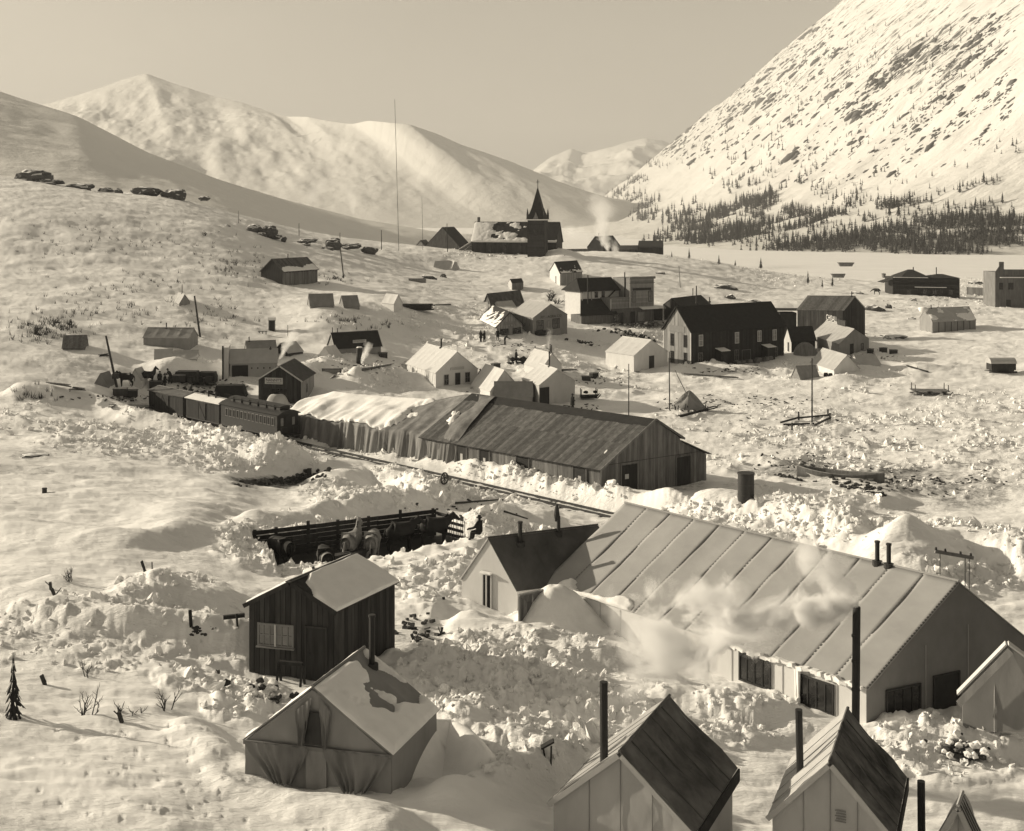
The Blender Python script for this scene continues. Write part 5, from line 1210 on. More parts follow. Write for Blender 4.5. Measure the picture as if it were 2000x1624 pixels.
# two-storey black hotel
def hotel():
    z0 = 0.0; A = W(1350, 720, z0); B = np.array([44.0, 198.9]); V = perp(A, B, 6.4)
    T = Thing('hotel', 'two-storey black board hotel with steep dark roof and pale gable end', 'hotel', (*((A + B + V) / 2), z0))
    g = Gable(T, A, B, V, z0, 5.65, 9.15, wall='black', roof='black', gmat='woodl', bw=.3, vis='nA', oe=.35, og=.35, rt=.1, sag=0, wob=0, sink=.8)
    L, w = g.L, g.W
    for s in (.075, .455, .70, .87): g.window('n', L * s, 3.3, .85, 1.75, 2, 2, 'paintw', 'glassl', .08)
    for s in (.07, .45, .88): g.window('n', L * s, .6, .85, 1.7, 2, 2, 'trimg', 'glass', .08)
    f = g.fr('n')
    for s in (.25, .75):
        pc = T.add('entry_porch', *f.box(L * s, L * s + 1.7, .06, 1.3, -.5, 2.4), MT['black'])
        T.add('porch_roof', hexa([f.p(L * s - .1, .05, 2.75), f.p(L * s + 1.8, .05, 2.75), f.p(L * s + 1.8, 1.5, 2.42), f.p(L * s - .1, 1.5, 2.42)], (0, 0, 1), 0, .08), [(3, 2, 1, 0), (4, 5, 6, 7), (0, 1, 5, 4), (1, 2, 6, 5), (2, 3, 7, 6), (3, 0, 4, 7)], MT['snowcap'], pc)
        T.add('door', *f.box(L * s + .45, L * s + 1.25, 1.3, 1.34, -.2, 1.9), MT['woodd'], pc)
    g.door('n', L * .53, -.1, 1.9, 2.3, 'woodd', 'trimg', .08)
    for s in (.14, .62): g.window('A', w * s, 3.1, .75, 1.9, 1, 2, 'woodd', 'glass', .08)
    for s in (.14, .62): g.window('A', w * s, .5, .75, 1.8, 1, 2, 'woodd', 'glass', .08)
    T.add('gable_sign', *g.fr('A').box(w * .22, w * .78, .06, .10, 5.3, 6.3), MT['trimg'])
    T.add('corner_board', *g.fr('A').box(-.06, .18, .05, .09, -.5, 5.6), MT['trim']); T.add('corner_board', *g.fr('A').box(w - .18, w + .02, .05, .09, -.5, 5.6), MT['trim'])
    g.pipe(.22, 0, 2.6, .09, -.5); g.pipe(.36, 0, .7, .09, -.5)
    for i in range(7):
        p = f.p(L * .42 + i * 1.15, 1.2 + random.uniform(0, 1), 0); p[2] = gz(*p[:2])
        t = Thing('firewood_stack', ['low stack of sawn boards before the hotel wall, %s from the left porch' % k for k in ('first', 'second', 'third', 'fourth', 'fifth', 'sixth', 'seventh')][i], 'boards', p, 'board stacks before the hotel')
        for j in range(4): t.add('board', *box_vf(p + P3((random.uniform(-.1, .1), 0), .1 + j * .16), P3(g.u3[:2] * random.uniform(.4, .55), 0), P3(g.v3[:2] * .35, 0), (0, 0, .07)), MT['wood'])
hotel()
# white tent house with door left of the hotel
g = tent('white_tent', 'bright white canvas house with a dark door left of the black hotel', 'tent', (1183, 718), (1238, 727), (1304, 718), .1, 2.45, 4.45, sag=.04, sink=.6)
g.door('B', g.W * .44, 0, 1.15, 2.1, 'woodd', 'woodd'); g.T.add('floor_sill', *g.fr('n').box(-.3, g.L + .2, .03, .3, -.25, -.02), MT['woodd']); g.T.add('floor_sill', *g.fr('B').box(-.2, g.W + .2, .03, .3, -.25, -.02), MT['woodd'])
p = W(1291, 718, 0); T = Thing('cask', 'small dark cask beside the white canvas house', 'cask', (*p, 0)); T.add('staves', *tube_vf([P3(p, 0), P3(p, .4), P3(p, .8)], [.28, .34, .28], 12), MT['woodd']); T.add('lid', *tube_vf([P3(p, .78), P3(p, .83)], .25, 12), MT['wood'])
# cafe tent with two windows
g = tent('tent_house', 'white canvas house with door, two windows and a small signboard on its ridge', 'tent', (793, 737), (851, 757), (933, 748), 1.4, 1.85, 4.3, sag=.04)
g.window('B', g.W * .19, .15, .75, 1.35, 2, 2, 'trimg', 'glass'); g.window('B', g.W * .69, .2, .8, 1.35, 2, 2, 'trimg', 'glass'); g.door('B', g.W * .45, -.1, .85, 1.7, 'black', 'trimg')
g.pipe(.50, 0, 1.2, .12); g.sign('B', g.W * .34, 2.0, g.W * .32, .35, None, 'canvas2')
rs = g.T.add('ridge_sign', *bar_vf(g.rb + P3((0, 0), .45) - g.u3 * 1.6, g.rb + P3((0, 0), .45) - g.u3 * .05, .05, .8), MT['sign'])
for k in range(3): g.T.add('sign_line', *bar_vf(g.rb + P3((0, 0), .28 + k * .18) - g.u3 * 1.45 - g.v3 * .03, g.rb + P3((0, 0), .28 + k * .18) - g.u3 * .25 - g.v3 * .03, .02, .07), MT['canvas3'], rs)
for k in range(8): g.T.add('eave_tie', *bar_vf(g.q1[0] + (g.q1[1] - g.q1[0]) * (k + .5) / 8, g.fr('n').p(g.L * (k + .5) / 8, .25, .5), .03), MT['canvas3'])
g = tentw('lean_shed', 'small grey board privy against the back of the two-window canvas house', 'shed', (783, 733), (797, 735), 1.6, 1.6, 1.5, 1.75, wall='wood', roof='wood', bw=.25, sag=0, wob=0)
# tents in the middle
g = tent('canvas_tent', 'pale wall tent at the left of the cluster behind the warehouse ridge', 'tent', (921, 769), (957, 783), (1012, 772), .5, 1.15, 3.45, sag=.05)
g = tentw('canvas_tent', 'low dirty grey tent leaning in front of the cluster behind the warehouse', 'tent', (966, 790), (1040, 790), 3.0, .4, .95, 2.5, wall='canvas3', roof='canvas3', sag=.08, wob=.15)
g = tent('canvas_tent', 'larger wall tent with sooty gable and dark doorway behind the warehouse', 'tent', (1020, 778), (1053, 792), (1123, 782), .3, 2.45, 4.1, roof='canvas', wall='canvas2', sag=.05)
g.door('B', .05, -.2, 1.6, 2.3, 'woodd', 'woodd'); g.pipe(.55, 0, 1.9, .09)
g = tent('canvas_tent', 'white tent half hidden behind the sooty one with a tall stovepipe', 'tent', (1024, 738), (1058, 748), (1097, 738), .7, 1.9, 3.7, sag=.05); g.pipe(.9, 0, 1.2, .1); g.pipe(.98, 0, 1.1, .08)
# trade tent with painted name
g = tent('trade_tent', 'grey canvas store tent with painted lettering over two dark windows', 'tent', (998, 642), (1041, 653), (1108, 645), 3.75, 2.7, 4.7, wall='canvas3', roof='canvas2', sag=.05)
letters(g.T, 'FIT - AGRA CO.', g.fr('B'), g.W * .53, 2.62, g.W * .62, .42, .02, MT['ink'])
g.window('B', g.W * .10, .4, 1.8, 1.75, 3, 2, 'woodd', 'glass'); g.window('B', g.W * .56, .5, 1.9, 1.7, 3, 2, 'woodd', 'glass'); g.door('B', g.W * .40, 0, .85, 2.0, 'canvas3', 'trimg')
g.T.add('counter', *g.fr('B').box(g.W * .04, g.W * .38, .1, .7, -.3, .45), MT['black'])
for k in range(6): g.T.add('eave_tie', *bar_vf(g.q1[0] + (g.q1[1] - g.q1[0]) * (k + .5) / 6, g.fr('n').p(g.L * (k + .5) / 6, .3, 1.2), .04), MT['woodd'])
g = tent('shop_cabin', 'small front-gabled shop with snow-streaked dark roof beside the store tent', 'shop', (939, 645), (971, 663), (1020, 658), 3.3, 2.1, 4.15, wall='woodl', roof='dkroof', bw=.28, vis='nB', oe=.5, og=.3, rt=.1, sag=0, wob=0, trim='woodd')
snow_on(g, .5, .12, 5, 1, wl=.9, bias=lambda u_, v_: .22 - .5 * v_)
g.window('B', g.W * .10, .6, g.W * .33, 1.0, 3, 1, 'woodd', 'glass', .07); g.window('B', g.W * .60, .6, g.W * .34, 1.0, 3, 1, 'woodd', 'glass', .07); g.door('B', g.W * .46, 0, .8, 1.9, 'woodl', 'trimg', .07); g.sign('B', g.W * .25, 2.2, g.W * .5, .5, None, 'trimg', proud=.08)
g.pipe(.05, 0, 1.7, .05, 1.3)
g = tent('canvas_shelter', 'dark sagging canvas shelter behind the small shop', 'shelter', (962, 612), (1024, 604), (944, 606), 4.3, .9, 3.5, 'A', wall='dkcanvas', roof='dkcanvas', sag=.16, wob=.2, oe=.5, og=.4)
g = tentw('canvas_tent', 'little pale tent between the dark shelter and the store tent', 'tent', (978, 612), (1008, 609), 2.2, 4.2, .9, 2.1, sag=.06, roof='canvas2')
# two-storey false-front store
def store():
    z0 = 3.0; a = W(1192, 634, z0); b = W(1276, 629, z0); u2 = unit(b - a); u3 = P3(u2, 0); V = perp(a, b, 5); v3 = P3(unit(V), 0)
    T = Thing('false_front_store', 'two-storey board store with stepped false front and balcony house behind', 'store', (*((a + b) / 2 + V / 2), z0))
    L = np.linalg.norm(b - a); f = Fr(P3(a, z0), u3, -v3); m = L * .43
    T.add('low_wing', *f.box(0, m, -5, 0, -.6, 4.9), MT['trimg']); T.add('main_block', *f.box(m, L, -5, .12, -.6, 8.5), MT['trimg'])
    for x0, x1, z1, y in ((0, m - .01, 4.9, 0), (m, L, 8.5, .12)):
        k = 0
        while k * .3 + 2.9 < z1: 
            T.add('clapboard', *f.box(x0, x1, y + .004, y + .035 , 2.9 + k * .3, 2.9 + k * .3 + .27), MT['woodl']); k += 1
    T.add('lower_panel', *f.box(0, L, .16, .2, -.6, 2.85), MT['wood'])
    T.add('cornice', *merge(f.box(m - .15, L + .2, .05, .45, 8.3, 8.75), f.box(m - .1, L + .12, .1, .32, 7.5, 7.62), f.box(-.1, m, 0, .25, 4.75, 4.95)), MT['trimg'])
    T.add('corner_board', *merge(f.box(m - .05, m + .2, .16, .2, 2.9, 8.3), f.box(L - .2, L + .02, .16, .2, 2.9, 8.3), f.box(-.03, .2, .03, .08, -.5, 4.75)), MT['trim'])
    G = Gable.__new__(Gable); G.T = T; G.face = dict(n=(P3(a, z0), u3, -v3))
    for s in (m + .55, L - 1.35): G.window('n', s, 3.9, .95, 2.1, 2, 2, 'woodd', 'glassl', .2)
    T.add('sign_board', *f.box(m + .75, L - .75, .2, .28, 6.15, 6.6), MT['woodd'])
    G.door('n', 2.0, -.3, 1.0, 2.5, 'woodd', 'trimg', .25); G.window('n', m + 1.9, .3, 1.6, 1.7, 2, 1, 'trimg', 'glassl', .25); G.window('n', m * .15, .4, 1.2, 1.6, 2, 1, 'woodd', 'glass', .25); G.door('n', m + .2, -.3, 1.0, 2.5, 'black', 'woodd', .25)
    T.add('awning', hexa([f.p(m + 2.2, .2, 2.95), f.p(L + .3, .2, 2.95), f.p(L + .3, 1.4, 2.6), f.p(m + 2.2, 1.4, 2.6)], (0, 0, 1), 0, .08), [(3, 2, 1, 0), (4, 5, 6, 7), (0, 1, 5, 4), (1, 2, 6, 5), (2, 3, 7, 6), (3, 0, 4, 7)], MT['snowcap'])
    for x in (m - .1, -4.3): T.add('stovepipe', *tube_vf([f.p(x, -1.2, 4), f.p(x, -1.2, 9.6 if x > 0 else 9.3)], .11, 8), MT['iron'])
    # balcony house behind on the left
    h = Fr(f.p(-4.6, -3.2, 0), u3, -v3); Lh = m + 4.6
    T.add('rear_house', *h.box(0, Lh, -5, 0, -.6, 6.2), MT['paintw'])
    for k in range(5): T.add('clapboard', *h.box(0, Lh, .004, .03, 4.75 + k * .29, 4.75 + k * .29 + .26), MT['paintw'])
    rq = [h.p(-.5, .6, 6.1), h.p(Lh + .1, .6, 6.1), h.p(Lh + .1, -2.6, 8.4), h.p(.9, -2.6, 8.4)]; n_ = nrm(rq); n_ = n_ if n_[2] > 0 else -n_
    T.add('rear_roof', hexa(rq, n_, 0, .12), BOXF, MT['dkroof']); T.add('rear_roof', hexa([h.p(Lh + .1, -5.6, 6.1), h.p(-.5, -5.6, 6.1), h.p(.9, -2.6, 8.4), h.p(Lh + .1, -2.6, 8.4)], (0, 0, 1), 0, .1), BOXF, MT['dkroof']); T.add('rear_roof', hexa([h.p(-.5, .6, 6.1), h.p(.9, -2.6, 8.4), h.p(.9, -2.61, 8.4), h.p(-.5, -5.6, 6.1)], (0, 0, 1), 0, .1), BOXF, MT['dkroof'])
    for s in (3.3, 4.9): T.add('rear_window', *h.box(s, s + .75, .035, .07, 4.85, 6.0), MT['glass'])
    for s in (.05, 2.2): T.add('balcony_post', *h.box(s, s + .14, .4, .54, 4.3, 6.1), MT['woodl'])
    lq = [h.p(-2.9, 4.0, 1.9), h.p(m + 1.8 - .4, 4.0, 1.9), h.p(m + 1.8 - .4, .1, 4.6), h.p(.1, .1, 4.6)]; n_ = nrm(lq); n_ = n_ if n_[2] > 0 else -n_
    T.add('lean_to_roof', hexa(lq, n_, 0, .12), BOXF, MT['dkroof']); T.add('lean_to_wall', *h.box(-2.2, m + 1.2, .05, 3.4, -.6, 2.0), MT['wood'])
    T.add('stair', *bar_vf(h.p(6.1, .3, 4.7), h.p(7.9, .3, 6.1), .25, .12), MT['woodd'])
    T.add('boardwalk', *f.box(-.5, L + 2.5, .3, 1.6, -.35, -.05), MT['woodd'])
store()
g = tent('plank_house', 'dark gabled plank house peeping over the hotel roof beside the store', 'house', (1331, 630), (1388, 622), (1293, 625), 3.0, 2.7, 4.3, 'A', **DK)
g.pipe(.72, 0, 1.6, .09)
p = W(1285, 628, 3); T = Thing('shed_wing', 'low dark lean-to shed between the store and the plank house', 'shed', (*p, 3)); fr = Fr(P3(p, 3), (1, -.05, 0)); T.add('wall', *fr.box(-.9, .9, 0, 3, -.6, 2.5), MT['black']); T.add('roof', hexa([fr.p(-1.1, -.3, 2.5), fr.p(1.1, -.3, 2.5), fr.p(1.1, 3, 3.1), fr.p(-1.1, 3, 3.1)], (0, 0, 1), 0, .12), BOXF, MT['snowcap'])
# barn right of the hotel
def barn():
    z0 = 1.1; A, B, C_ = np.array([51.8, 223.]), np.array([59.8, 222.]), np.array([64.8, 225.6])
    T = Thing('board_barn', 'tall weathered board barn with pale roof right of the hotel', 'barn', (*((A + C_) / 2), z0)); g = Gable(T, A, B, C_ - B, z0, 5.1, 7.5, wall='wood', roof='woodl', gmat='woodd', bw=.3, vis='nB', rbw=.45, oe=.15, og=.25, rt=.08, sag=0, wob=0, sink=1, roof2='woodl')
    g.pipe(.95, 0, .9, .1); T.add('door', *g.fr('B').box(1.4, 3.4, .05, .09, -.8, 2.4), MT['black']); T.add('loft_door', *g.fr('B').box(2.2, 3.6, .05, .09, 4.0, 5.4), MT['black']); T.add('lean_brace', *bar_vf(g.fr('n').p(g.L * .86, .5, 3.7), g.fr('n').p(g.L * 1.02, .9, 2.0), .12, .5), MT['trimg'])
    h = Fr(P3(A, z0), (1, 0, 0)); T.add('side_shed', *h.box(-3.1, -.1, .3, 3.5, -.5, 4.6), MT['woodd']); T.add('side_roof', *h.box(-4.2, 3.4, -.1, 3.9, 5.9 - .9, 5.2), MT['dkroof'])
barn()
# big tent with letters along its ridge
def sign_tent():
    z0 = .7; A, B, C_ = np.array([51.3, 211.]), np.array([52.3, 196.7]), np.array([59.5, 204.8]); T = Thing('sign_tent', 'large pale tent with cut-out letters along its ridge right of the hotel', 'tent', (*((A + C_) / 2), z0))
    g = Gable(T, A, B, C_ - B, z0, 2.15, 4.1, wall='canvas3', roof='canvas2', sag=.05); g.door('B', g.W * .36, -.2, 1.2, 2.0, 'black', 'woodd'); g.window('B', g.W * .72, .5, .9, 1.1, 1, 1, 'woodd', 'glass')
    f = Fr(g.ra + P3((0, 0), .1), P3((g.rb - g.ra)[:2], 0), np.array([-.6, -.8, 0])); ln = np.linalg.norm(g.rb - g.ra)
    T.add('sign_rail', *bar_vf(f.p(.2, 0, .12), f.p(ln * .42, 0, .12), .06, .1), MT['paintw']); letters(T, 'CHISALL', f, ln * .21 + .1, .75, ln * .4, 1.0, .03, MT['paintw'])
    T.add('ridge_box', *f.box(ln * .45, ln * .72, -.3, .3, 0, .9), MT['woodd'])
sign_tent()
g = tent('plank_house', 'small dark-roofed cabin with pale gable tucked against the right of the hotel', 'cabin', (1546, 691), (1592, 689), (1532, 686), .6, 2.1, 4.1, 'A', wall='woodd', roof='black', gmat='trim', bw=.3, vis='nA', sag=0, wob=0, rt=.08, oe=.3, og=.2)
g.window('A', g.W * .3, .2, .7, 1.5, 1, 1, 'woodd', 'glass', .07)
p = W(1575, 697, .6); T = Thing('round_top_shed', 'dark round-topped wagon cover standing before the small dark-roofed cabin', 'wagon cover', (*p, .6)); fr = Fr(P3(p, .6), (1, -.15, 0))
T.add('hoop_cover', [fr.p(1.9 * math.cos(a), y, 2.2 * math.sin(a) - .1) for y in (0, 2.6) for a in np.linspace(0, math.pi, 11)], [(i, i + 1, i + 12, i + 11) for i in range(10)] + [tuple(range(11)), tuple(range(21, 10, -1))], MT['wood'])
g = tent('canvas_tent', 'pale wall tent in front of the letter-ridged tent', 'tent', (1583, 722), (1629, 738), (1679, 735), .2, 1.1, 3.1, roof='canvas2', wall='canvas', sag=.06)
g = tentw('canvas_tent', 'small low grey tent by the tall pole right of the hotel', 'tent', (1563, 743), (1600, 741), 2.2, .15, .25, 1.8, roof='canvas3', wall='canvas3', sag=.06)
for i, (px, py) in enumerate(((1613, 739), (1622, 740))):
    p = W(px, py, .15); T = Thing('cask', ['dark cask left of a pair by the pale wall tent', 'dark cask right of a pair by the pale wall tent'][i], 'cask', (*p, .15), 'casks by the wall tent'); T.add('staves', *tube_vf([P3(p, .1), P3(p, .5), P3(p, .9)], [.28, .35, .28], 12), MT['woodd']); T.add('lid', *tube_vf([P3(p, .88), P3(p, .93)], .26, 12), MT['wood'])
g = tentw('canvas_tent', 'pale tent corner behind the wall tent beside the dark crates', 'tent', (1680, 722), (1720, 720), 3, .7, .6, 1.9, roof='canvas2', sag=.06)
# right-hand buildings
g = tent('long_tent', 'long grey wall tent standing alone at the right with snow drifted over it', 'tent', (1821, 651), (1906, 647), (1796, 643), 1.4, 2.1, 4.3, 'A', wall='canvas3', roof='canvas2', sag=.05)
for k in range(1, 7): g.T.add('wall_post', *g.fr('n').box(g.L * k / 7 - .05, g.L * k / 7 + .05, .02, .07, -.4, 2.0), MT['woodd'])
g.pipe(.12, 0, .6, .1); sp = snow_on(g, .45, .2, 8, 1, wl=2.2)
T = g.T; v, f_ = lump_vf(g.ra + P3((-.6, -.5), -.3), 1.1, 4); T.add('snow_cap', v, f_, MT['snowcap'], smooth=True)
def depot():
    z0 = 1.9; a, b = W(1746, 578, z0), W(1872, 580, z0); L = np.linalg.norm(b - a); f = Fr(P3(a, z0), P3(b - a, 0), (0, -1, 0)); T = Thing('log_lodge', 'wide dark two-storey log lodge with hipped roofs near the lake', 'lodge', (*((a + b) / 2), z0))
    T.add('core', *f.box(0, L, -8, -.1, -1, 4.9), MT['woodd'])
    for k in range(15): T.add('log', *tube_vf([f.p(-.3, -.02, -.4 + k * .36), f.p(L + .3, -.02, -.4 + k * .36)], .18, 6), MT['woodd'])
    T.add('ledge', *f.box(L * .32, L * .8, 0, .9, 2.35, 2.5), MT['snowcap'])
    def hip(x0, x1, y0, y1, z, h, nm='hip_roof'):
        c0 = f.p((x0 + x1) / 2 - (x1 - x0) * .08, (y0 + y1) / 2, z + h); c1 = f.p((x0 + x1) / 2 + (x1 - x0) * .08, (y0 + y1) / 2, z + h)
        T.add(nm, [f.p(x0, y0, z), f.p(x1, y0, z), f.p(x1, y1, z), f.p(x0, y1, z), c0, c1], [(0, 1, 5, 4), (1, 2, 5), (2, 3, 4, 5), (3, 0, 4), (3, 2, 1, 0)], MT['dkroof'])
    hip(L * .10, L * .56, .6, -8.4, 5.0, 1.9); hip(L * .55, L * 1.03, .6, -8, 4.9, .9); T.add('eave_snow', *f.box(-.2, L * .52, .35, .7, 4.88, 5.0), MT['snowcap'])
    for s in (.36, .72): T.add('chimney', *tube_vf([f.p(L * s, -3, 5), f.p(L * s, -3, 7.6)], .14, 8), MT['iron'])
    for s in (.2, .45, .6, .85): T.add('window', *f.box(L * s, L * s + 1.0, .15, .2, .5, 1.7), MT['glass'])
    T.add('door', *f.box(L * .68, L * .68 + 1.1, .15, .2, -.4, 1.7), MT['black'])
    T.add('wing_roof', hexa([f.p(-2.8, .3, 3.4), f.p(.5, .3, 4.6), f.p(.5, -5, 4.6), f.p(-2.8, -5, 3.4)], (0, 0, 1), 0, .12), BOXF, MT['dkroof'])
depot()
def edge_store():
    z0 = 1.3; a = W(1944, 602, z0); b = a + np.array([11., -.6]); f = Fr(P3(a, z0), P3(b - a, 0), (0, -1, 0)); T = Thing('edge_store', 'tall grey false-front building cut by the right edge near the lake', 'store', (*a, z0))
    T.add('body', *f.box(.2, 11, -8, -.2, -1, 8.5), MT['wood']); T.add('false_front', [f.p(*k) for k in ((0, 0, -1), (11, 0, -1), (11, 0, 9.2), (2.0, 0, 9.2), (2.0, 0, 11), (.9, 0, 11), (.9, 0, 9.9), (0, 0, 8.6))] + [f.p(k[0], -.2, k[2]) for k in ((0, 0, -1), (11, 0, -1), (11, 0, 9.2), (2.0, 0, 9.2), (2.0, 0, 11), (.9, 0, 11), (.9, 0, 9.9), (0, 0, 8.6))], [tuple(range(8)), tuple(range(15, 7, -1))] + [(i, (i + 1) % 8, 8 + (i + 1) % 8, 8 + i) for i in range(8)], MT['wood'])
    T.add('window', *f.box(.9, 1.8, .02, .08, 4.4, 6.0), MT['glass']); T.add('ledge', *f.box(1.0, 11, .02, .5, 7.2, 7.4), MT['snowcap']); T.add('window', *f.box(3.0, 4.2, .02, .08, 4.4, 6.0), MT['glass']); T.add('door', *f.box(2.5, 3.6, .02, .08, -.5, 2.0), MT['woodd'])
edge_store()
p = W(1915, 582, 1.8); T = Thing('board_fence', 'low dark board fence left of the tall building at the right edge', 'fence', (*p, 1.8)); q0, q1 = P3(W(1888, 573, 1.8), 1.8), P3(W(1942, 576, 1.8), 1.8)
boards(T, 'board', lerp(q0 - P3((0, 0), .5), q1 - P3((0, 0), .5)), lerp(q0 + P3((0, 0), 1.7), q1 + P3((0, 0), 1.7)), 14, np.array([0, -1., 0]), 'wood')
# log house below the church
g = tent('log_house', 'white-gabled log house with dark roof on the slope below the church', 'house', (1094, 557), (1137, 553), (1074, 551), 6.5, 2.8, 5.2, 'A', wall='woodl', roof='dkroof', gmat='paintw', bw=.3, vis='nA', sag=0, wob=0, rt=.1, oe=.25, og=.25)
snow_on(g, .35, .15, 3, 1, bias=lambda u_, v_: .3 - .8 * v_); g.door('A', g.W * .35, 0, .9, 1.9, 'woodl', 'woodd', .08)
g = tent('plank_shed', 'tiny plank shed above the dark canvas shelter', 'shed', (1000, 568), (1022, 566), (993, 565), 6.0, 1.7, 2.4, 'A', wall='wood', roof='dkroof', gmat='trim', bw=.3, vis='nA', sag=0, wob=0)
# slope at left
g = tentw('log_cabin', 'dark board cabin on the upper left slope with snow along its eaves', 'cabin', (552, 562), (620, 556), 5, 9.9, 3.0, 5.2, wall='wood', roof='roofw', bw=.3, vis='n', rbw=.4, sag=0, wob=0, rt=.08, oe=.3); g.pipe(.45, 0, .9, .1)
snow_on(g, .5, .15, 6, 1, bias=lambda u_, v_: .35 - 1.6 * np.abs(v_ - .12) + .2 * (u_ - .5), wl=2)
for k in range(1, 12): g.T.add('rafter_end', *bar_vf(g.q1[0] + (g.q1[1] - g.q1[0]) * k / 12 - P3((0, 0), .12), g.q1[0] + (g.q1[1] - g.q1[0]) * k / 12 - P3((0, -.5), .12), .12), MT['woodd'])
tentw('canvas_tent', 'dark grey ridge tent on the slope below the board cabin', 'tent', (606, 606), (652, 605), 3.2, 8.3, .65, 2.4, wall='canvas3', roof='canvas3', sag=.1, wob=.12)
tentw('canvas_tent', 'smaller half-buried grey tent right of the dark grey ridge tent', 'tent', (672, 602), (702, 601), 2.6, 8.3, .25, 1.85, wall='canvas3', roof='canvas3', sag=.1)
g = tent('canvas_tent', 'little white pointed tent beside the lumber pile on the slope', 'tent', (746, 601), (769, 603), (786, 601), 7.85, .8, 2.2, sag=.05)
g = tent('canvas_tent', 'little grey pointed tent low on the far left slope', 'tent', (338, 596), (350, 600), (371, 596), 9.3, .5, 1.8, wall='canvas3', roof='canvas2', sag=.05); g.pipe(.6, 0, 1.4, .06)
g = tentw('long_tent', 'long grey canvas house with a stovepipe on the left slope', 'tent', (280, 676), (369, 677), 3.4, 5.9, 1.1, 2.25, wall='canvas3', roof='canvas3', sag=.06, wob=.08); g.pipe(.4, 0, .7, .08)
g = tentw('canvas_tent', 'plain canvas fly tent, left one of two behind the freight yard', 'tent', (302, 713), (336, 712), 3.0, 4.3, .4, 1.75, wall='canvas2', roof='canvas2', sag=.06)
g = tentw('canvas_tent', 'plain canvas fly tent, right one of two behind the freight yard', 'tent', (338, 714), (385, 713), 3.0, 4.3, .8, 1.65, wall='canvas2', roof='canvas2', sag=.06)
g = tentw('sod_hut', 'low board hut half buried at the far left of the slope', 'hut', (122, 688), (166, 687), 3.0, 5.9, .5, 1.9, wall='wood', roof='wood', rbw=.3, sag=0, wob=0)
p = ground(531, 645); T = Thing('privy', 'small dark board privy standing alone on the slope', 'privy', p); fr = Fr(p, (1, .2, 0)); T.add('wall', *fr.box(-.5, .5, -.5, .5, -.5, 1.55), MT['wood']); T.add('roof', hexa([fr.p(-.6, -.65, 1.5), fr.p(.6, -.65, 1.5), fr.p(.6, .6, 1.75), fr.p(-.6, .6, 1.75)], (0, 0, 1), 0, .08), BOXF, MT['trim']); T.add('door', *fr.box(-.35, .35, -.55, -.51, -.2, 1.4), MT['black'])
p = ground(513, 655); T = Thing('trestle_bench', 'low trestle bench in the snow left of the privy', 'bench', p); T.add('top', *box_vf(p + P3((0, 0), .55), (.65, 0, 0), (0, .25, 0), (0, 0, .04)), MT['wood']); [T.add('leg', *bar_vf(p + P3((x, 0), -.2), p + P3((x, 0), .52), .1), MT['woodd']) for x in (-.5, 0, .5)]
g = tent('dark_roof_house', 'canvas-sided house with black roof and a white signboard on it', 'house', (655, 696), (744, 690), (640, 690), 3.9, 1.15, 3.0, 'A', wall='canvas3', roof='dkroof', gmat=None, sag=.0, wob=.02, oe=.3, og=.15, trim='woodl')
q = lerp(lerp(g.q1[0], g.q1[3])(.35), lerp(g.q1[1], g.q1[2])(.35)); sb = g.T.add('sign_board', *bar_vf(q(.40) + g.up * .15, q(.68) + g.up * .15, .06, .42), MT['sign'])
g.T.add('sign_line', *merge(*[bar_vf(q(.415 + k * .0265) + g.up * .22 - P3((0, 0), .1), q(.415 + k * .0265 + .016) + g.up * .22 + P3((0, 0), .1), .02, .05) for k in range(9)]), MT['ink'], sb)
g.pipe(.02, 0, .75, .06); g.pipe(.13, 0, .6, .06)
p = ground(702, 708); T = Thing('smoke_barrel', 'upright dark iron barrel steaming in front of the black-roofed house', 'barrel', p); T.add('shell', *tube_vf([p - P3((0, 0), .3), p + P3((0, 0), 2.0)], .42, 16), MT['iron']); T.add('snow_cap', *tube_vf([p + P3((0, 0), 1.99), p + P3((0, 0), 2.12)], [.43, .3], 16), MT['snowcap'])
pointed('canvas_tent', 'tiny sunlit pointed tent left of the black-roofed house', 616, 652, 706, 3.5, .1, 1.9, 2.4, skew=.5, roof='canvas', sag=.05)
g = tentw('store_tent', 'white canvas store with tall false front and open dark bay behind the train', 'tent', (449, 739), (541, 737), 4.2, 2.9, 1.85, 3.35, roof='canvas2', wall='canvas2', sag=.05); g.door('n', .25, -.3, 2.0, 1.9, 'black', 'woodd')
f = g.fr('n'); g.T.add('false_front', *f.box(-.75, -.15, -4.0, .3, -.5, 3.9), MT['paintw']); g.T.add('corner_pole', *f.box(-.95, -.75, .2, .4, -.5, 4.1), MT['woodd'])
for k in range(5): g.T.add('vent', *f.box(g.L * .45 + k * .75, g.L * .45 + k * .75 + .15, .02, .05, 1.1, 1.3), MT['woodd'])
g.pipe(.85, 0, .3, .08)
g = tentw('canvas_tent', 'grey canvas roof showing behind the white false-fronted store tent', 'tent', (483, 706), (540, 704), 3.2, 3.8, 1.4, 2.5, roof='canvas3', wall='canvas3', sag=.05); g.pipe(.1, 0, .6, .07)
g = tentw('plank_shed', 'small pale-roofed shed with open trestle front behind the lettered cabin', 'shed', (562, 707), (592, 703), 2.8, 3.4, 1.2, 2.4, roof='canvas2', wall='woodd', sag=.02)
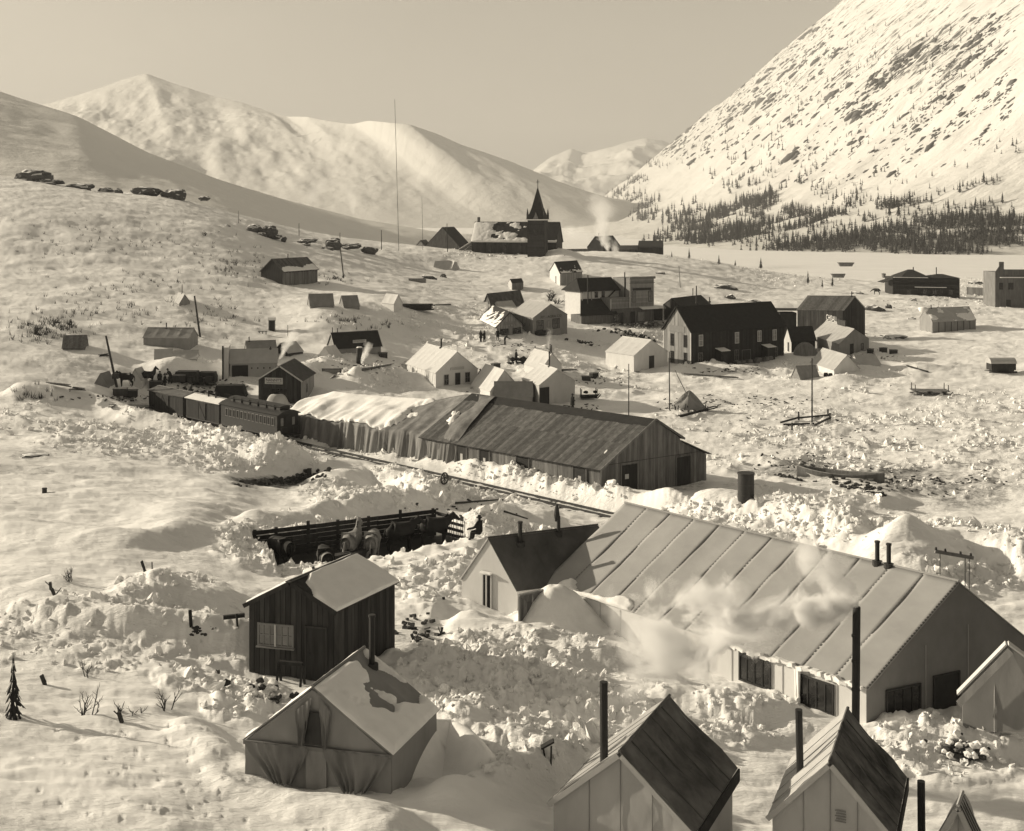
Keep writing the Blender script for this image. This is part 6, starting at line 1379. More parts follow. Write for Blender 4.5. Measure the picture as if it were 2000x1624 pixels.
# lettered cabin
def lettered():
    z0 = 1.3; A, B, C_ = W(588, 785, z0), W(613, 768, z0), W(505, 782, z0); T = Thing('lettered_cabin', 'dark front-gabled cabin with a white lettered signboard behind the coach', 'cabin', (*((B + C_) / 2), z0))
    g = Gable(T, A, B, C_ - A, z0, 2.45, 4.1, wall='woodl', roof='roofw', gmat='woodd', bw=.28, vis='nA', oe=.2, og=.3, rt=.1, sag=0, wob=0, trim='trim', sink=.9)
    w = g.W; g.sign('A', w * .42, 2.0, w * .42, .75, None, 'sign', proud=.10); f = g.fr('A'); letters(T, "NANNY'S", f, w * .63, 2.48, w * .36, .34, .14, MT['ink']); T.add('sign_line', *f.box(w * .45, w * .80, .131, .137, 2.1, 2.2), MT['canvas3'])
    g.window('A', w * .30, .5, w * .4, 1.0, 4, 1, 'woodd', 'glass', .08); g.door('A', w * .74, -.3, w * .15, 1.9, 'black', 'woodd', .08); g.window('n', g.L * .35, .7, .7, 1.1, 1, 1, 'trimg', 'glass', .08)
lettered()
p = ground(541, 800); T = Thing('canvas_cover', 'crumpled canvas cover over goods between the coach and the lettered cabin', 'canvas cover', p)
V_ = []
for j in range(12):
    for i in range(26):
        a = i / 25 * 2 * math.pi; r = (1 - j / 11); V_.append(p + np.array([1.6 * math.cos(a) * (.25 + .75 * r ** .6), 1.3 * math.sin(a) * (.25 + .75 * r ** .6), 2.0 * (1 - r ** 1.5) + .12 * math.sin(a * 7) * r - .2]))
T.add('sheet', V_, [(j * 26 + i, j * 26 + i + 1, (j + 1) * 26 + i + 1, (j + 1) * 26 + i) for j in range(11) for i in range(25)], MT['canvas2'], smooth=True)
p = W(648, 750, 1.6); T = Thing('signboard_frame', 'open dark signboard frame on two posts behind the goods stack', 'signboard', (*p, 1.6)); fr = Fr(P3(p, 1.6), (1, .0, 0)); T.add('panel', *fr.box(-1.2, 1.2, -.05, .05, .9, 1.9), MT['woodl']); [T.add('post', *fr.box(x, x + .12, -.12, -.05, -.5, 2.0), MT['woodd']) for x in (-1.25, 1.1)]
T.add('top_rail', *fr.box(-1.3, 1.3, -.1, .1, 1.9, 1.98), MT['woodd'])
pointed('canvas_tent', 'grey tent peak before the open signboard frame', 626, 680, 760, 1.3, .1, 1.7, 2.6, wall='canvas3', roof='canvas3', sag=.05)
# dark tarpaulined wagons by the train
for px, py, w, h, lab in ((450, 776, 2.1, 1.5, 'dark covered freight heap behind the middle boxcar'), (405, 742, 1.3, 1.0, 'dark crate heap beside the white store tent'), (366, 742, 1.7, 1.1, 'dark loaded wagon left of the crate heap')):
    p = ground(px, py); T = Thing('freight_heap', lab, 'freight', p)
    T.add('cover', [p + np.array([x * w * (1 - .25 * t), y * .9 * (1 - .2 * t), t * h - .2 * (1 - t)]) for t in (0, 1) for x, y in ((-1, -1), (1, -1), (1, 1), (-1, 1))], [(3, 2, 1, 0), (4, 5, 6, 7), (0, 1, 5, 4), (1, 2, 6, 5), (2, 3, 7, 6), (3, 0, 4, 7)], MT['black'])
    for k in range(3): T.add('crate', *box_vf(p + np.array([random.uniform(-w, w), -1.1, .2]), (.4, 0, 0), (0, .3, 0), (0, 0, .35)), MT['woodd'])

# ---------------------------------------------------------------- church on the knoll
def church():
    z0 = 11.2; A, B = np.array(D(921, 498, 368)[:2]), np.array(D(1086, 498, 362)[:2]); V = perp(A, B, 9.5)
    T = Thing('church', 'dark log church with square tower and pointed spire on the knoll', 'church', (*((A + B + V) / 2), z0))
    g = Gable(T, A, B, V, z0, 4.3, 10.0, wall='woodd', roof='dkroof', bw=.5, vis='nB', oe=.4, og=.3, rt=.15, sag=0, wob=0, sink=2)
    snow_on(g, .52, .25, 21, 1, 1, wl=4.5) if False else snow_patch(T, g.q1, g.r1, .25, .5, 21, 70, 30, 3.0, bias=lambda u_, v_: np.clip(.42 - 1.0 * u_, -.4, .5) + .75 * np.exp(-(v_ / .13) ** 2) - .5 * np.exp(-((u_ - .3) / .12) ** 2 - ((v_ - .75) / .25) ** 2))
    f = g.fr('n'); L = g.L
    T.add('lean_to', hexa([f.p(-4.2, 1.5, -1), f.p(1, 1.5, -1), f.p(1, -6, -1), f.p(-4.2, -6, -1)], (0, 0, 1), 0, 2.2), BOXF, MT['woodd'])
    T.add('lean_to_roof', hexa([f.p(-4.6, 1.8, 1.2), f.p(.2, 1.8, 4.2), f.p(.2, -6, 4.2), f.p(-4.6, -6, 1.2)], (0, 0, 1), .0, .2), BOXF, MT['snowcap'])
    for s in (.2, .38, .56): T.add('window', *f.box(L * s, L * s + .9, .05, .1, 1.4, 3.4), MT['glass'])
    T.add('chimney', *f.box(.6, 1.3, -5.2, -4.5, 9.2, 11.6), MT['wood'])
    # tower and spire
    tc = np.array(D(1047, 503, 357)[:2]); t = Fr(P3(tc, z0 - .4), P3(B - A, 0)); h = 2.5; tw = T.add('tower', *t.box(-h, h, -.2, 2 * h - .2, -1.5, 11.2), MT['woodd'])
    for k in range(16): T.add('log_course', *merge(t.box(-h - .05, h + .05, -.27, -.2, k * .68 - .5, k * .68 - .1), t.box(-h - .07, -h, -.2, 2 * h - .2, k * .68 - .5, k * .68 - .1)), MT['woodd'], tw)
    T.add('tower_window', *t.box(-.5, .5, -.34, -.28, 6.6, 8.4), MT['glass'], tw); T.add('tower_door', *t.box(-.7, .7, -.34, -.28, -1, 2.2), MT['black'], tw)
    T.add('belfry_ledge', *t.box(-h - .35, h + .35, -.55, 2 * h + .15, 11.1, 11.4), MT['snowcap'], tw)
    ap = t.p(0, h - .2, 21.0); b4 = [t.p(-h - .2, -.4, 11.4), t.p(h + .2, -.4, 11.4), t.p(h + .2, 2 * h, 11.4), t.p(-h - .2, 2 * h, 11.4)]
    m4 = [t.p(x * 1.55, h - .2 + y * 1.55, 14.5) for x, y in ((-1, -1), (1, -1), (1, 1), (-1, 1))]
    T.add('spire', b4 + m4 + [ap], [(0, 1, 5, 4), (1, 2, 6, 5), (2, 3, 7, 6), (3, 0, 4, 7), (4, 5, 8), (5, 6, 8), (6, 7, 8), (7, 4, 8), (3, 2, 1, 0)], MT['dkroof'])
    for x, y in ((-1, -.2), (1, -.2), (1, 2 * h - .2), (-1, 2 * h - .2)): T.add('pinnacle', *tube_vf([t.p(x * h, y, 11.3), t.p(x * h, y, 13.0), t.p(x * h, y, 14.6)], [.35, .32, .03], 6), MT['woodd'])
    for x, y, r in ((0, -.3, 0), ): T.add('dormer', [t.p(-.8, -.45, 11.5), t.p(.8, -.45, 11.5), t.p(0, -.45, 13.4), t.p(0, 1.2, 13.2)], [(0, 1, 2), (0, 2, 3), (1, 3, 2)], MT['wood'])
    T.add('finial', *tube_vf([ap - P3((0, 0), .4), ap + P3((0, 0), 2.0)], .10, 6), MT['iron']); T.add('cross_bar', *bar_vf(ap + P3((-.5, 0), 1.3), ap + P3((.5, 0), 1.3), .14), MT['iron'])
church()
def simple_house(name, label, cat, A, B, C_, d, hw, hr, at, **k):
    a, b, cc = (np.array(D(*p)[:2]) for p in (A, B, C_)); z0 = d
    V = cc - (b if at == 'B' else a); T = Thing(name, label, cat, (*((a + b + V) / 2), z0)); return Gable(T, a, b, V, z0, hw, hr, **k)
simple_house('plank_house', 'big dark gable-roofed house on the crest left of the church', 'house', (899, 480, 380), (921, 478, 392), (829, 486, 384), 12.9, .5, 6.6, 'A', wall='wood', roof='dkroof', sag=0, wob=0, rt=.12, sink=3)
simple_house('plank_house', 'little dark gable showing over the crest left of the big gabled house', 'hut', (834, 486, 400), (845, 485, 412), (808, 486, 404), 12.2, .2, 2.8, 'A', wall='wood', roof='dkroof', sag=0, wob=0, rt=.12, sink=3)
g = simple_house('plank_house', 'dark smoking cabin behind the crest right of the church', 'cabin', (1178, 492, 425), (1212, 490, 440), (1147, 490, 428), 10.6, 1.6, 5.3, 'A', wall='woodd', roof='dkroof', sag=0, wob=0, rt=.12, sink=3); g.pipe(.2, 0, 1.3, .15); g.pipe(.6, 0, 2.0, .12)
g = simple_house('plank_house', 'low dark shed roof joining the two cabins right of the church', 'shed', (1205, 493, 428), (1248, 495, 430), (1203, 490, 442), 10.3, 1.0, 2.2, 'A', wall='wood', roof='wood', sag=0, wob=0, rt=.12, sink=3)
g = simple_house('plank_house', 'dark hip-ended cabin at the right end of the church knoll', 'cabin', (1246, 499, 421), (1294, 500, 421), (1250, 494, 445), 9.9, 2.2, 4.3, 'A', wall='woodd', roof='dkroof', bw=.6, vis='nB', sag=0, wob=0, rt=.12, sink=3); g.pipe(.6, 0, 2.2, .1)
T = Thing('board_fence', 'low board fence running right from the church to the smoking cabin', 'fence', D(1125, 493, 400)); boards(T, 'board', lerp(D(1098, 494, 400), D(1150, 494, 410)), lerp(D(1098, 487, 400), D(1150, 486, 410)), 16, np.array([0, -1., 0]), 'wood')
# ---------------------------------------------------------------- litter in the lanes and dry brush on the slope: two masses
def litter():
    rng = random.Random(77); vfs = []
    for px, py, rx, ry, n in ((1250, 637, 70, 6, 60), (400, 752, 110, 10, 90), (1470, 785, 150, 10, 80), (1340, 797, 70, 10, 60), (1790, 945, 160, 22, 120), (1150, 742, 90, 14, 40), (700, 718, 70, 10, 30), (820, 1225, 60, 40, 40), (1000, 678, 60, 14, 30), (560, 792, 60, 8, 40), (1100, 795, 60, 6, 30), (1700, 700, 60, 12, 40), (1430, 722, 90, 8, 50), (1560, 905, 90, 14, 40), (900, 1000, 90, 30, 30), (250, 775, 90, 8, 50), (1800, 590, 90, 14, 40), (1000, 500, 90, 6, 20), (1600, 850, 250, 60, 50), (700, 1150, 150, 30, 20), (1650, 655, 60, 8, 30), (980, 770, 80, 10, 20)):
        for _ in range(n):
            q = ground(px + rng.gauss(0, rx * .5), py + rng.gauss(0, ry * .5)); z = gzr(q[0], q[1]); L = rng.uniform(.08, .5) * (q[1] / 120) ** .5; a = rng.random() * 6.3; d = np.array([math.cos(a), math.sin(a), rng.uniform(-.1, .3)])
            vfs.append(bar_vf((q[0], q[1], z + .03), np.array([q[0], q[1], z + .05]) + d * L, rng.uniform(.06, .2), rng.uniform(.05, .14)))
    v, f = merge(*vfs); tag(link('litter', mesh('litter', v, f, MT['dirt'])), 'dark chips and litter strewn along the trodden lanes', 'litter', kind='stuff')
    V_, Fq = [], []
    for px, py, rx, ry, n in ((95, 645, 80, 24, 130), (460, 520, 60, 40, 70), (330, 475, 160, 40, 60), (180, 610, 150, 40, 60), (430, 620, 90, 30, 40), (700, 630, 80, 20, 40), (120, 470, 120, 40, 40), (260, 560, 150, 40, 50), (640, 545, 60, 14, 30), (60, 770, 60, 20, 20)):
        for _ in range(n):
            q = ground(px + rng.gauss(0, rx * .5), py + rng.gauss(0, ry * .5)); z = gzr(q[0], q[1]) - .05
            if q[1] > 330: continue
            for k in range(rng.randint(3, 7)):
                h = rng.uniform(.25, .9); dx, dy = rng.gauss(0, .35) * h, rng.gauss(0, .3) * h; o = len(V_); x0, y0 = q[0] + rng.gauss(0, .15), q[1] + rng.gauss(0, .15); w = .035
                V_ += [(x0 - w, y0, z), (x0 + w, y0, z), (x0 + dx, y0 + dy, z + h), (x0, y0 - w, z), (x0, y0 + w, z)]; Fq += [(o, o + 1, o + 2), (o + 3, o + 4, o + 2)]
    tag(link('dry_brush', mesh('dry_brush', V_, Fq, MT['bark'])), 'sparse dry brush poking through the snow of the left slope', 'brush', kind='stuff')
litter()
# ================================================================ poles, posts
PG = 'bare poles standing about the town'
def wpole(label, bpx, bpy_, tpx, tpy, r, d=None, name='pole', mt='woodd', parts=()):
    b = ground(bpx, bpy_) if d is None else D(bpx, bpy_, d); t = D(tpx, tpy, b[1])
    T = Thing(name, label, 'pole', b, PG); s = T.add('shaft', *tube_vf([b - P3((0, 0), .8), t], [r, r * .7], 8), MT[mt])
    T.add('cap', *tube_vf([t - P3((0, 0), .02), t + P3((0, 0), .05)], r * .8, 8), MT[mt])
    return T, b, t
wpole('thick leaning pole on the far left slope above the grey canvas house', 392, 656, 380, 579, .16)
T, b, t = wpole('thick leaning pole with a dark lamp box beside the horses at left', 231, 757, 207, 657, .17)
T.add('lamp_box', *box_vf(b + (t - b) * .22, (.35, 0, 0), (0, .25, 0), (0, 0, .3)), MT['woodd'])
wpole('thin tall pole behind the warehouse, left of two close together', 1228, 812, 1228, 712, .07)
wpole('thin tall pole in front of the hotel corner, right of two close together', 1308, 802, 1307, 688, .08)
T, b, t = wpole('tall dark pole standing in a timber foundation in the open yard', 1586, 823, 1586, 701, .10)
wpole('leaning pole on the slope right of the board cabin', 672, 543, 664, 479, .14)
wpole('short thin stake on the slope above the white store tent', 562, 656, 562, 636, .05)
wpole('thin post on the church knoll left of the big gabled house', 826, 488, 824, 384, .06, 350, 'flagpole')
wpole('very tall thin mast on the crest left of the church, reaching above the ridge', 779, 485, 771, 195, .07, 338, 'mast')
wpole('tall thin post in front of the big gabled house by the church', 874, 488, 873, 437, .12, 352)
wpole('thin post with a cross plank on the crest left of the church', 745, 483, 745, 450, .12, 335)
wpole('short thin post on the crest above the boulders', 584, 455, 584, 437, .10, 320)
wpole('short post beside the crest boulders', 664, 466, 664, 455, .10, 325)
wpole('thin leaning pole on the open slope behind the hotel', 1329, 560, 1326, 520, .08)
wpole('faint thin stake far up the left crest', 466, 430, 466, 412, .06, 300)
wpole('stubby post in the drift at the left of the picture', 87, 962, 87, 955, .22)
T = Thing('timber_foundation', 'square of half-buried timbers round the tall yard pole', 'timbers', ground(1590, 832)); 
for a, b in (((1525, 829), (1560, 820)), ((1560, 820), (1620, 815)), ((1592, 834), (1622, 820)), ((1530, 833), (1590, 832))): T.add('beam', *bar_vf(gp(*a, .2), gp(*b, .25), .18), MT['woodd'])
for a in ((1560, 820), (1617, 815), (1547, 842), (1621, 822)): q = gp(*a); T.add('stake', *bar_vf(q - P3((0, 0), .3), q + P3((0, 0), .9), .16), MT['woodd'])
# heap with an oar
p = ground(1346, 800); T = Thing('covered_heap', 'canvas covered heap with a long oar stuck in it in the yard', 'heap', p)
V_ = [p + np.array([2.4 * math.cos(a) * r, 1.4 * math.sin(a) * r, 2.0 * (1 - r ** 1.3) * (1 + .25 * math.sin(a * 3)) - .1]) for r in np.linspace(1, 0.02, 9) for a in np.linspace(0, 2 * math.pi, 19)]
T.add('cover', V_, [(j * 19 + i, j * 19 + i + 1, (j + 1) * 19 + i + 1, (j + 1) * 19 + i) for j in range(8) for i in range(18)], MT['canvas3'])
T.add('oar', *merge(tube_vf([p + np.array([.2, -.5, .8]), p + np.array([-1.5, -.3, 4.2])], .05, 6), bar_vf(p + np.array([-1.35, -.3, 3.9]), p + np.array([-1.75, -.25, 4.8]), .22, .05)), MT['wood'])
for i in range(9): q = p + np.array([random.uniform(-2.4, 2.4), -1.3 + random.uniform(-.3, .3), 0]); T.add('stake', *bar_vf(q - P3((0, 0), .2), q + P3((random.uniform(-.2, .2), 0), random.uniform(.4, 1.0)), .1), MT['woodd'])
for i, (a, b, lab) in enumerate((((1330, 820), (1395, 800), 'long loose plank on the snow beside the covered heap'), ((1335, 735), (1440, 743), 'dark planks lying in the snow before the hotel'), ((1090, 728), (1125, 727), 'single plank lying right of the tents'), ((95, 755), (140, 760), 'pile of pale planks on the bank at the far left'), ((140, 765), (165, 768), 'dark plank end at the far left bank'), ((215, 800), (305, 800), 'long dark beam lying behind the boxcars'), ((195, 700), (212, 698), 'dark plank on the left slope above the leaning lamp pole'), ((705, 728), (765, 718), 'long dark timber beside the snow bank near the two-window house'), ((1775, 720), (1812, 731), 'thin plank lying in the open snow at right'))):
    q0, q1 = gp(*a, .25), gp(*b, .25); T = Thing('plank', lab, 'plank', q0, 'loose planks in the snow')
    for k in range(3): T.add('board', *bar_vf(q0 + np.array([random.uniform(-.3, .3), random.uniform(-.4, .4), .1 * k]), q1 + np.array([random.uniform(-.3, .3), random.uniform(-.4, .4), .1 * k]), .25, .08), MT['wood' if i % 2 else 'woodd'])
# lumber pile
p = ground(815, 606); T = Thing('lumber_pile', 'dark lumber pile on the slope right of the little white tent', 'lumber', p)
for k in range(5):
    for j in range(4): T.add('board', *box_vf(p + np.array([random.uniform(-.5, .5), j * .5 - .8, .1 + k * .22]), (2.4 + random.uniform(-.3, .3), 0, 0), (0, .2, 0), (0, 0, .08)), MT['woodd'])
T.add('beam', *bar_vf(gp(840, 602, .5), gp(880, 598, .3), .2), MT['woodd'])
# sledges and carts
def sledge(label, px, py, L, w, h, yaw, load, mt='woodd', name='sledge'):
    p = ground(px, py); fr = Fr(p, (math.cos(yaw), math.sin(yaw), 0)); T = Thing(name, label, 'sledge', p)
    for s in (-w / 2, w / 2): T.add('runner', *merge(fr.box(-L / 2, L / 2, s - .06, s + .06, .02, .16), bar_vf(fr.p(L / 2, s, .1), fr.p(L / 2 + .35, s, .5), .12)), MT[mt])
    T.add('deck', *fr.box(-L / 2, L / 2, -w / 2, w / 2, h, h + .1), MT[mt])
    for x in (-L * .4, 0, L * .4): T.add('cross_beam', *fr.box(x - .08, x + .08, -w / 2 - .1, w / 2 + .1, .14, h), MT[mt])
    for x in (-L * .45, L * .45):
        for s in (-w / 2, w / 2): T.add('stake', *fr.box(x - .05, x + .05, s - .05, s + .05, h, h + .9), MT[mt])
    for i in range(load):
        a = random.uniform(-L * .4, L * .4); v, f = lump_vf(fr.p(a, random.uniform(-.3, .3), h + .35 + .2 * random.random()), random.uniform(.3, .55), i + int(px)); T.add('sack', v, f, MT['cloth'], smooth=True)
    return T, fr
T, fr = sledge('loaded dark freight sledge with a driver between the canvas houses', 1020, 714, 4.4, 1.2, .35, .15, 9)
SL = fr
sledge('empty heavy sledge half buried in the open yard at right', 1816, 771, 4.6, 2.2, .5, -.1, 0, 'wood'); sledge('small dark sledge with upright stakes beside the sooty tent', 1150, 778, 2.2, 1.0, .3, .1, 2)
p = ground(1950, 727); fr = Fr(p, (1, .05, 0)); T = Thing('covered_sledge', 'canvas topped freight sledge cut by the right edge', 'sledge', p)
T.add('box', *fr.box(-1.4, 2.2, -.9, .9, .35, 1.4), MT['black']); T.add('canvas_top', [fr.p(x, .95 * math.cos(a), 1.3 + .8 * math.sin(a)) for x in (-1.5, 2.3) for a in np.linspace(0, math.pi, 9)], [(i, i + 1, i + 10, i + 9) for i in range(8)] + [tuple(range(9)), tuple(range(17, 8, -1))], MT['canvas2'])
[T.add('runner', *fr.box(-1.7, 2.4, s - .08, s + .08, -.05, .2), MT['woodd']) for s in (-.8, .8)]; [T.add('wheel', *tube_vf([fr.p(x, -.95, .4), fr.p(x, -.85, .4)], .42, 14), MT['iron']) for x in (-1.0, 1.5)]
for px, py, lab in ((1145, 745, 'square dark crate alone in the open lane right of the tents'), (1160, 738, 'small dark bundle right of the square crate'), (968, 720, 'flat dark bundle left of the freight sledge'), (748, 699, 'small dark box right of the black-roofed house'), (1700, 690, 'dark crate heap at the corner of the letter-ridged tent'), (1725, 688, 'upright dark crate right of the letter-ridged tent'), (1745, 692, 'low dark crate near the track at right of the tents')):
    p = ground(px, py); T = Thing('crate', lab, 'crate', p); yaw = random.uniform(0, 1); m = np.array([math.cos(yaw), math.sin(yaw), 0]); k = np.array([-m[1], m[0], 0])
    T.add('box', *box_vf(p + P3((0, 0), .3), m * .55, k * .4, (0, 0, .38)), MT['woodd']); T.add('lid', *box_vf(p + P3((0, 0), .7), m * .6, k * .45, (0, 0, .04)), MT['wood'])
# signal stub, bracket and plank in the near snow
p = ground(1072, 1500); T = Thing('bracket_stand', 'small board bracket on two bent sticks in the snow left of the bottom centre tent', 'stand', p); [T.add('leg', *bar_vf(p + P3((x, 0), -.2), p + P3((x * 3 - .08, 0), .62), .05), MT['woodd']) for x in (-.03, .05)]; T.add('shelf', *bar_vf(p + P3((-.22, 0), .58), p + P3((.14, 0), .78), .25, .05), MT['woodd'])
p = ground(285, 1128); T = Thing('sign_stub', 'leaning plank and short stick on a board in the drift at left', 'plank', p); T.add('board', *bar_vf(p + P3((-.45, 0), .05), p + P3((.4, .1), .02), .25, .06), MT['woodd']); T.add('upright', *bar_vf(p + P3((.05, 0), 0), p + P3((-.2, 0), .75), .2, .06), MT['woodd']); T.add('stick', *tube_vf([p + P3((.3, 0), 0), p + P3((.28, 0), .7)], .03, 6), MT['woodd'])
p = ground(440, 1250); T = Thing('wood_chute', 'dark timbers and sticks in a snow hollow left of the board shed', 'timbers', p)
T.add('beam', *bar_vf(gp(436, 1222, .3), gp(478, 1220, .35), .14), MT['woodd']); T.add('post', *bar_vf(gp(466, 1245, -.2), gp(462, 1225, .5), .07), MT['woodd']); T.add('post', *bar_vf(gp(375, 1245, -.2), gp(371, 1213, .4), .12), MT['woodd'])
for i in range(26): q = gp(random.uniform(370, 430), random.uniform(1228, 1246), .06); T.add('lump', *lump_vf(q, random.uniform(.05, .12), 700 + i), MT['dirt'])
for px, py, lab in ((100, 1152, 'dark wedge of board tip in the snow at left'), (110, 1163, 'small dark stone just below the board tip at left'), (430, 1318, 'small dark stone in the snow below the shed at left'), (90, 1338, 'small upright dark stub near the left edge'), (240, 1412, 'dark stick end lying in the near snow at left'), (860, 1232, 'leaning dark stub in the snow right of the shed'), (812, 1250, 'bent dark stick in the snow just right of the shed')):
    p = ground(px, py); p[2] = gzr(p[0], p[1]) ; T = Thing('stub', lab, 'stub', p); T.add('stick', *bar_vf(p - P3((0, 0), .1), p + P3((random.uniform(-.25, .25), 0), .32), .10), MT['bark']); T.add('twig', *tube_vf([p + P3((0, 0), .1), p + P3((random.uniform(-.3, .3), 0), .35)], .02, 5), MT['bark'])

# ================================================================ people and horses
def skin_mesh(name, joints, edges, root, sub=1):
    me = bpy.data.meshes.new(name); names = list(joints); ix = {k: i for i, k in enumerate(names)}
    me.from_pydata([joints[k][0] for k in names], [(ix[a], ix[b]) for a, b in edges], []); o = bpy.data.objects.new(name, me); COL.objects.link(o)
    md = o.modifiers.new('skin', 'SKIN')
    if not me.skin_vertices:
        bpy.context.view_layer.objects.active = o
    sv = me.skin_vertices[0].data if me.skin_vertices else None
    if sv is None:
        raise RuntimeError('no skin layer')
    for k in names:
        r = joints[k][1]; sv[ix[k]].radius = (r, r) if not isinstance(r, tuple) else r
    sv[ix[root]].use_root = True
    s = o.modifiers.new('sub', 'SUBSURF'); s.levels = sub; s.render_levels = sub
    bpy.context.view_layer.update(); out = bpy.data.meshes.new_from_object(o.evaluated_get(bpy.context.evaluated_depsgraph_get())); bpy.data.objects.remove(o)
    out.polygons.foreach_set('use_smooth', [True] * len(out.polygons)); out.name = name; return out
def person_mesh(pose):
    s = pose; J = dict(pelvis=((0, 0, .95), .15), waist=((0, .0, 1.12), .145), chest=((s.get('lean', 0) * .5, 0, 1.38), .17), neck=((s.get('lean', 0), 0, 1.55), .06), head0=((s.get('lean', 0) * 1.15, 0, 1.63), .085), head1=((s.get('lean', 0) * 1.25, 0, 1.74), .085))
    E = [('pelvis', 'waist'), ('waist', 'chest'), ('chest', 'neck'), ('neck', 'head0'), ('head0', 'head1')]
    for k, y in (('l', .1), ('r', -.1)):
        f = s.get('step', .1) * (1 if k == 'l' else -1)
        J['hip' + k] = ((0, y, .88), .105); J['knee' + k] = ((f * .6 + .02, y * 1.05, .48), .075); J['ank' + k] = ((f, y * 1.1, .09), .055); J['toe' + k] = ((f + .17, y * 1.2, .04), .045)
        E += [('pelvis', 'hip' + k), ('hip' + k, 'knee' + k), ('knee' + k, 'ank' + k), ('ank' + k, 'toe' + k)]
        a = s.get('arm' + k, .15); J['sho' + k] = ((s.get('lean', 0) * .8, y * 2.0, 1.45), .075); J['elb' + k] = ((s.get('lean', 0) * .6 + a * .5, y * 2.5, 1.18), .058); J['wri' + k] = ((s.get('lean', 0) * .6 + a * 1.6, y * 2.4, .95 + abs(a) * .35), .045); J['han' + k] = ((s.get('lean', 0) * .6 + a * 1.9, y * 2.3, .86 + abs(a) * .4), .04)
        E += [('chest', 'sho' + k), ('sho' + k, 'elb' + k), ('elb' + k, 'wri' + k), ('wri' + k, 'han' + k)]
    if s.get('sit'):
        for k, y in (('l', .1), ('r', -.1)): J['knee' + k] = ((.42, y * 1.3, .92), .08); J['ank' + k] = ((.48, y * 1.3, .5), .055); J['toe' + k] = ((.64, y * 1.3, .46), .045)
    J = {k: (p_, r_ * 1.3) for k, (p_, r_) in J.items()}; me = skin_mesh('body', J, E, 'pelvis'); me.materials.append(MT['cloth']); me.materials.append(MT['skin'])
    for p in me.polygons:
        if 1.58 < p.center.z < 1.73 and p.normal.x > .1: p.material_index = 1
    hd = J['head1'][0]; hat = mesh('hat', *merge(tube_vf([(hd[0], 0, hd[2] - .02), (hd[0], 0, hd[2] + .02)], .17, 12), tube_vf([(hd[0], 0, hd[2]), (hd[0], 0, hd[2] + .13)], [.11, .09], 12)), MT['ink'])
    return me, hat
PM = [person_mesh(k) for k in (dict(step=.08), dict(step=.28, arml=.3, armr=-.2), dict(lean=.35, step=.15, arml=.4, armr=.35), dict(sit=True, arml=.35, armr=.3))]
coat = mesh('coat', [(r * math.cos(a) * .85, r * math.sin(a), z) for z, r in ((1.46, .16), (1.3, .23), (1.1, .22), (.9, .25), (.62, .29)) for a in np.linspace(0, 2 * math.pi, 13)[:-1]], [(j * 12 + i, j * 12 + (i + 1) % 12, (j + 1) * 12 + (i + 1) % 12, (j + 1) * 12 + i) for j in range(4) for i in range(12)], MT['cloth'], True)
def person(label, px, py, pose, rz, d=None, dz=0.0, sc=1.0, at=None, group=None):
    p = at if at is not None else (ground(px, py) if d is None else D(px, py, d)); p = np.array(p, float)
    if at is None and d is None: p[2] = gzr(p[0], p[1])
    o = bpy.data.objects.new('person', None); COL.objects.link(o); o.location = p + P3((0, 0), dz); o.rotation_euler = (0, 0, rz); o.scale = (sc, sc, sc); tag(o, label, 'person', group)
    link('body', PM[pose][0], o); link('hat', PM[pose][1], o)
    if pose < 2: link('coat', coat, o)
    return o
person('person in a dark coat standing left of a pair outside the small shop', 939, 669, 0, 1.2); person('person in a dark coat standing right of a pair outside the small shop', 946, 668, 0, 2.6)
person('person in dark clothes leaning by the corner of the small shop', 972, 664, 0, -1.0); person('person stooping over in front of the small shop', 986, 673, 2, .4)
person('person in dark clothes driving the freight sledge', 0, 0, 0, .2, at=SL.p(-.9, 0, .45)); person('person in a dark coat walking beyond the warehouse ridge', 1118, 800, 1, .6, sc=1.1)
person('person in a dark coat standing by the right wall of the two-window canvas house', 938, 745, 0, 2.0)
person('person in a dark coat standing beside the dark horse at left', 322, 752, 0, .5); person('person bending over freight right of the dark horse at left', 333, 750, 2, 2.8); person('person in dark clothes standing behind the freight near the boxcars', 312, 752, 0, -1.4)
person('person in dark clothes standing near the log lodge', 1767, 574, 0, 1.0); person('person walking in front of the log lodge beside the other', 1781, 575, 1, 2.0)
person('person in dark clothes hunched on the snow bank at the corral gate', 936, 1050, 3, 2.6, dz=-.45)
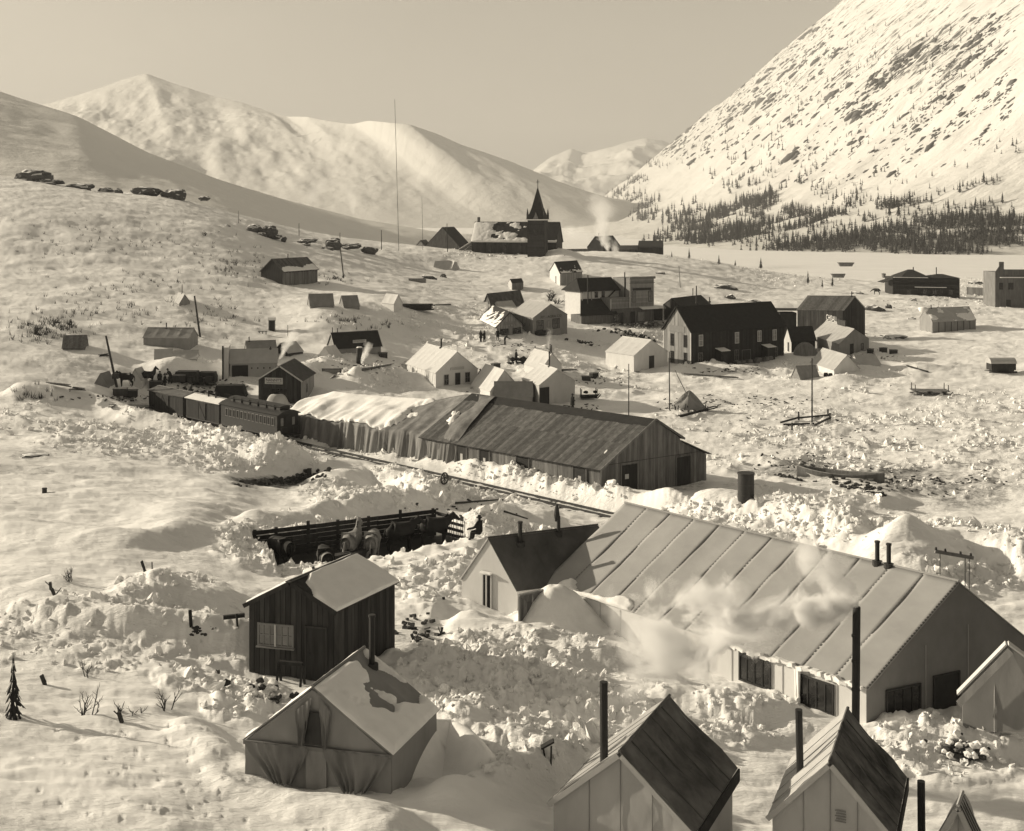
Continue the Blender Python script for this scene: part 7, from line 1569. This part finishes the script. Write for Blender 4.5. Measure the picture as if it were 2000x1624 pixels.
def horse_mesh(head):
    hx, hz = head; J = dict(pel=((-.62, 0, 1.28), .40), mid=((-.08, 0, 1.2), .45), che=((.45, 0, 1.2), .42), ne1=((.72, 0, 1.46), .29), ne2=((.72 + hx * .25, 0, 1.48 + hz * .3), .19), pol=((.72 + hx * .5, 0, 1.48 + hz * .62), .14), fac=((.72 + hx * .5 + .24, 0, 1.48 + hz * .62 - .2), .11), muz=((.72 + hx * .5 + .38, 0, 1.48 + hz * .62 - .36), .085), ta1=((-.93, 0, 1.33), .05), ta2=((-1.02, 0, 1.0), .055), ta3=((-1.0, 0, .62), .035))
    E = [('pel', 'mid'), ('mid', 'che'), ('che', 'ne1'), ('ne1', 'ne2'), ('ne2', 'pol'), ('pol', 'fac'), ('fac', 'muz'), ('pel', 'ta1'), ('ta1', 'ta2'), ('ta2', 'ta3')]
    for k, y in (('l', 1), ('r', -1)):
        J['ear' + k] = ((J['pol'][0][0] - .01, y * .07, J['pol'][0][2] + .17), .025); E.append(('pol', 'ear' + k))
        for n_, pts in (('h', ((-.66, .19, 1.02, .24), (-.5, .2, .82, .16), (-.78, .2, .5, .09), (-.72, .2, .14, .065), (-.67, .2, .03, .085))), ('f', ((.48, .17, 1.0, .2), (.52, .17, .74, .125), (.52, .17, .46, .085), (.5, .17, .13, .06), (.54, .17, .03, .08)))):
            pr = 'pel' if n_ == 'h' else 'che'
            for i, (x, yy, z, r) in enumerate(pts): J[f'{n_}{k}{i}'] = ((x, y * yy, z), r); E.append((pr, f'{n_}{k}{i}')); pr = f'{n_}{k}{i}'
    return skin_mesh('body', J, E, 'mid')
HM = dict(up=horse_mesh((.35, 1.05)), fwd=horse_mesh((.7, .55)), down=horse_mesh((1.1, -.6)))
bl = mesh('blanket', [(x, .36 * math.sin(a) * (1 - .12 * abs(x)), 1.20 + (.36 * math.cos(a) if math.cos(a) > 0 else .42 * math.cos(a))) for x in np.linspace(-.92, .42, 9) for a in np.linspace(-2.1, 2.1, 15)], [(j * 15 + i, j * 15 + i + 1, (j + 1) * 15 + i + 1, (j + 1) * 15 + i) for j in range(8) for i in range(14)], MT['blanket'], True)
def horse(label, px, py, rz, pose='fwd', mt='horse_d', blanket=False, d=None, at=None, sc=1.0, dz=0.0):
    p = np.array(at, float) if at is not None else (ground(px, py) if d is None else D(px, py, d)); o = bpy.data.objects.new('horse', None); COL.objects.link(o); o.location = p + P3((0, 0), dz); o.rotation_euler = (0, 0, rz); o.scale = (sc,) * 3; tag(o, label, 'horse')
    me = HM[pose].copy(); me.materials.clear(); me.materials.append(MT[mt]); link('body', me, o)
    mane = link('mane', mesh('mane', *merge(*[bar_vf((.62 + .05 * i, 0, 1.62 + (.12 if pose == 'up' else .05) * i), (.56 + .05 * i, 0, 1.72 + (.12 if pose == 'up' else .05) * i), .06, .12) for i in range(4)]), MT['horse_d']), o) if pose != 'down' else None
    if blanket: link('blanket', bl, o)
cz = 4.15
def cp(px, py):
    x, y = W(px, py, 3.95); return (x, y, 3.93)
horse('pale horse with pricked ears seen from behind in the corral', 0, 0, 1.25, 'up', 'horse_p', True, at=cp(688, 1096)); horse('pale blanketed horse with lowered head right of the prick-eared one in the corral', 0, 0, 1.5, 'down', 'horse_p', True, at=cp(729, 1094))
horse('dark blanketed horse at the left end of the corral', 0, 0, 2.4, 'down', 'horse_d', True, at=cp(548, 1108)); horse('pale blanketed horse nearest the board shed in the corral', 0, 0, 1.9, 'down', 'horse_d', True, at=cp(634, 1128))
horse('dark horse at the right end of the corral beside the picket gate', 0, 0, .2, 'fwd', 'horse_d', False, at=cp(850, 1066)); horse('dark horse behind the two pale ones in the corral', 0, 0, .4, 'fwd', 'horse_d', False, at=cp(783, 1076))
horse('dark horse standing broadside beside the leaning lamp pole', 246, 756, math.pi + .15, 'fwd'); horse('dark horse with raised head among the freight at left', 289, 752, .25, 'up'); horse('dark horse standing on the rise near the log lodge', 1712, 576, math.pi - .4, 'down')
# freight round the horses
g = pointed('canvas_tent', 'small dark pointed tent at the left end of the freight yard', 178, 214, 766, 2.6, .15, 2.1, 2.4, wall='canvas3', roof='canvas3', sag=.05)
pointed('canvas_tent', 'small pale pointed tent behind the two dark horses', 252, 276, 746, 3.2, .2, 1.5, 2.0, roof='canvas2', sag=.05)
for px, py, lab in ((235, 772, 'dark freight box below the leaning lamp pole'), (255, 775, 'low dark freight box left of the boxcars'), (350, 745, 'dark freight bale right of the people at left'), (305, 757, 'low dark freight bale before the dark horse'), (390, 750, 'dark freight bale by the snow pile near the store tent')):
    p = ground(px, py); T = Thing('freight_box', lab, 'box', p); T.add('box', *box_vf(p + P3((0, 0), .35), (.75, .1, 0), (-.07, .5, 0), (0, 0, .4)), MT['woodd']); T.add('lid', *box_vf(p + P3((0, 0), .78), (.8, .1, 0), (-.07, .55, 0), (0, 0, .04)), MT['wood'])

# ================================================================ rocks, bushes, trees
ROCK = bpy.data.materials.new('rock_snowy'); ROCK.use_nodes = True
def rock_mat(m):
    n, l = m.node_tree.nodes, m.node_tree.links; b = n['Principled BSDF']; b.inputs['Roughness'].default_value = .95
    ge = n.new('ShaderNodeNewGeometry'); sp = n.new('ShaderNodeSeparateXYZ'); l.new(ge.outputs['Normal'], sp.inputs[0]); tc = n.new('ShaderNodeTexCoord'); nz = n.new('ShaderNodeTexNoise'); nz.inputs['Scale'].default_value = .9; nz.inputs['Detail'].default_value = 7; l.new(tc.outputs['Object'], nz.inputs['Vector'])
    a = n.new('ShaderNodeMath'); a.operation = 'MULTIPLY_ADD'; l.new(nz.outputs['Fac'], a.inputs[0]); a.inputs[1].default_value = .5; l.new(sp.outputs['Z'], a.inputs[2])
    mr = n.new('ShaderNodeMapRange'); mr.inputs['From Min'].default_value = .86; mr.inputs['From Max'].default_value = .98; mr.inputs['To Min'].default_value = .08; mr.inputs['To Max'].default_value = .75; l.new(a.outputs[0], mr.inputs['Value']); l.new(mr.outputs[0], b.inputs['Base Color'])
    bp = n.new('ShaderNodeBump'); bp.inputs['Distance'].default_value = .3; bp.inputs['Strength'].default_value = .8; l.new(nz.outputs['Fac'], bp.inputs['Height']); l.new(bp.outputs[0], b.inputs['Normal'])
rock_mat(ROCK)
def boulder(label, px, py, w, h, d=None, seed=0):
    p = ground(px, py) if d is None else D(px, py, d); s = p[1] / F; rr = random.Random(seed + int(px)); bm = bmesh.new(); bmesh.ops.create_icosphere(bm, subdivisions=3, radius=1)
    co = np.array([tuple(v.co) for v in bm.verts]); k = 1 + .9 * (fbm(co[:, 0] * 1.3 + seed + px * .1, co[:, 1] * 1.3 + co[:, 2] * 2.1, 4, 500 + seed) - .5) + .25 * (vnoise(co[:, 0] * 4 + seed, co[:, 2] * 4 + co[:, 1] * 3, 3) - .5)
    co = np.sign(co) * np.abs(co) ** .85 * k[:, None] * np.array([w * s * .46, w * s * .35, h * s * .62]); f = [tuple(v.index for v in q.verts) for q in bm.faces]; bm.free()
    T = Thing('boulder', label, 'boulder', p, 'boulders on the snowy slopes'); T.add('stone', co + p - P3((0, 0), h * s * .1), f, ROCK)
BO = [(62, 347, 72, 30, 330, 'large dark boulder at the far left of the crest'), (40, 368, 40, 14, 325, 'small boulder below the large one at the far left'), (85, 360, 50, 14, 328, 'flat boulder right of the large one at the far left'), (110, 355, 30, 8, 330, 'thin ledge stone beside the flat boulder at far left'), (155, 366, 55, 13, 330, 'long flat boulder on the left crest'), (205, 372, 34, 8, 332, 'thin flat stone right of the long boulder on the left crest'), (232, 374, 16, 10, 330, 'small upright stone between the crest boulders'),
      (288, 373, 62, 16, 335, 'upper long boulder of the cluster on the left crest'), (340, 384, 48, 26, 335, 'squarish boulder at the right of the crest cluster'), (282, 396, 44, 18, 325, 'lower boulder of the cluster on the left crest'), (275, 408, 26, 6, 322, 'sliver of rock below the crest cluster'), (398, 388, 22, 8, 345, 'lone small stone right of the crest cluster'),
      (440, 444, 20, 9, 285, 'lone dark stone on the slope brow'), (496, 447, 30, 13, 290, 'left boulder of the brow row'), (524, 451, 38, 18, 290, 'middle boulder of the brow row'), (510, 460, 22, 10, 288, 'low stone under the brow row'), (536, 462, 30, 7, 292, 'slanting stone at the right of the brow row'), (555, 468, 12, 9, 292, 'small stone ending the brow row'),
      (600, 470, 38, 7, 305, 'flat ledge stone above the board cabin'), (597, 480, 20, 10, 300, 'upper of two stacked stones above the board cabin'), (598, 490, 18, 12, 298, 'lower of two stacked stones above the board cabin'), (652, 476, 30, 20, 310, 'rounded boulder on the crest behind the leaning pole'), (685, 480, 44, 10, 315, 'long low boulder right of the rounded one on the crest'), (722, 489, 34, 14, 315, 'last boulder of the crest row toward the church'), (640, 487, 24, 8, 303, 'small dark stone below the rounded crest boulder'), (628, 497, 22, 7, 298, 'flat dark stone nearest the leaning pole'), (652, 502, 12, 6, 296, 'dark chip of stone below the flat one'),
      (1413, 565, 52, 18, None, 'broad dark boulder on the slope behind the hotel'), (1425, 583, 22, 14, None, 'smaller dark boulder below the broad one behind the hotel'), (1390, 552, 14, 5, None, 'low slab left of the broad boulder behind the hotel'), (1290, 534, 22, 5, None, 'flat dark slab on the slope above the store'), (1705, 607, 44, 22, None, 'dark overhanging boulder right of the barn'), (1735, 603, 14, 16, None, 'upright dark stone right of the overhanging boulder'), (1748, 660, 58, 12, None, 'dark flat heap in the snow right of the barn'), (1785, 590, 14, 8, None, 'dark stone on the slope below the log lodge'), (1780, 625, 22, 8, None, 'dark stone beside the long grey tent'), (1674, 573, 26, 6, 330, 'dark slab on the rise left of the horse'), (1470, 590, 40, 10, None, 'dark wood heap hidden behind the hotel roof'),
      (838, 545, 34, 14, None, 'dark ledge stone on the slope below the church'), (866, 543, 14, 14, None, 'small pointed stone right of the ledge below the church'), (60, 893, 60, 12, None, 'dark rock edge in the drift at the left'), (1865, 560, 30, 8, 420, 'dark stone by the lake beyond the lodge'), (1905, 555, 36, 10, 430, 'larger dark stone by the lake beyond the lodge'), (1935, 553, 20, 8, 435, 'small dark stone by the lake at far right')]
for i, (px, py, w, h, d, lab) in enumerate(BO): boulder(lab, px, py, w, h, d, i)
# half-buried tent and wreckage below the church
p = ground(872, 527); T = Thing('buried_tent', 'white tent half buried in drifted snow below the church', 'tent', p)
T.add('canvas', [p + np.array(k) for k in ((-3.6, 0, -.3), (3.0, -.4, -.3), (3.6, 2.6, -.3), (-3.4, 2.8, -.3), (-3.1, 1.2, 2.2), (.5, .8, 2.4), (2.6, 1.2, 1.9))], [(0, 1, 5, 4), (1, 2, 6), (1, 6, 5), (2, 3, 4, 5, 6), (3, 0, 4)], MT['canvas2']); T.add('flap', *bar_vf(p + np.array([1.0, -.2, .3]), p + np.array([1.8, .5, 2.3]), 1.2, .06), MT['canvas'])
p = ground(815, 552); T = Thing('wooden_trough', 'pale wooden trough lying on the slope below the church', 'trough', p); T.add('box', *box_vf(p + P3((0, 0), .35), (1.9, .1, 0), (-.03, .5, 0), (0, 0, .45)), MT['woodl']); T.add('rim', *box_vf(p + P3((0, 0), .83), (1.95, .1, 0), (-.03, .55, 0), (0, 0, .04)), MT['wood'])
p = ground(1535, 531); T = Thing('log_wreckage', 'tangle of dark logs and boards on the ridge before the lake', 'logs', p)
for i in range(34): q = p + np.array([random.uniform(-6, 6), random.uniform(-1.5, 1.5), random.uniform(.1, .8)]); a = random.uniform(-.7, .7); T.add('log', *tube_vf([q, q + np.array([random.uniform(1, 2.6) * math.cos(a), random.uniform(-.5, .5), abs(math.sin(a)) * 1.3])], .16, 5), MT['woodd'])
for i, (px, py, w, lab) in enumerate(((1637, 541, 26, 'upturned boat on the ridge before the lake'), (1652, 519, 30, 'dark scow hull on the lake shore'), (1726, 541, 5, 'small dark hull on the rise above the lake'))):
    p = D(px, py, 420 if i < 2 else 380); T = Thing('scow', lab, 'boat', p); k = w * p[1] / F / 2
    T.add('hull', [p + np.array([x * k, y * .9, z]) for x, y, z in ((-1, -1, .9), (1, -1, .9), (1, 1, .9), (-1, 1, .9), (-.75, -.8, -.3), (.75, -.8, -.3), (.75, .8, -.3), (-.75, .8, -.3))], [(0, 1, 5, 4), (1, 2, 6, 5), (2, 3, 7, 6), (3, 0, 4, 7), (4, 5, 6, 7), (3, 2, 1, 0)], MT['wood']); T.add('gunwale', *box_vf(p + P3((0, 0), .95), (k * 1.05, 0, 0), (0, .95, 0), (0, 0, .06)), MT['woodd'])
# dry shrubs
def twig(p, d, L, r, depth, out, rng):
    q = p + d * L; out.append(tube_vf([p, (p + q) / 2 + np.array([rng.gauss(0, .05), rng.gauss(0, .05), 0]) * L, q], [r, r * .85, r * .6], 4, False))
    if depth == 0: return
    for _ in range(rng.randint(2, 3)):
        nd = unit(d + np.array([rng.gauss(0, .55), rng.gauss(0, .55), rng.gauss(.1, .3)])); twig(p + d * L * rng.uniform(.45, 1), nd, L * rng.uniform(.5, .75), r * .6, depth - 1, out, rng)
def shrub(label, px, py, h, stems, depth=2, r=.02, seed=0, dense=False, d=None):
    p = ground(px, py) if d is None else D(px, py, d); rng = random.Random(seed); T = Thing('shrub', label, 'shrub', p, 'dry shrubs poking from the snow')
    for k in range(stems):
        out = []; twig(p - P3((0, 0), .1) + np.array([rng.gauss(0, .08), rng.gauss(0, .08), 0]) * (3 if dense else 1), unit(np.array([rng.gauss(0, .5), rng.gauss(0, .4), 1])), h * rng.uniform(.4, .65), r, depth, out, rng); T.add('stem', *merge(*out), MT['bark'])
tree('ragged dark little spruce cut by the left edge', ground(38, 1400) - P3((0, 0), .2), 2.3, 3, 'lone spruce') if False else None; shrub('spreading dry shrub in the near snow at left', 168, 1400, .9, 6, 2, .022, 2); shrub('bent dry shrub above the spreading one at left', 165, 1325, .7, 3, 2, .022, 3); shrub('small dry shrub left of a pair in the near snow', 236, 1398, .55, 4, 2, .022, 4); shrub('small dry shrub right of a pair in the near snow', 266, 1396, .45, 3, 2, .02, 5); shrub('dry forked shrub below the snow bank at left', 325, 1392, .8, 4, 2, .022, 6)
shrub('pale dry shrub in the upper drift at left', 135, 1136, .7, 5, 2, .02, 7); shrub('dry brush on the left slope above the hut', 105, 640, 1.6, 9, 2, .05, 8, True); shrub('second dry brush on the left slope above the hut', 70, 652, 1.5, 9, 2, .05, 9, True); shrub('dry brush on the left slope right of the hut', 140, 640, 1.3, 6, 2, .05, 10)
shrub('faint brush high on the left slope', 460, 520, 1.6, 8, 2, .04, 11, True); shrub('faint brush left of the board cabin', 440, 530, 1.2, 5, 2, .04, 12); shrub('dark leafless brush behind the store tent roof', 1075, 588, 2.4, 14, 2, .07, 13, True); shrub('brush beside the canvas roof behind the store tent', 1088, 596, 2.0, 10, 2, .06, 19, True); shrub('dry brush on the slope above the two-window house', 760, 640, 1.0, 5, 2, .04, 14); shrub('dry brush on the slope above the black-roofed house', 695, 630, 1.0, 5, 2, .04, 15); shrub('dark cut brush by the pole right of the board cabin', 655, 545, 1.0, 9, 2, .06, 16, True); shrub('brush heap in the rubble left of the grubby tent', 515, 1385, .6, 12, 2, .02, 17, True); shrub('faint brush on the hill crest at left', 400, 462, 1.4, 6, 2, .05, 18)
def brush_pile(label, px, py, rx, n, seed):
    p = ground(px, py); T = Thing('brush_pile', label, 'brush pile', p); rng = random.Random(seed)
    for i in range(n): q = p + np.array([rng.gauss(0, rx * .45), rng.gauss(0, rx * .2), 0]); q[2] = gzr(q[0], q[1]) + .15; T.add('lump', *lump_vf(q, rng.uniform(.15, .45) * (.4 if p[1] < 60 else 1), i + seed * 100), MT['dirt' if rng.random() < (.3 if p[1] < 60 else .65) else 'snowcap'])
brush_pile('dark brush and snow heap behind the white canvas house', 1225, 655, 4.5, 90, 1); brush_pile('small dark brush heap left of the white canvas house', 1145, 672, 2.0, 36, 2); brush_pile('snowy rubble heap left of the grubby tent', 520, 1372, 1.4, 50, 3); brush_pile('dark churned snow at the bottom right', 1880, 1478, 1.3, 44, 4); brush_pile('dark dung heap behind the middle boxcar', 375, 768, 2.5, 34, 5)

# conifers
def conifer(seed, tiers=8, n=9, wide=.23):
    rng = random.Random(seed); V_, Fq = [], []
    for t in range(tiers):
        k = t / (tiers - 1); z0 = .10 + .80 * k; r = wide * (1 - k) ** .85 + .02; top = z0 + .16 + .05 * (1 - k); a0 = rng.random() * 6
        if rng.random() < .12: r *= .6
        for i in range(n):
            a = a0 + 2 * math.pi * i / n; rr = r * rng.uniform(.55, 1.2); da = math.pi / n * rng.uniform(.5, 1.0); b = len(V_)
            V_ += [(.012 * math.cos(a), .012 * math.sin(a), top), (rr * .75 * math.cos(a - da), rr * .75 * math.sin(a - da), z0 + .02), (rr * math.cos(a), rr * math.sin(a), z0 - .045 * rng.random()), (rr * .75 * math.cos(a + da), rr * .75 * math.sin(a + da), z0 + .02)]
            Fq += [(b, b + 1, b + 2), (b, b + 2, b + 3)]
    return V_, Fq
CON = [conifer(i, 7 + i % 3, 8 + i % 2, .15 + .03 * (i % 4)) for i in range(7)]
CROWN = [mesh('crown', v, f, MT['needle']) for v, f in CON]; TRUNK = mesh('trunk', *tube_vf([(0, 0, -.08), (0, 0, .5), (0, 0, .98)], [.022, .014, .003], 6), MT['bark'])
def tree(label, p, h, k, group, name='pine_tree'):
    o = bpy.data.objects.new(name, None); COL.objects.link(o); o.location = p; o.scale = (h, h, h); o.rotation_euler = (0, 0, random.random() * 6); tag(o, label, 'tree', group); link('crown', CROWN[k % 7], o); link('trunk', TRUNK, o)
for i, (px, py, h, lab) in enumerate(((1346, 507, 22, 'small conifer at the left of the row on the ridge'), (1404, 518, 20, 'second small conifer on the ridge toward the lake'), (1436, 520, 12, 'stunted conifer right of the second one on the ridge'), (1486, 526, 22, 'lone slim conifer on the ridge before the logs'), (1578, 556, 26, 'dark bushy conifer below the log wreckage'), (1606, 562, 16, 'left of two little conifers on the slope'), (1626, 560, 20, 'right of two little conifers on the slope'), (1312, 503, 12, 'tiny conifer beside the hip-ended cabin'))):
    p = ground(px, py); p = p if p[1] < 450 else D(px, py, 405); tree(lab, p, h * p[1] / F, i, 'conifers on the ridge')
tree('ragged dark little spruce cut by the left edge', ground(26, 1402) - P3((0, 0), .25), 2.1, 7, 'lone spruce')
# forest on the mountainside
FP = [(1430, 440, 110, 32, 1.0), (1480, 395, 40, 26, .9), (1560, 435, 50, 30, .8), (1640, 445, 90, 26, .75), (1760, 410, 60, 16, .7), (1850, 425, 110, 24, .7), (1790, 395, 60, 12, .5), (1930, 400, 50, 18, .7), (1930, 440, 70, 30, .6), (1370, 465, 90, 16, .9), (1550, 472, 240, 20, .75), (1850, 478, 170, 22, .55), (1740, 440, 120, 20, .6), (1330, 440, 30, 20, .35), (1250, 425, 20, 10, .4), (1130, 405, 60, 16, 1.0), (1190, 375, 40, 12, 1.0), (1225, 355, 40, 10, .9), (1110, 425, 40, 14, .9), (1270, 320, 30, 8, .5), (1290, 470, 40, 10, .5), (1480, 365, 60, 40, .22), (1600, 400, 120, 30, .25), (1300, 415, 60, 30, .25), (1235, 400, 50, 20, .6), (1900, 370, 90, 25, .25), (1570, 330, 200, 60, .09), (1650, 200, 250, 120, .075), (1860, 300, 120, 80, .085), (1480, 280, 150, 60, .09), (1450, 160, 60, 40, .10), (1380, 230, 60, 40, .13), (1300, 300, 40, 30, .18), (1800, 100, 160, 60, .08), (1530, 95, 60, 50, .11)]
def forest():
    rng = np.random.default_rng(11); den = patch(FP, ppx, ppy)
    cw = np.abs(np.gradient(ppx, axis=1) * np.gradient(ppy, axis=0) - np.gradient(ppx, axis=0) * np.gradient(ppy, axis=1))
    ok = (ppx > 1040) & (ppx < 2080) & (ppy > 20) & (ppy < 512); wgt = (den ** 1.3 * cw * ok * (fbm(TT / 30, YY / 55, 3, 71) > .41) * (.15 + (fbm(TT / 90, YY / 90, 2, 72) > .42))).ravel(); n = 5600
    ii = rng.choice(len(wgt), n, replace=True, p=wgt / wgt.sum()); jt = rng.uniform(-.5, .5, (n, 2))
    t = TT.ravel()[ii] + jt[:, 0] * 6; y = YY.ravel()[ii] * (1 + jt[:, 1] * .006); x = xb(y) + t; z = flank(t, y); hgt = rng.lognormal(1.8, .28, n) * np.clip(1.15 - t / 900, .55, 1.1) * np.clip(y / 1100, .85, 2.6); size = hgt / y; order = np.argsort(-size)
    lab = {0: 'dark conifer in the forest at the foot of the mountainside', 1: 'small conifer standing scattered on the open mountainside'}
    for k in order[:300]: tree(lab[int(t[k] > 260)], (x[k], y[k], z[k] - .2), float(hgt[k]), int(k), 'conifers of the lakeside forest' if t[k] <= 260 else 'scattered conifers on the mountainside')
    V_, Fq, o = [], [], 0
    small = [conifer(50 + i, 5, 5, .2) for i in range(4)]; sv = [np.array(v) for v, _ in small]; sf = [np.array(f) for _, f in small]
    for k in order[300:]:
        q = k % 4; V_.append(sv[q] * hgt[k] + np.array([x[k], y[k], z[k]])); Fq.append(sf[q] + o); o += len(sv[q])
    me = big_mesh('forest', np.concatenate(V_), np.concatenate(Fq), MT['needle'], False); tag(link('forest', me), 'far conifer forest along the foot of the mountainside', 'forest', kind='stuff')
forest()

# rock outcrops peppering the mountainside: one mass
RP = [(1870, 110, 90, 30, 1.0), (1930, 60, 40, 30, .9), (1800, 150, 90, 40, .8), (1720, 160, 40, 20, .8), (1700, 215, 60, 25, .5), (1650, 180, 60, 40, .4), (1560, 200, 70, 50, .35), (1500, 160, 60, 60, .4), (1420, 230, 70, 50, .4), (1340, 285, 50, 30, .5), (1600, 100, 60, 60, .4), (1850, 230, 110, 60, .35), (1940, 180, 40, 60, .5), (1650, 300, 200, 60, .14), (1500, 300, 100, 40, .2)]
def outcrops():
    rng = np.random.default_rng(23); den = patch(RP, ppx, ppy); cw = np.abs(np.gradient(ppx, axis=1) * np.gradient(ppy, axis=0) - np.gradient(ppx, axis=0) * np.gradient(ppy, axis=1))
    wgt = (den * cw * (ppy > -60) * np.clip((fbm(TT / 60, YY / 25, 4, 91) - .44) * 8, 0, 1)).ravel(); n = 2500; ii = rng.choice(len(wgt), n, p=wgt / wgt.sum()); t = TT.ravel()[ii] + rng.uniform(-4, 4, n); y = YY.ravel()[ii] * (1 + rng.uniform(-.004, .004, n)); x = xb(y) + t; z = flank(t, y)
    bm = bmesh.new(); bmesh.ops.create_icosphere(bm, subdivisions=1, radius=1); bv = np.array([tuple(v.co) for v in bm.verts]); bf = np.array([[v.index for v in f.verts] for f in bm.faces]); bm.free()
    s = rng.lognormal(.05, .62, n) * (y / 1300); V_ = []
    up = unit(np.array([1, 0, .75])); sd = np.array([0, 1., 0]); nn = np.cross(up, sd); nn = nn if nn[2] > 0 else -nn
    for k in range(n):
        q = bv * rng.uniform(.6, 1.4, (len(bv), 1)); V_.append(np.array([x[k], y[k], z[k]]) + s[k] * (q[:, :1] * up * 1.7 + q[:, 1:2] * sd * 1.1 + q[:, 2:] * nn * .7))
    me = big_mesh('rock_outcrops', np.concatenate(V_), np.concatenate([bf + i * len(bv) for i in range(n)]), MT['cliff'], False); tag(link('rock_outcrops', me), 'dark rock outcrops peppering the snowy mountainside', 'rocks', kind='stuff')
outcrops()

# ================================================================ smoke and haze
def smoke_mat(name, dens, sx, seed, amp=1.6, r0=.12, pw=1.0, base=.6):
    m = bpy.data.materials.new(name); m.use_nodes = True; n, l = m.node_tree.nodes, m.node_tree.links; n.remove(n['Principled BSDF']); out = n['Material Output']; pv = n.new('ShaderNodeVolumePrincipled'); pv.inputs['Color'].default_value = (.985, .985, .985, 1); pv.inputs['Anisotropy'].default_value = .15; l.new(pv.outputs[0], out.inputs['Volume'])
    tc = n.new('ShaderNodeTexCoord'); sp = n.new('ShaderNodeSeparateXYZ'); l.new(tc.outputs['Object'], sp.inputs[0])
    def mth(op, a, b=None, clamp=False):
        k = n.new('ShaderNodeMath'); k.operation = op; k.use_clamp = clamp
        for i, v in enumerate((a, b)):
            if v is None: continue
            if isinstance(v, (int, float)): k.inputs[i].default_value = v
            else: l.new(v, k.inputs[i])
        return k.outputs[0]
    x = sp.outputs['X']; r = mth('ADD', mth('MULTIPLY', mth('POWER', mth('MAXIMUM', x, .0001), .6), 1 - r0), r0); dist = mth('SQRT', mth('ADD', mth('MULTIPLY', sp.outputs['Y'], sp.outputs['Y']), mth('MULTIPLY', sp.outputs['Z'], sp.outputs['Z'])))
    mp = n.new('ShaderNodeMapping'); mp.inputs['Scale'].default_value = (sx, 1.5, 1.5); mp.inputs['Location'].default_value = (seed, seed * 2, 0); l.new(tc.outputs['Object'], mp.inputs[0]); nz = n.new('ShaderNodeTexNoise'); nz.inputs['Scale'].default_value = 1.3; nz.inputs['Detail'].default_value = 5; nz.inputs['Roughness'].default_value = .6; nz.inputs['Distortion'].default_value = .6; l.new(mp.outputs[0], nz.inputs['Vector'])
    v = mth('ADD', mth('SUBTRACT', base, mth('DIVIDE', dist, r)), mth('MULTIPLY', mth('SUBTRACT', nz.outputs['Fac'], .5), amp * 2)); v = mth('MULTIPLY', v, 1.6, True)
    fade = mth('POWER', mth('SUBTRACT', 1.0, x, True), pw); l.new(mth('MULTIPLY', mth('MULTIPLY', v, fade), dens), pv.inputs['Density']); return m
def smoke(label, p, q, rad, dens, seed=0, sx=4, amp=.9, r0=.12, pw=.8, base=.6):
    p, q = np.asarray(p, float), np.asarray(q, float); L = np.linalg.norm(q - p); v, f = box_vf((.5, 0, 0), (.5, 0, 0), (0, 1, 0), (0, 0, 1)); o = link('smoke', mesh('smoke', v, f, smoke_mat('smoke%d' % seed, dens, sx, seed, amp, r0, pw, base)))
    ax = Vector(q - p).normalized(); o.rotation_mode = 'QUATERNION'; o.rotation_quaternion = ax.to_track_quat('X', 'Z'); o.location = p; o.scale = (L, rad, rad); tag(o, label, 'smoke', kind='stuff')
smoke('white smoke blowing left from the tall stovepipe over the hall', D(1676, 1184, 38), D(1190, 1250, 40.5), 2.7, 24, 1, 3.4, 1.8, .06, .8, .42)
smoke('smoke puff rising above the tall stovepipe', D(1676, 1186, 38.2), D(1560, 1060, 40), 1.7, 14, 2, 2.2, 1.7, .08, 1.0, .42)
smoke('thin smoke rising behind the lettered cabin', D(546, 702, 152), D(578, 645, 150), 1.2, 5, 3, 3); smoke('steam curling beside the iron barrel', D(706, 712, 163), D(722, 668, 163), 1.1, 6, 4, 2); smoke('thin smoke over the tents behind the warehouse', D(1071, 690, 158), D(1074, 640, 158), 1.0, 1.2, 5, 3)
smoke('smoke from the cabin right of the church', D(1188, 492, 420), D(1172, 432, 430), 5.5, 1.2, 6, 3); smoke('smoke drifting left behind the church', D(1190, 470, 440), D(1085, 450, 450), 7, .5, 7, 3); smoke('smoke drifting up the forest beyond the knoll', D(1180, 450, 600), D(1170, 380, 700), 16, .06, 8, 3); smoke('steam at the smoking cabin door', D(1208, 512, 400), D(1196, 470, 410), 2.6, 1.0, 9, 3); smoke('blown snow plume on the far ridge', D(600, 400, 1300), D(640, 330, 1350), 26, .03, 10, 2); smoke('second blown snow plume on the far ridge', D(690, 420, 1250), D(685, 360, 1300), 15, .03, 11, 2)
hz = bpy.data.materials.new('haze'); hz.use_nodes = True; hz.node_tree.nodes.remove(hz.node_tree.nodes['Principled BSDF']); pv = hz.node_tree.nodes.new('ShaderNodeVolumePrincipled'); pv.inputs['Color'].default_value = (.56, .56, .56, 1); pv.inputs['Density'].default_value = 1.35e-4; pv.inputs['Anisotropy'].default_value = .1; hz.node_tree.links.new(pv.outputs[0], hz.node_tree.nodes['Material Output'].inputs['Volume'])
hb = link('haze', mesh('haze', *box_vf((0, 6450, 440), (8000, 0, 0), (0, 6550, 0), (0, 0, 510)), hz)); tag(hb, 'thin pale haze filling the valley air', 'haze', kind='stuff')
print('OBJS', len(bpy.data.objects), 'TRIS', sum(len(m.loops) - 2 * len(m.polygons) for m in bpy.data.meshes))
